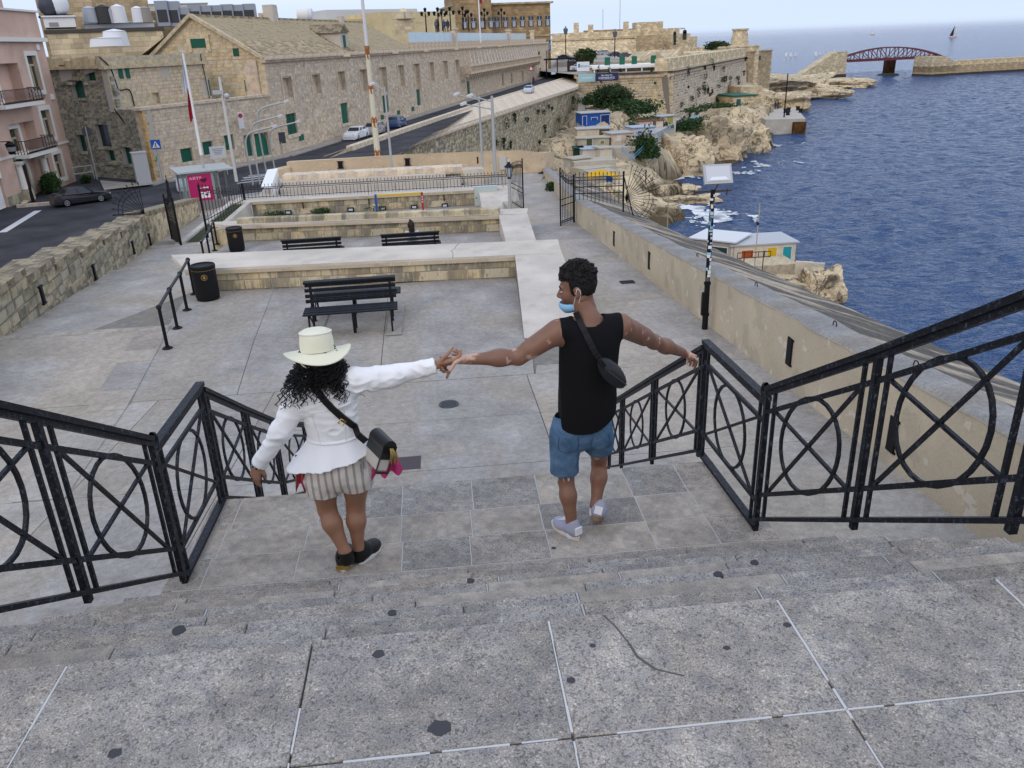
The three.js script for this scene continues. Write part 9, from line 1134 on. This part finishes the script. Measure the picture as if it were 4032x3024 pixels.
// ---- on top of the corner bastion: veranda, signs, parked cars, fort
{
const ve = thing('veranda', 'long white roofed veranda with green doors on the corner bastion', 'building'), A = [41.2,-6.8,-218.1], B = [57.9,-7,-218.4], vf = frontBlock(ve, 'back_wall', A, B, -6.4, [48.7,-5.5,-218.6][1], 5, farStone); const vt = [48.7,-5.3,-218.6][1]; mesh('roof', metric(vf.put(-0.4, vf.L + 0.3, vt, vt + 0.5, -6, 2.6)), whitePaint, ve); mesh('fascia', metric(vf.put(-0.4, vf.L + 0.3, vt - 0.3, vt + 0.2, 2.6, 2.8)), whitePaint, ve); for (let k = 0; k < 5; k++) mesh('post', metric(vf.put(k / 4 * (vf.L - 0.3), k / 4 * (vf.L - 0.3) + 0.3, -6.4, vt, 2.3, 2.6)), whitePaint, ve); for (const t of [0.2, 0.43, 0.62, 0.92]) mesh('door', metric(vf.put(t * vf.L, t * vf.L + 1.4, -5.4, -2.9, 0, 0.1)), greenPaint[1], ve);
const sg = (name, lab, p, w, h, mat, ry = -0.1) => { const o = thing(name, lab, 'sign', p, ry, 'signs at the bastion'); mesh('board', join(box(w, h, 0.15, 0, h / 2, -0.1)), creamPaint, o); mesh('print', new THREE.PlaneGeometry(w, h).translate(0, h / 2, 0.02), mat, o); };
sg('white_sign', 'white sign with blue italic lettering beside the veranda', [36.6,-5.5,-204.8], 3.0, 2.1, signTex(256, 180, (c) => { c.fillStyle = '#d8dee2'; c.fillRect(0, 0, 256, 180); c.fillStyle = '#4d7f96'; c.fillRect(24, 40, 46, 70); c.font = 'italic bold 58px serif'; c.fillText('Bistro', 76, 104); }));
sg('venue_sign', 'dark blue sign with white capital lettering on the bastion', [41.7,-7.8,-201.7], 5.4, 1.85, signTex(512, 176, (c) => { c.fillStyle = '#1c2150'; c.fillRect(0, 0, 512, 176); c.fillStyle = '#e6e6f0'; c.textAlign = 'center'; c.font = 'bold 44px serif'; c.fillText('The MALTA', 256, 70); c.font = 'bold 56px serif'; c.fillText('EXPERIENCE', 256, 128); c.fillRect(120, 142, 272, 3); }));
sg('pale_sign', 'faded light blue sign left of the dark blue one', [37.2,-7.8,-202.6], 4.3, 1.7, signTex(256, 100, (c) => { c.fillStyle = '#9cc0c8'; c.fillRect(0, 0, 256, 100); c.fillStyle = '#b9d6dc'; c.fillRect(50, 42, 150, 14); }));
const bs = thing('bus_stop', 'dark framed bus stop shelter at the far end of the road', 'bus shelter', [37.4,-7.6,-232]); mesh('roof', join(box(9, 0.4, 2.5, -2, 4.5, 0)), blackIron, bs); for (const x of [-6, -3, 0, 2.2]) mesh('post', join(bar([x, -0.5, 0], [x, 4.5, 0], 0.25)), blackIron, bs); mesh('kiosk', join(box(2.6, 3.2, 2, 1.2, 2.2, -0.5)), M([0.03, 0.03, 0.035], 0.5), bs);
[[[58.5,-3.8,-304.4], 0.1, [0.7, 0.7, 0.72], 'white car at the left of the fort car park', 'hatch'], [[61.6,-3.9,-301.8], 0.3, [0.35, 0.36, 0.38], 'silver car second from the left in the fort car park', 'hatch'], [[63.7,-4.3,-293.2], 0.2, [0.02, 0.025, 0.04], 'dark car in the middle of the fort car park', 'sedan'], [[66.8,-4.7,-292.5], 0.2, [0.05, 0.055, 0.06], 'dark grey car at the right of the fort car park', 'sedan'], [[45.3,-4.5,-286.4], -0.6, [0.015, 0.015, 0.02], 'black car nearest the brown building', 'sedan'], [[48.4,-4.9,-280.9], -0.3, [0.03, 0.03, 0.035], 'dark car left of the brown shrub', 'sedan'], [[39.9,-6.1,-228.5], -0.2, [0.45, 0.47, 0.48], 'pale car behind the far bus stop', 'sedan']].forEach(([p, r, c, l, k]) => car(l, p, r, shiny(c), k, 1.15, false, 'cars in the fort car park'));
struct('car_park', slab([[40.5,-4.9,-277.1], [74.8,-6,-280.2], [89,-5.1,-333.3], [49.9,-3.7,-341.4]].reverse(), 4), pathMat);
bush('brown_shrub', 'wide brownish shrub behind the white sign', 'shrub', [42.5,-5.2,-236.2], [3.8, 2.6, 2.6], 2200, 0.4, null, 3);
const ln = (lab, p) => { const o = thing('street_lantern', lab, 'lamp post', p, 0, 'globe lanterns near the fort'); mesh('post', join(cyl(0.12, 0.18, 5.4, 0, 2.7, 0, 8)), blackIron, o); mesh('lantern', join(cyl(0.75, 0.45, 1.3, 0, 6.0, 0, 6), cyl(0.15, 0.8, 0.6, 0, 6.95, 0, 6), ball(0.16, 0, 7.4, 0)), M([0.12, 0.13, 0.14], 0.4), o); }; ln('black lantern post left of the brown shrub', [39.9,-2.3,-251.9]); ln('black lantern post above the veranda', [52.8,-3.6,-244.4]);
// Fort
const ft = thing('fort', 'pale limestone fort with battered walls, gun slits and a sentry box', 'fort'), fa = [55,-3.8,-386.1], fb = [103.1,-4.9,-370.9], fc = [125.8,-5.9,-400.7], top = [76.3,4.3,-380.4][1], f1 = frontBlock(ft, 'main_wall', fa, fb, -7, top, 30, farPale), f2 = frontBlock(ft, 'end_wall', fb, fc, -7, [113.7,0.8,-383.5][1], 30, farPale);
mesh('string_course', join(f1.put(-1, f1.L + 0.5, 1.2, 1.9, -1, 0.6)), farStone, ft); mesh('sloping_base', metric(mv(poly([[0, -7], [5, -7], [0, 1.2]], f1.L).rotateY(-Math.PI / 2).translate(f1.L, 0, 0), fa[0], 0, fa[2], 0, f1.ang, 0)), farPale, ft);
for (let k = 0; k < 26; k++) mesh('gun_slit', metric(f1.put(20 + k * 1.3, 20.45 + k * 1.3, top - 4.2, top - 3.1, 0.0, 0.2)), M([0.12, 0.1, 0.07], 0.9), ft); for (let k = 0; k < 3; k++) mesh('gun_slit', metric(f1.put(9 + k * 3.6, 9.9 + k * 3.6, top - 5.8, top - 4.9, 0.0, 0.2)), M([0.1, 0.08, 0.06], 0.9), ft);
frontBlock(ft, 'upper_block', [89.7,3.2,-384.7], [114.6,2.6,-383.2], 4, [102.3,4.6,-384.6][1], 12, farPale); frontBlock(ft, 'upper_block', [93.6,4.2,-388.9], [105.7,4.2,-387.9], 4, [98.7,7.6,-387.6][1], 12, farStone); frontBlock(ft, 'chapel', [103.4,-4.8,-363.6], [106.6,-4.6,-364.7], -7, [104.8,4.5,-364.2][1], 8, farPale); frontBlock(ft, 'chapel', [106.6,-4.6,-364.7], [112.2,-4.8,-367.2], -7, [109.1,2.2,-366.1][1], 8, farPale); frontBlock(ft, 'roof_block', [70.5,4,-393.7], [92.9,3.5,-389.1], 4, [80.7,5.1,-391.8][1], 10, farBrown); const wf = frontBlock(ft, 'dark_wall', [88.8,-4.3,-361.3], [98.3,-4.6,-360.9], -7, [92.2,2.1,-361.4][1], 8, farDark);  // the last fort wall here takes the darker ashlar tint
const sb = [90.4,3,-371.1]; mesh('sentry_box', join(cyl(1.3, 1.3, 4, sb[0], sb[1], sb[2], 10), mv(new THREE.SphereGeometry(1.4, 10, 6, 0, 6.283, 0, 1.57), sb[0], sb[1] + 2, sb[2])), farPale, ft); for (const [p, w, h] of [[[103.8,1.3,-362.4], 1.2, 2.4], [[108.6,1.3,-364.2], 1.6, 3.2], [[103.9,-1.2,-362.4], 1, 2]]) mesh('arched_opening', join(box(w, h, 0.4, p[0], p[1], p[2] + 0.5), cyl(w / 2, w / 2, 0.4, p[0], p[1] + h / 2, p[2] + 0.5, 12, Math.PI / 2)), M([0.05, 0.05, 0.045], 0.9), ft);
for (const [i, p] of [[66.5,5.9,-389.4], [88.1,5.5,-385.1], [72.8,4.9,-388.2]].entries()) mesh('turret', join(box(2, 5, 2, p[0], p[1], p[2])), farPale, ft); for (const [p, h] of [[[86.1,5.2,-388.6], 16], [[78.7,5.5,-390.1], 8]]) mesh('mast', join(cyl(0.12, 0.15, h, p[0], p[1] + h / 2, p[2], 6)), galv, ft);
// buildings on the seaward bastion
const lb = (lab, A, B, top2, dep, m, gable) => { const o = thing('fort_building', lab, 'building', [0, 0, 0], 0, 'low buildings on the seaward bastion'), f = frontBlock(o, 'wall', A, B, -26, top2, dep, m); if (gable) mesh('gable', metric(mv(poly([[0, 0], [f.L, 0], [f.L / 2, gable]], dep).translate(0, top2, -dep), A[0], 0, A[2], 0, f.ang, 0)), m, o); else mesh('roof_edge', metric(f.put(-0.2, f.L + 0.2, top2, top2 + 0.5, -dep, 0.3)), m, o); mesh('window', metric(f.put(f.L * 0.4, f.L * 0.5, top2 - 3, top2 - 1.4, 0, 0.1)), darkGlass, o); };
lb('low gabled stone building on the seaward bastion', [63,-6.3,-250.2], [70.3,-6.6,-252.4], [66.4,-4.9,-251.4][1], 12, farStone, 2.4); lb('grey blue roofed house on the seaward bastion', [70.9,-6.8,-252.2], [78.5,-6.8,-256.2], [74.3,-5.3,-254.4][1], 14, farStone, 3.0); lb('long low pale building with a red stain near the seaward tip', [86.3,-6.1,-276.9], [104.1,-6.1,-292], [94.9,-4.3,-284.6][1], 14, farPale, 0); lb('stepped pale building at the far fort end', [110.9,-5.8,-321.4], [127.1,-5.5,-326.1], [118.8,-3.5,-323.9][1], 20, farPale, 0); lb('curved bastion wall near the round tower', [122.1,-13.2,-322.7], [136.1,-13.8,-335.4], [127.1,-5.5,-326.1][1], 20, farDark, 0);
bush('far_scrub', 'dark rounded scrub on top of the far fort', 'scrub', [110,-4.2,-327], [6, 1.8, 4], 900, 0.6, null, 2, false);
const tw = thing('watch_tower', 'square tapered stone watch tower on the headland', 'tower', [126.9,-3.5,-347.6]); mesh('shaft', metric(mv(new THREE.CylinderGeometry(3.0, 4.1, 7, 4, 1).rotateY(0.9), 0, 2.6, 0)), farPale, tw); mesh('cap', join(box(5.0, 0.7, 5.0, 0, 6.3, 0, 0, 0.12)), farStone, tw);
const gh = thing('green_roof_building', 'square stone building with a green roof edge at the foot of the bastion', 'building'), gf = frontBlock(gh, 'wall', [91.2,-20.8,-252], [99,-20.5,-253.3], -26, [94.6,-16.3,-252.9][1], 12, farStone); mesh('roof', metric(gf.put(-0.3, gf.L + 0.3, [94.6,-16.3,-252.9][1], [94.5,-15.9,-252.9][1], -12, 0.4)), greenPaint[0], gh); mesh('door', metric(gf.put(1.2, 2.6, -20.5, -17, 0, 0.1)), M([0.02, 0.1, 0.12], 0.6), gh); frontBlock(gh, 'upper_block', [99.1,-16.8,-267.2], [106.2,-16.5,-267.7], -26, [102,-14.4,-267.2][1], 10, farStone);
// quay
const qy = thing('quay', 'flat concrete quay with rusty corner above the water', 'quay'), q0 = [94.1,-25.4,-232.4], q1 = [104.7,-25.4,-229.9]; mesh('deck', metric(slab([[q0[0], -21.4, q0[2]], [q1[0], -21.4, q1[2]], [q1[0] + 12, -21.4, q1[2] - 34], [q0[0] + 6, -21.4, q0[2] - 36]].reverse(), 5)), PM(plas.white, 0.2, [0.7, 0.7, 0.68]), qy); mesh('rusty_corner', metric(span(q1[0] - 3.4, q1[0] + 0.2, -26, -22.2, q1[2] - 2, q1[2] + 0.3)), M([0.22, 0.12, 0.06], 0.95, { map: rep(lime.dirty, 0.2) }), qy); const st = [96.8,-25.9,-243.4]; mesh('pole', join(cyl(0.15, 0.2, 12, q0[0] + 7, -15.5, q0[2] - 4, 6)), blackIron, qy);
[[[107.2,-23.1,-250]], [[109.6,-23.2,-253.3]], [[104.7,-23.6,-242.3]], [[113.7,-23,-255.9]], [[111.2,-23.1,-248.2]]].forEach(([p], i) => solo('mooring_bollard', join(cyl(0.5, 0.6, 0.9, 0, 0.45, 0, 10), cyl(0.75, 0.6, 0.4, 0, 1.0, 0, 10)), M([0.02, 0.018, 0.018], 0.8), ['pair of dark mooring bollards, the left one in the middle of the quay', 'pair of dark mooring bollards, the right one in the middle of the quay', 'dark mooring bollard nearest the quay edge', 'dark mooring bollard at the far right of the quay', 'dark mooring bollard on the right edge of the quay'][i], 'bollard', 'mooring bollards on the quay', [p[0], -21.4, p[2]]));
const man = (lab, p, h, c) => { const o = thing('person', lab, 'person', p, 0, 'distant walkers'), k = h / 1.75, f = blend(0.05, ell([0, 1.62, 0], [0.1, 0.13, 0.11]), cone([0, 1.5, 0], [0, 1.4, 0], 0.06, 0.08), cone([-0.14, 1.38, 0], [0.14, 1.38, 0], 0.09, 0.09), cone([0, 1.36, 0], [0, 0.95, 0], 0.17, 0.15, 0.7), cone([-0.2, 1.36, 0], [-0.25, 0.85, 0.05], 0.06, 0.045), cone([0.2, 1.36, 0], [0.25, 0.85, 0.05], 0.06, 0.045), cone([-0.09, 0.95, 0], [-0.12, 0.05, 0.12], 0.1, 0.06), cone([0.09, 0.95, 0], [0.12, 0.05, -0.12], 0.1, 0.06)); const g = surfaceNet([-0.4, -0.05, -0.35], [0.4, 1.85, 0.35], 0.04, f, (x, y) => (y > 1.48 ? [0.16, 0.09, 0.06] : y > 0.92 ? c : [0.03, 0.035, 0.05])); g.scale(k, k, k); mesh('body', g, skinMat, o); };
const qd = [109.3,-23.4,-263.2], qe = [110.1,-23.4,-262.9]; man('left one of two dark figures standing on the quay', [qd[0], -21.4, qd[2]], 2.6, [0.02, 0.02, 0.03]); man('right one of two dark figures standing on the quay', [qe[0], -21.4, qe[2]], 2.6, [0.03, 0.02, 0.02]);
const rw = [24.3,-8.1,-202.8]; man('walker with a red backpack on the far pavement', rw, 2.0, [0.12, 0.015, 0.02]);
[[[3.1,3.6,-158], [0.05, 0.06, 0.12]], [[3.8,3.6,-160], [0.02, 0.02, 0.03]], [[1.7,3.6,-156], [0.1, 0.1, 0.15]], [[1.9,3.6,-156], [0.03, 0.03, 0.03]]].forEach(([p, c], i) => man(['visitor in blue on the roof terrace, right of the pair', 'rightmost visitor on the roof terrace behind the glass', 'leftmost visitor on the roof terrace behind the glass', 'dark clothed visitor next to the leftmost one on the roof terrace'][i], p, 2.2, c));
const wsn = thing('warning_sign', 'red triangular warning sign on the far pavement', 'sign', [23.3,-8.1,-199], 0.2); mesh('pole', join(cyl(0.08, 0.08, 3.8, 0, 1.9, 0, 6)), galv, wsn); mesh('triangle', join(poly([[-0.7, 0], [0.7, 0], [0, 1.2]], 0.06).translate(0, 3.4, 0.06)), M([0.42, 0.03, 0.03], 0.5), wsn); mesh('white_field', join(poly([[-0.4, 0.18], [0.4, 0.18], [0, 0.85]], 0.02).translate(0, 3.4, 0.13)), whitePaint, wsn);
}

// ---------------------------------------------------------------- sea, bridge, boats
{
const n = 1024, a = fbm(n, 28, 5, 1001, 0.72), b = fbm(n, 10, 5, 1002), st = new Float32Array(n * n);
const wave = dataTex(n, n, (x, y, i, q) => { q[0] = q[1] = q[2] = 255 * (a[(y * n + ((x >> 1) % n))] * 0.6 + b[i] * 0.4); }, false);
const seaMat = new THREE.MeshPhysicalMaterial({ color: lin(0.026, 0.074, 0.18), roughness: 0.14, ior: 1.33, specularIntensity: 0.6, bumpMap: rep(wave, 1), bumpScale: 2.2, side: THREE.DoubleSide });
// swell as real geometry in the harbour, flat and far-reaching beyond
const wv = (x, z) => { let h = 0; for (const [k, ang, am, ph] of [[0.55, 0.35, 0.16, 0], [0.9, 0.9, 0.11, 1.7], [1.6, -0.25, 0.07, 3.1], [0.28, 0.6, 0.2, 5.2]]) { const u = x * Math.cos(ang) + z * Math.sin(ang) + F3(x * 0.04, z * 0.04, ph, 2) * 6; h += Math.sin(u * k + ph) * am; } return h * (0.7 + 0.6 * F3(x * 0.02, z * 0.02, 3, 2)) + F3(x * 0.35, z * 0.5, 8, 3) * 0.35; };
const X0 = 4, X1 = 320, Z0 = -40, Z1 = -560;
const near = sheet(420, 620, (u, v) => { const x = lerp(X0, X1, u ** 1.35), z = lerp(Z0, Z1, v ** 1.35), e = Math.min(u, 1 - u, v, 1 - v); return [x, SEA + wv(x, z) * sstep(0, 0.03, e), z]; }, (u, v, p) => [p[0] * 0.03, p[2] * 0.03]);
const R = 42000, q = (x0, x1, z0, z1) => { const g = faces([[[x0, SEA, z0], [x0, SEA, z1], [x1, SEA, z1], [x1, SEA, z0]]]); const p = g.attributes.position, uv = g.attributes.uv; for (let i = 0; i < p.count; i++) uv.setXY(i, p.getX(i) * 0.03, p.getZ(i) * 0.03); return g; };
const far = join2(q(X1, R, -R, 3000), q(-R, X1, -R, Z1), q(-R, X0, Z1, Z0), q(-R, X1, Z0, 3000));
function join2(...l) { return mergeGeometries(l); }
const s = struct('sea', mergeGeometries([near.toNonIndexed(), far]), seaMat, 'deep blue sea with short choppy waves');
// foam where the swell breaks on the ledges
const P = []; const zone = (c, rx, rz, thr, y = 0.12) => { for (let x = -rx; x < rx; x += 0.28) for (let z = -rz; z < rz; z += 0.28) { const X = c[0] + x, Z = c[2] + z, e = 1 - Math.hypot(x / rx, z / rz), f = F3(X * 0.45, Z * 0.3, 2, 4) * 1.1 + Math.abs(F3(X * 1.4, Z * 1.1, 6, 3)) * 0.6 + e * 0.55; if (e > 0 && f > thr) { const h = SEA + wv(X, Z) + y, w = 0.15; P.push([[X - w, h, Z - w], [X - w, h, Z + w], [X + w, h, Z + w], [X + w, h, Z - w]]); } } };
zone([42.5,-25.4,-127.4], 8, 11, 0.38); zone([48.6,-25.4,-168.1], 11, 6, 0.42); zone([53.1,-25.4,-166.5], 14, 5, 0.55); zone([40.8,-25.4,-78.4], 2.2, 2.5, 0.55); zone([62.6,-25.4,-176.9], 20, 5, 0.62); zone([86.3,-25.4,-210], 10, 4, 0.6); zone([40.6,-25.4,-134], 5, 6, 0.55);
const fm = mesh('sea_foam', faces(P), M([0.75, 0.78, 0.8], 0.9), scene); fm.userData = { kind: 'stuff', label: 'white foam breaking on the rock ledges', category: 'foam' };
}
{
const red = M([0.13, 0.035, 0.045], 0.6), o = thing('arch_bridge', 'dark red steel arch truss footbridge over the harbour gap', 'bridge'), A = [238.9,-16.2,-493.2], B = [297,-15.4,-481.8], dk = (t) => [lerp(A[0], B[0], t), lerp(A[1], B[1], t), lerp(A[2], B[2], t)], rise = 6.1, top = (t) => { const p = dk(t); p[1] += rise * 4 * t * (1 - t) * 0.98 + 0.4; return p; }, N = 12;
mesh('deck', join(bar(dk(0), dk(1), 4, 1.4)), red, o); mesh('deck_rail', join(bar(dk(0).map((v, i) => v + (i === 1 ? 1.6 : 0)), dk(1).map((v, i) => v + (i === 1 ? 1.6 : 0)), 3.6, 0.14)), M([0.3, 0.28, 0.26], 0.6), o);
for (const off of [-2, 2]) { const sh = (p) => [p[0], p[1], p[2] + off]; for (let k = 0; k < N; k++) { const t = k / N, t2 = (k + 1) / N; mesh('arch_chord', join(bar(sh(top(t)), sh(top(t2)), 0.7, 0.6)), red, o); if (k) mesh('hanger', join(bar(sh(dk(t)), sh(top(t)), 0.4)), red, o); mesh('diagonal', join(k < N / 2 ? bar(sh(top(t)), sh(dk(t2)), 0.35) : bar(sh(dk(t)), sh(top(t2)), 0.35)), red, o); } }
const pr = thing('bridge_pier', 'rusty brown pier standing in the water under the bridge', 'pier', [...[275,-25.4,-496.5]]); mesh('shaft', join(box(5.5, 11, 4, 0, 3.5, 0)), M([0.13, 0.07, 0.045], 0.9, { map: rep(lime.dirty, 0.1) }), pr); mesh('footing', lathe([[6.5, -1], [6, 0.8], [3, 1.4], [0, 1.6]], 14), M([0.05, 0.05, 0.05], 0.95), pr);
const la = thing('bridge_abutment', 'stone ramp abutment at the land end of the bridge', 'abutment'), l0 = [212.5,-21,-474.6], l1 = [240.7,-26.1,-489]; mesh('ramp', metric(mv(poly([[0, 0], [l1[0] - l0[0] + 2, 0], [l1[0] - l0[0] + 2, 13.8], [l1[0] - l0[0] - 5, 13.8]], 9).translate(0, SEA + 1.0, -4), l0[0], 0, l1[2] - 2)), farStone, la); mesh('plinth', metric(span(l1[0] - 6, l1[0] + 2.4, SEA - 1, SEA + 2.5, l1[2] - 9, l1[2] + 3.5)), M([0.06, 0.055, 0.05], 0.95), la);
const bw = thing('breakwater', 'long low stone breakwater running out from the bridge', 'breakwater'), b0 = [284.8,-25.4,-469], b1 = [351.2,-25.4,-481.9], bf = frontBlock(bw, 'wall', b0, [b0[0] + (b1[0] - b0[0]) * 3, 0, b0[2] + (b1[2] - b0[2]) * 3], SEA - 2, SEA + 5.2, 14, farDark); mesh('weed_band', metric(bf.put(-0.2, bf.L, SEA - 2, SEA + 1.1, -14, 0.15)), M([0.06, 0.05, 0.04], 0.95), bw); mesh('end_pier', metric(mv(poly([[0, 0], [20, 0], [20, 3.6], [9, 8.5], [0, 8.5]], 14).translate(0, SEA + 2, -14), b0[0], 0, b0[2], 0, bf.ang, 0)), farStone, bw); mesh('wave_wall', metric(bf.put(18, bf.L, SEA + 5.2, SEA + 7.4, -14, -9)), farStone, bw);
// yacht and dinghies
const yp = [1120.1,-25.4,-1780.7], yt = thing('sailing_yacht', 'racing yacht with a dark mainsail and white spinnaker far out at sea', 'sailboat', yp, -0.3); const yg = (g) => g.scale(1.0, 1.0, 1.0); mesh('hull', metric(poly([[-8, 2.2], [8, 2.8], [9.5, 2.6], [6, 0], [-7, 0]], 3.4, 0.3).translate(0, 0, -1.7)), M([0.55, 0.5, 0.48], 0.4), yt); mesh('red_stripe', metric(poly([[-7.6, 1.0], [7.4, 1.3], [8.4, 2.2], [-7.8, 1.9]], 4.2).translate(0, 0.1, -2.1)), M([0.42, 0.03, 0.025], 0.5), yt); mesh('mast', join(cyl(0.15, 0.2, 22, 0.5, 13, 0, 6)), blackIron, yt); mesh('mainsail', faces([[[0.3, 23.5, 0], [-0.2, 4, 0.4], [-7.5, 4.2, 1.2]], [[0.3, 23.5, 0], [-7.5, 4.2, 1.2], [-3.5, 14, 1.4]]]), M([0.02, 0.022, 0.03], 0.7), yt); mesh('spinnaker', sheet(8, 10, (u, v) => [1.0 + Math.sin(u * 3.14) * 4.2 * Math.sin(v * 3.0 + 0.1) + u * 1.5, 21 - v * 17, -3 + u * 5 + Math.sin(v * 3.14) * 1.5]), M([0.72, 0.72, 0.7], 0.7), yt);
const d0 = thing('sailing_dinghy', 'leftmost small white dinghy in the group nearer the headland', 'sailboat', [408.1,-25.4,-962.7], 0, 'small white sailing dinghies'); mesh('hull', metric(poly([[-1.6, 0.5], [1.9, 0.6], [1.3, 0], [-1.4, 0]], 1.2).translate(0, 0, -0.6)), whitePaint, d0); mesh('sail', faces([[[0.5, 4.6, 0], [0.5, 0.8, 0], [-2.2, 0.9, 0.3]], [[0.5, 4.6, 0], [-2.2, 0.9, 0.3], [-1.4, 4.2, 0.2]]]), M([0.8, 0.8, 0.8], 0.7), d0); mesh('mast', join(cyl(0.05, 0.06, 4.6, 0.55, 2.5, 0, 5)), galv, d0);
[[[410.4,-25.4,-955.3], 'second'], [[420,-25.4,-966.2], 'third'], [[429,-25.4,-980.4], 'rightmost']].forEach(([p, w], i) => copy(d0, p, 0.6 * i, w + ' small white dinghy in the group nearer the headland')); [[[437.6,-25.4,-950.4], 'leftmost'], [[455.6,-25.4,-979.9], 'second'], [[457.7,-25.4,-972.2], 'third'], [[479,-25.4,-993.6], 'rightmost']].forEach(([p, w], i) => copy(d0, p, 0.5 * i, w + ' small white dinghy in the group nearer the bridge'));
const mb = thing('motor_boat', 'tiny pale motor boat far out near the horizon', 'boat', [1685.5,-25.4,-3196.9]); mesh('hull', join(poly([[-9, 0], [-8, 4], [10, 5], [8, 0]], 6).translate(0, 0, -3)), M([0.5, 0.46, 0.34], 0.6), mb); mesh('cabin', join(box(8, 4, 5, -1, 6, 0)), whitePaint, mb);
}

renderer.render(scene, camera);
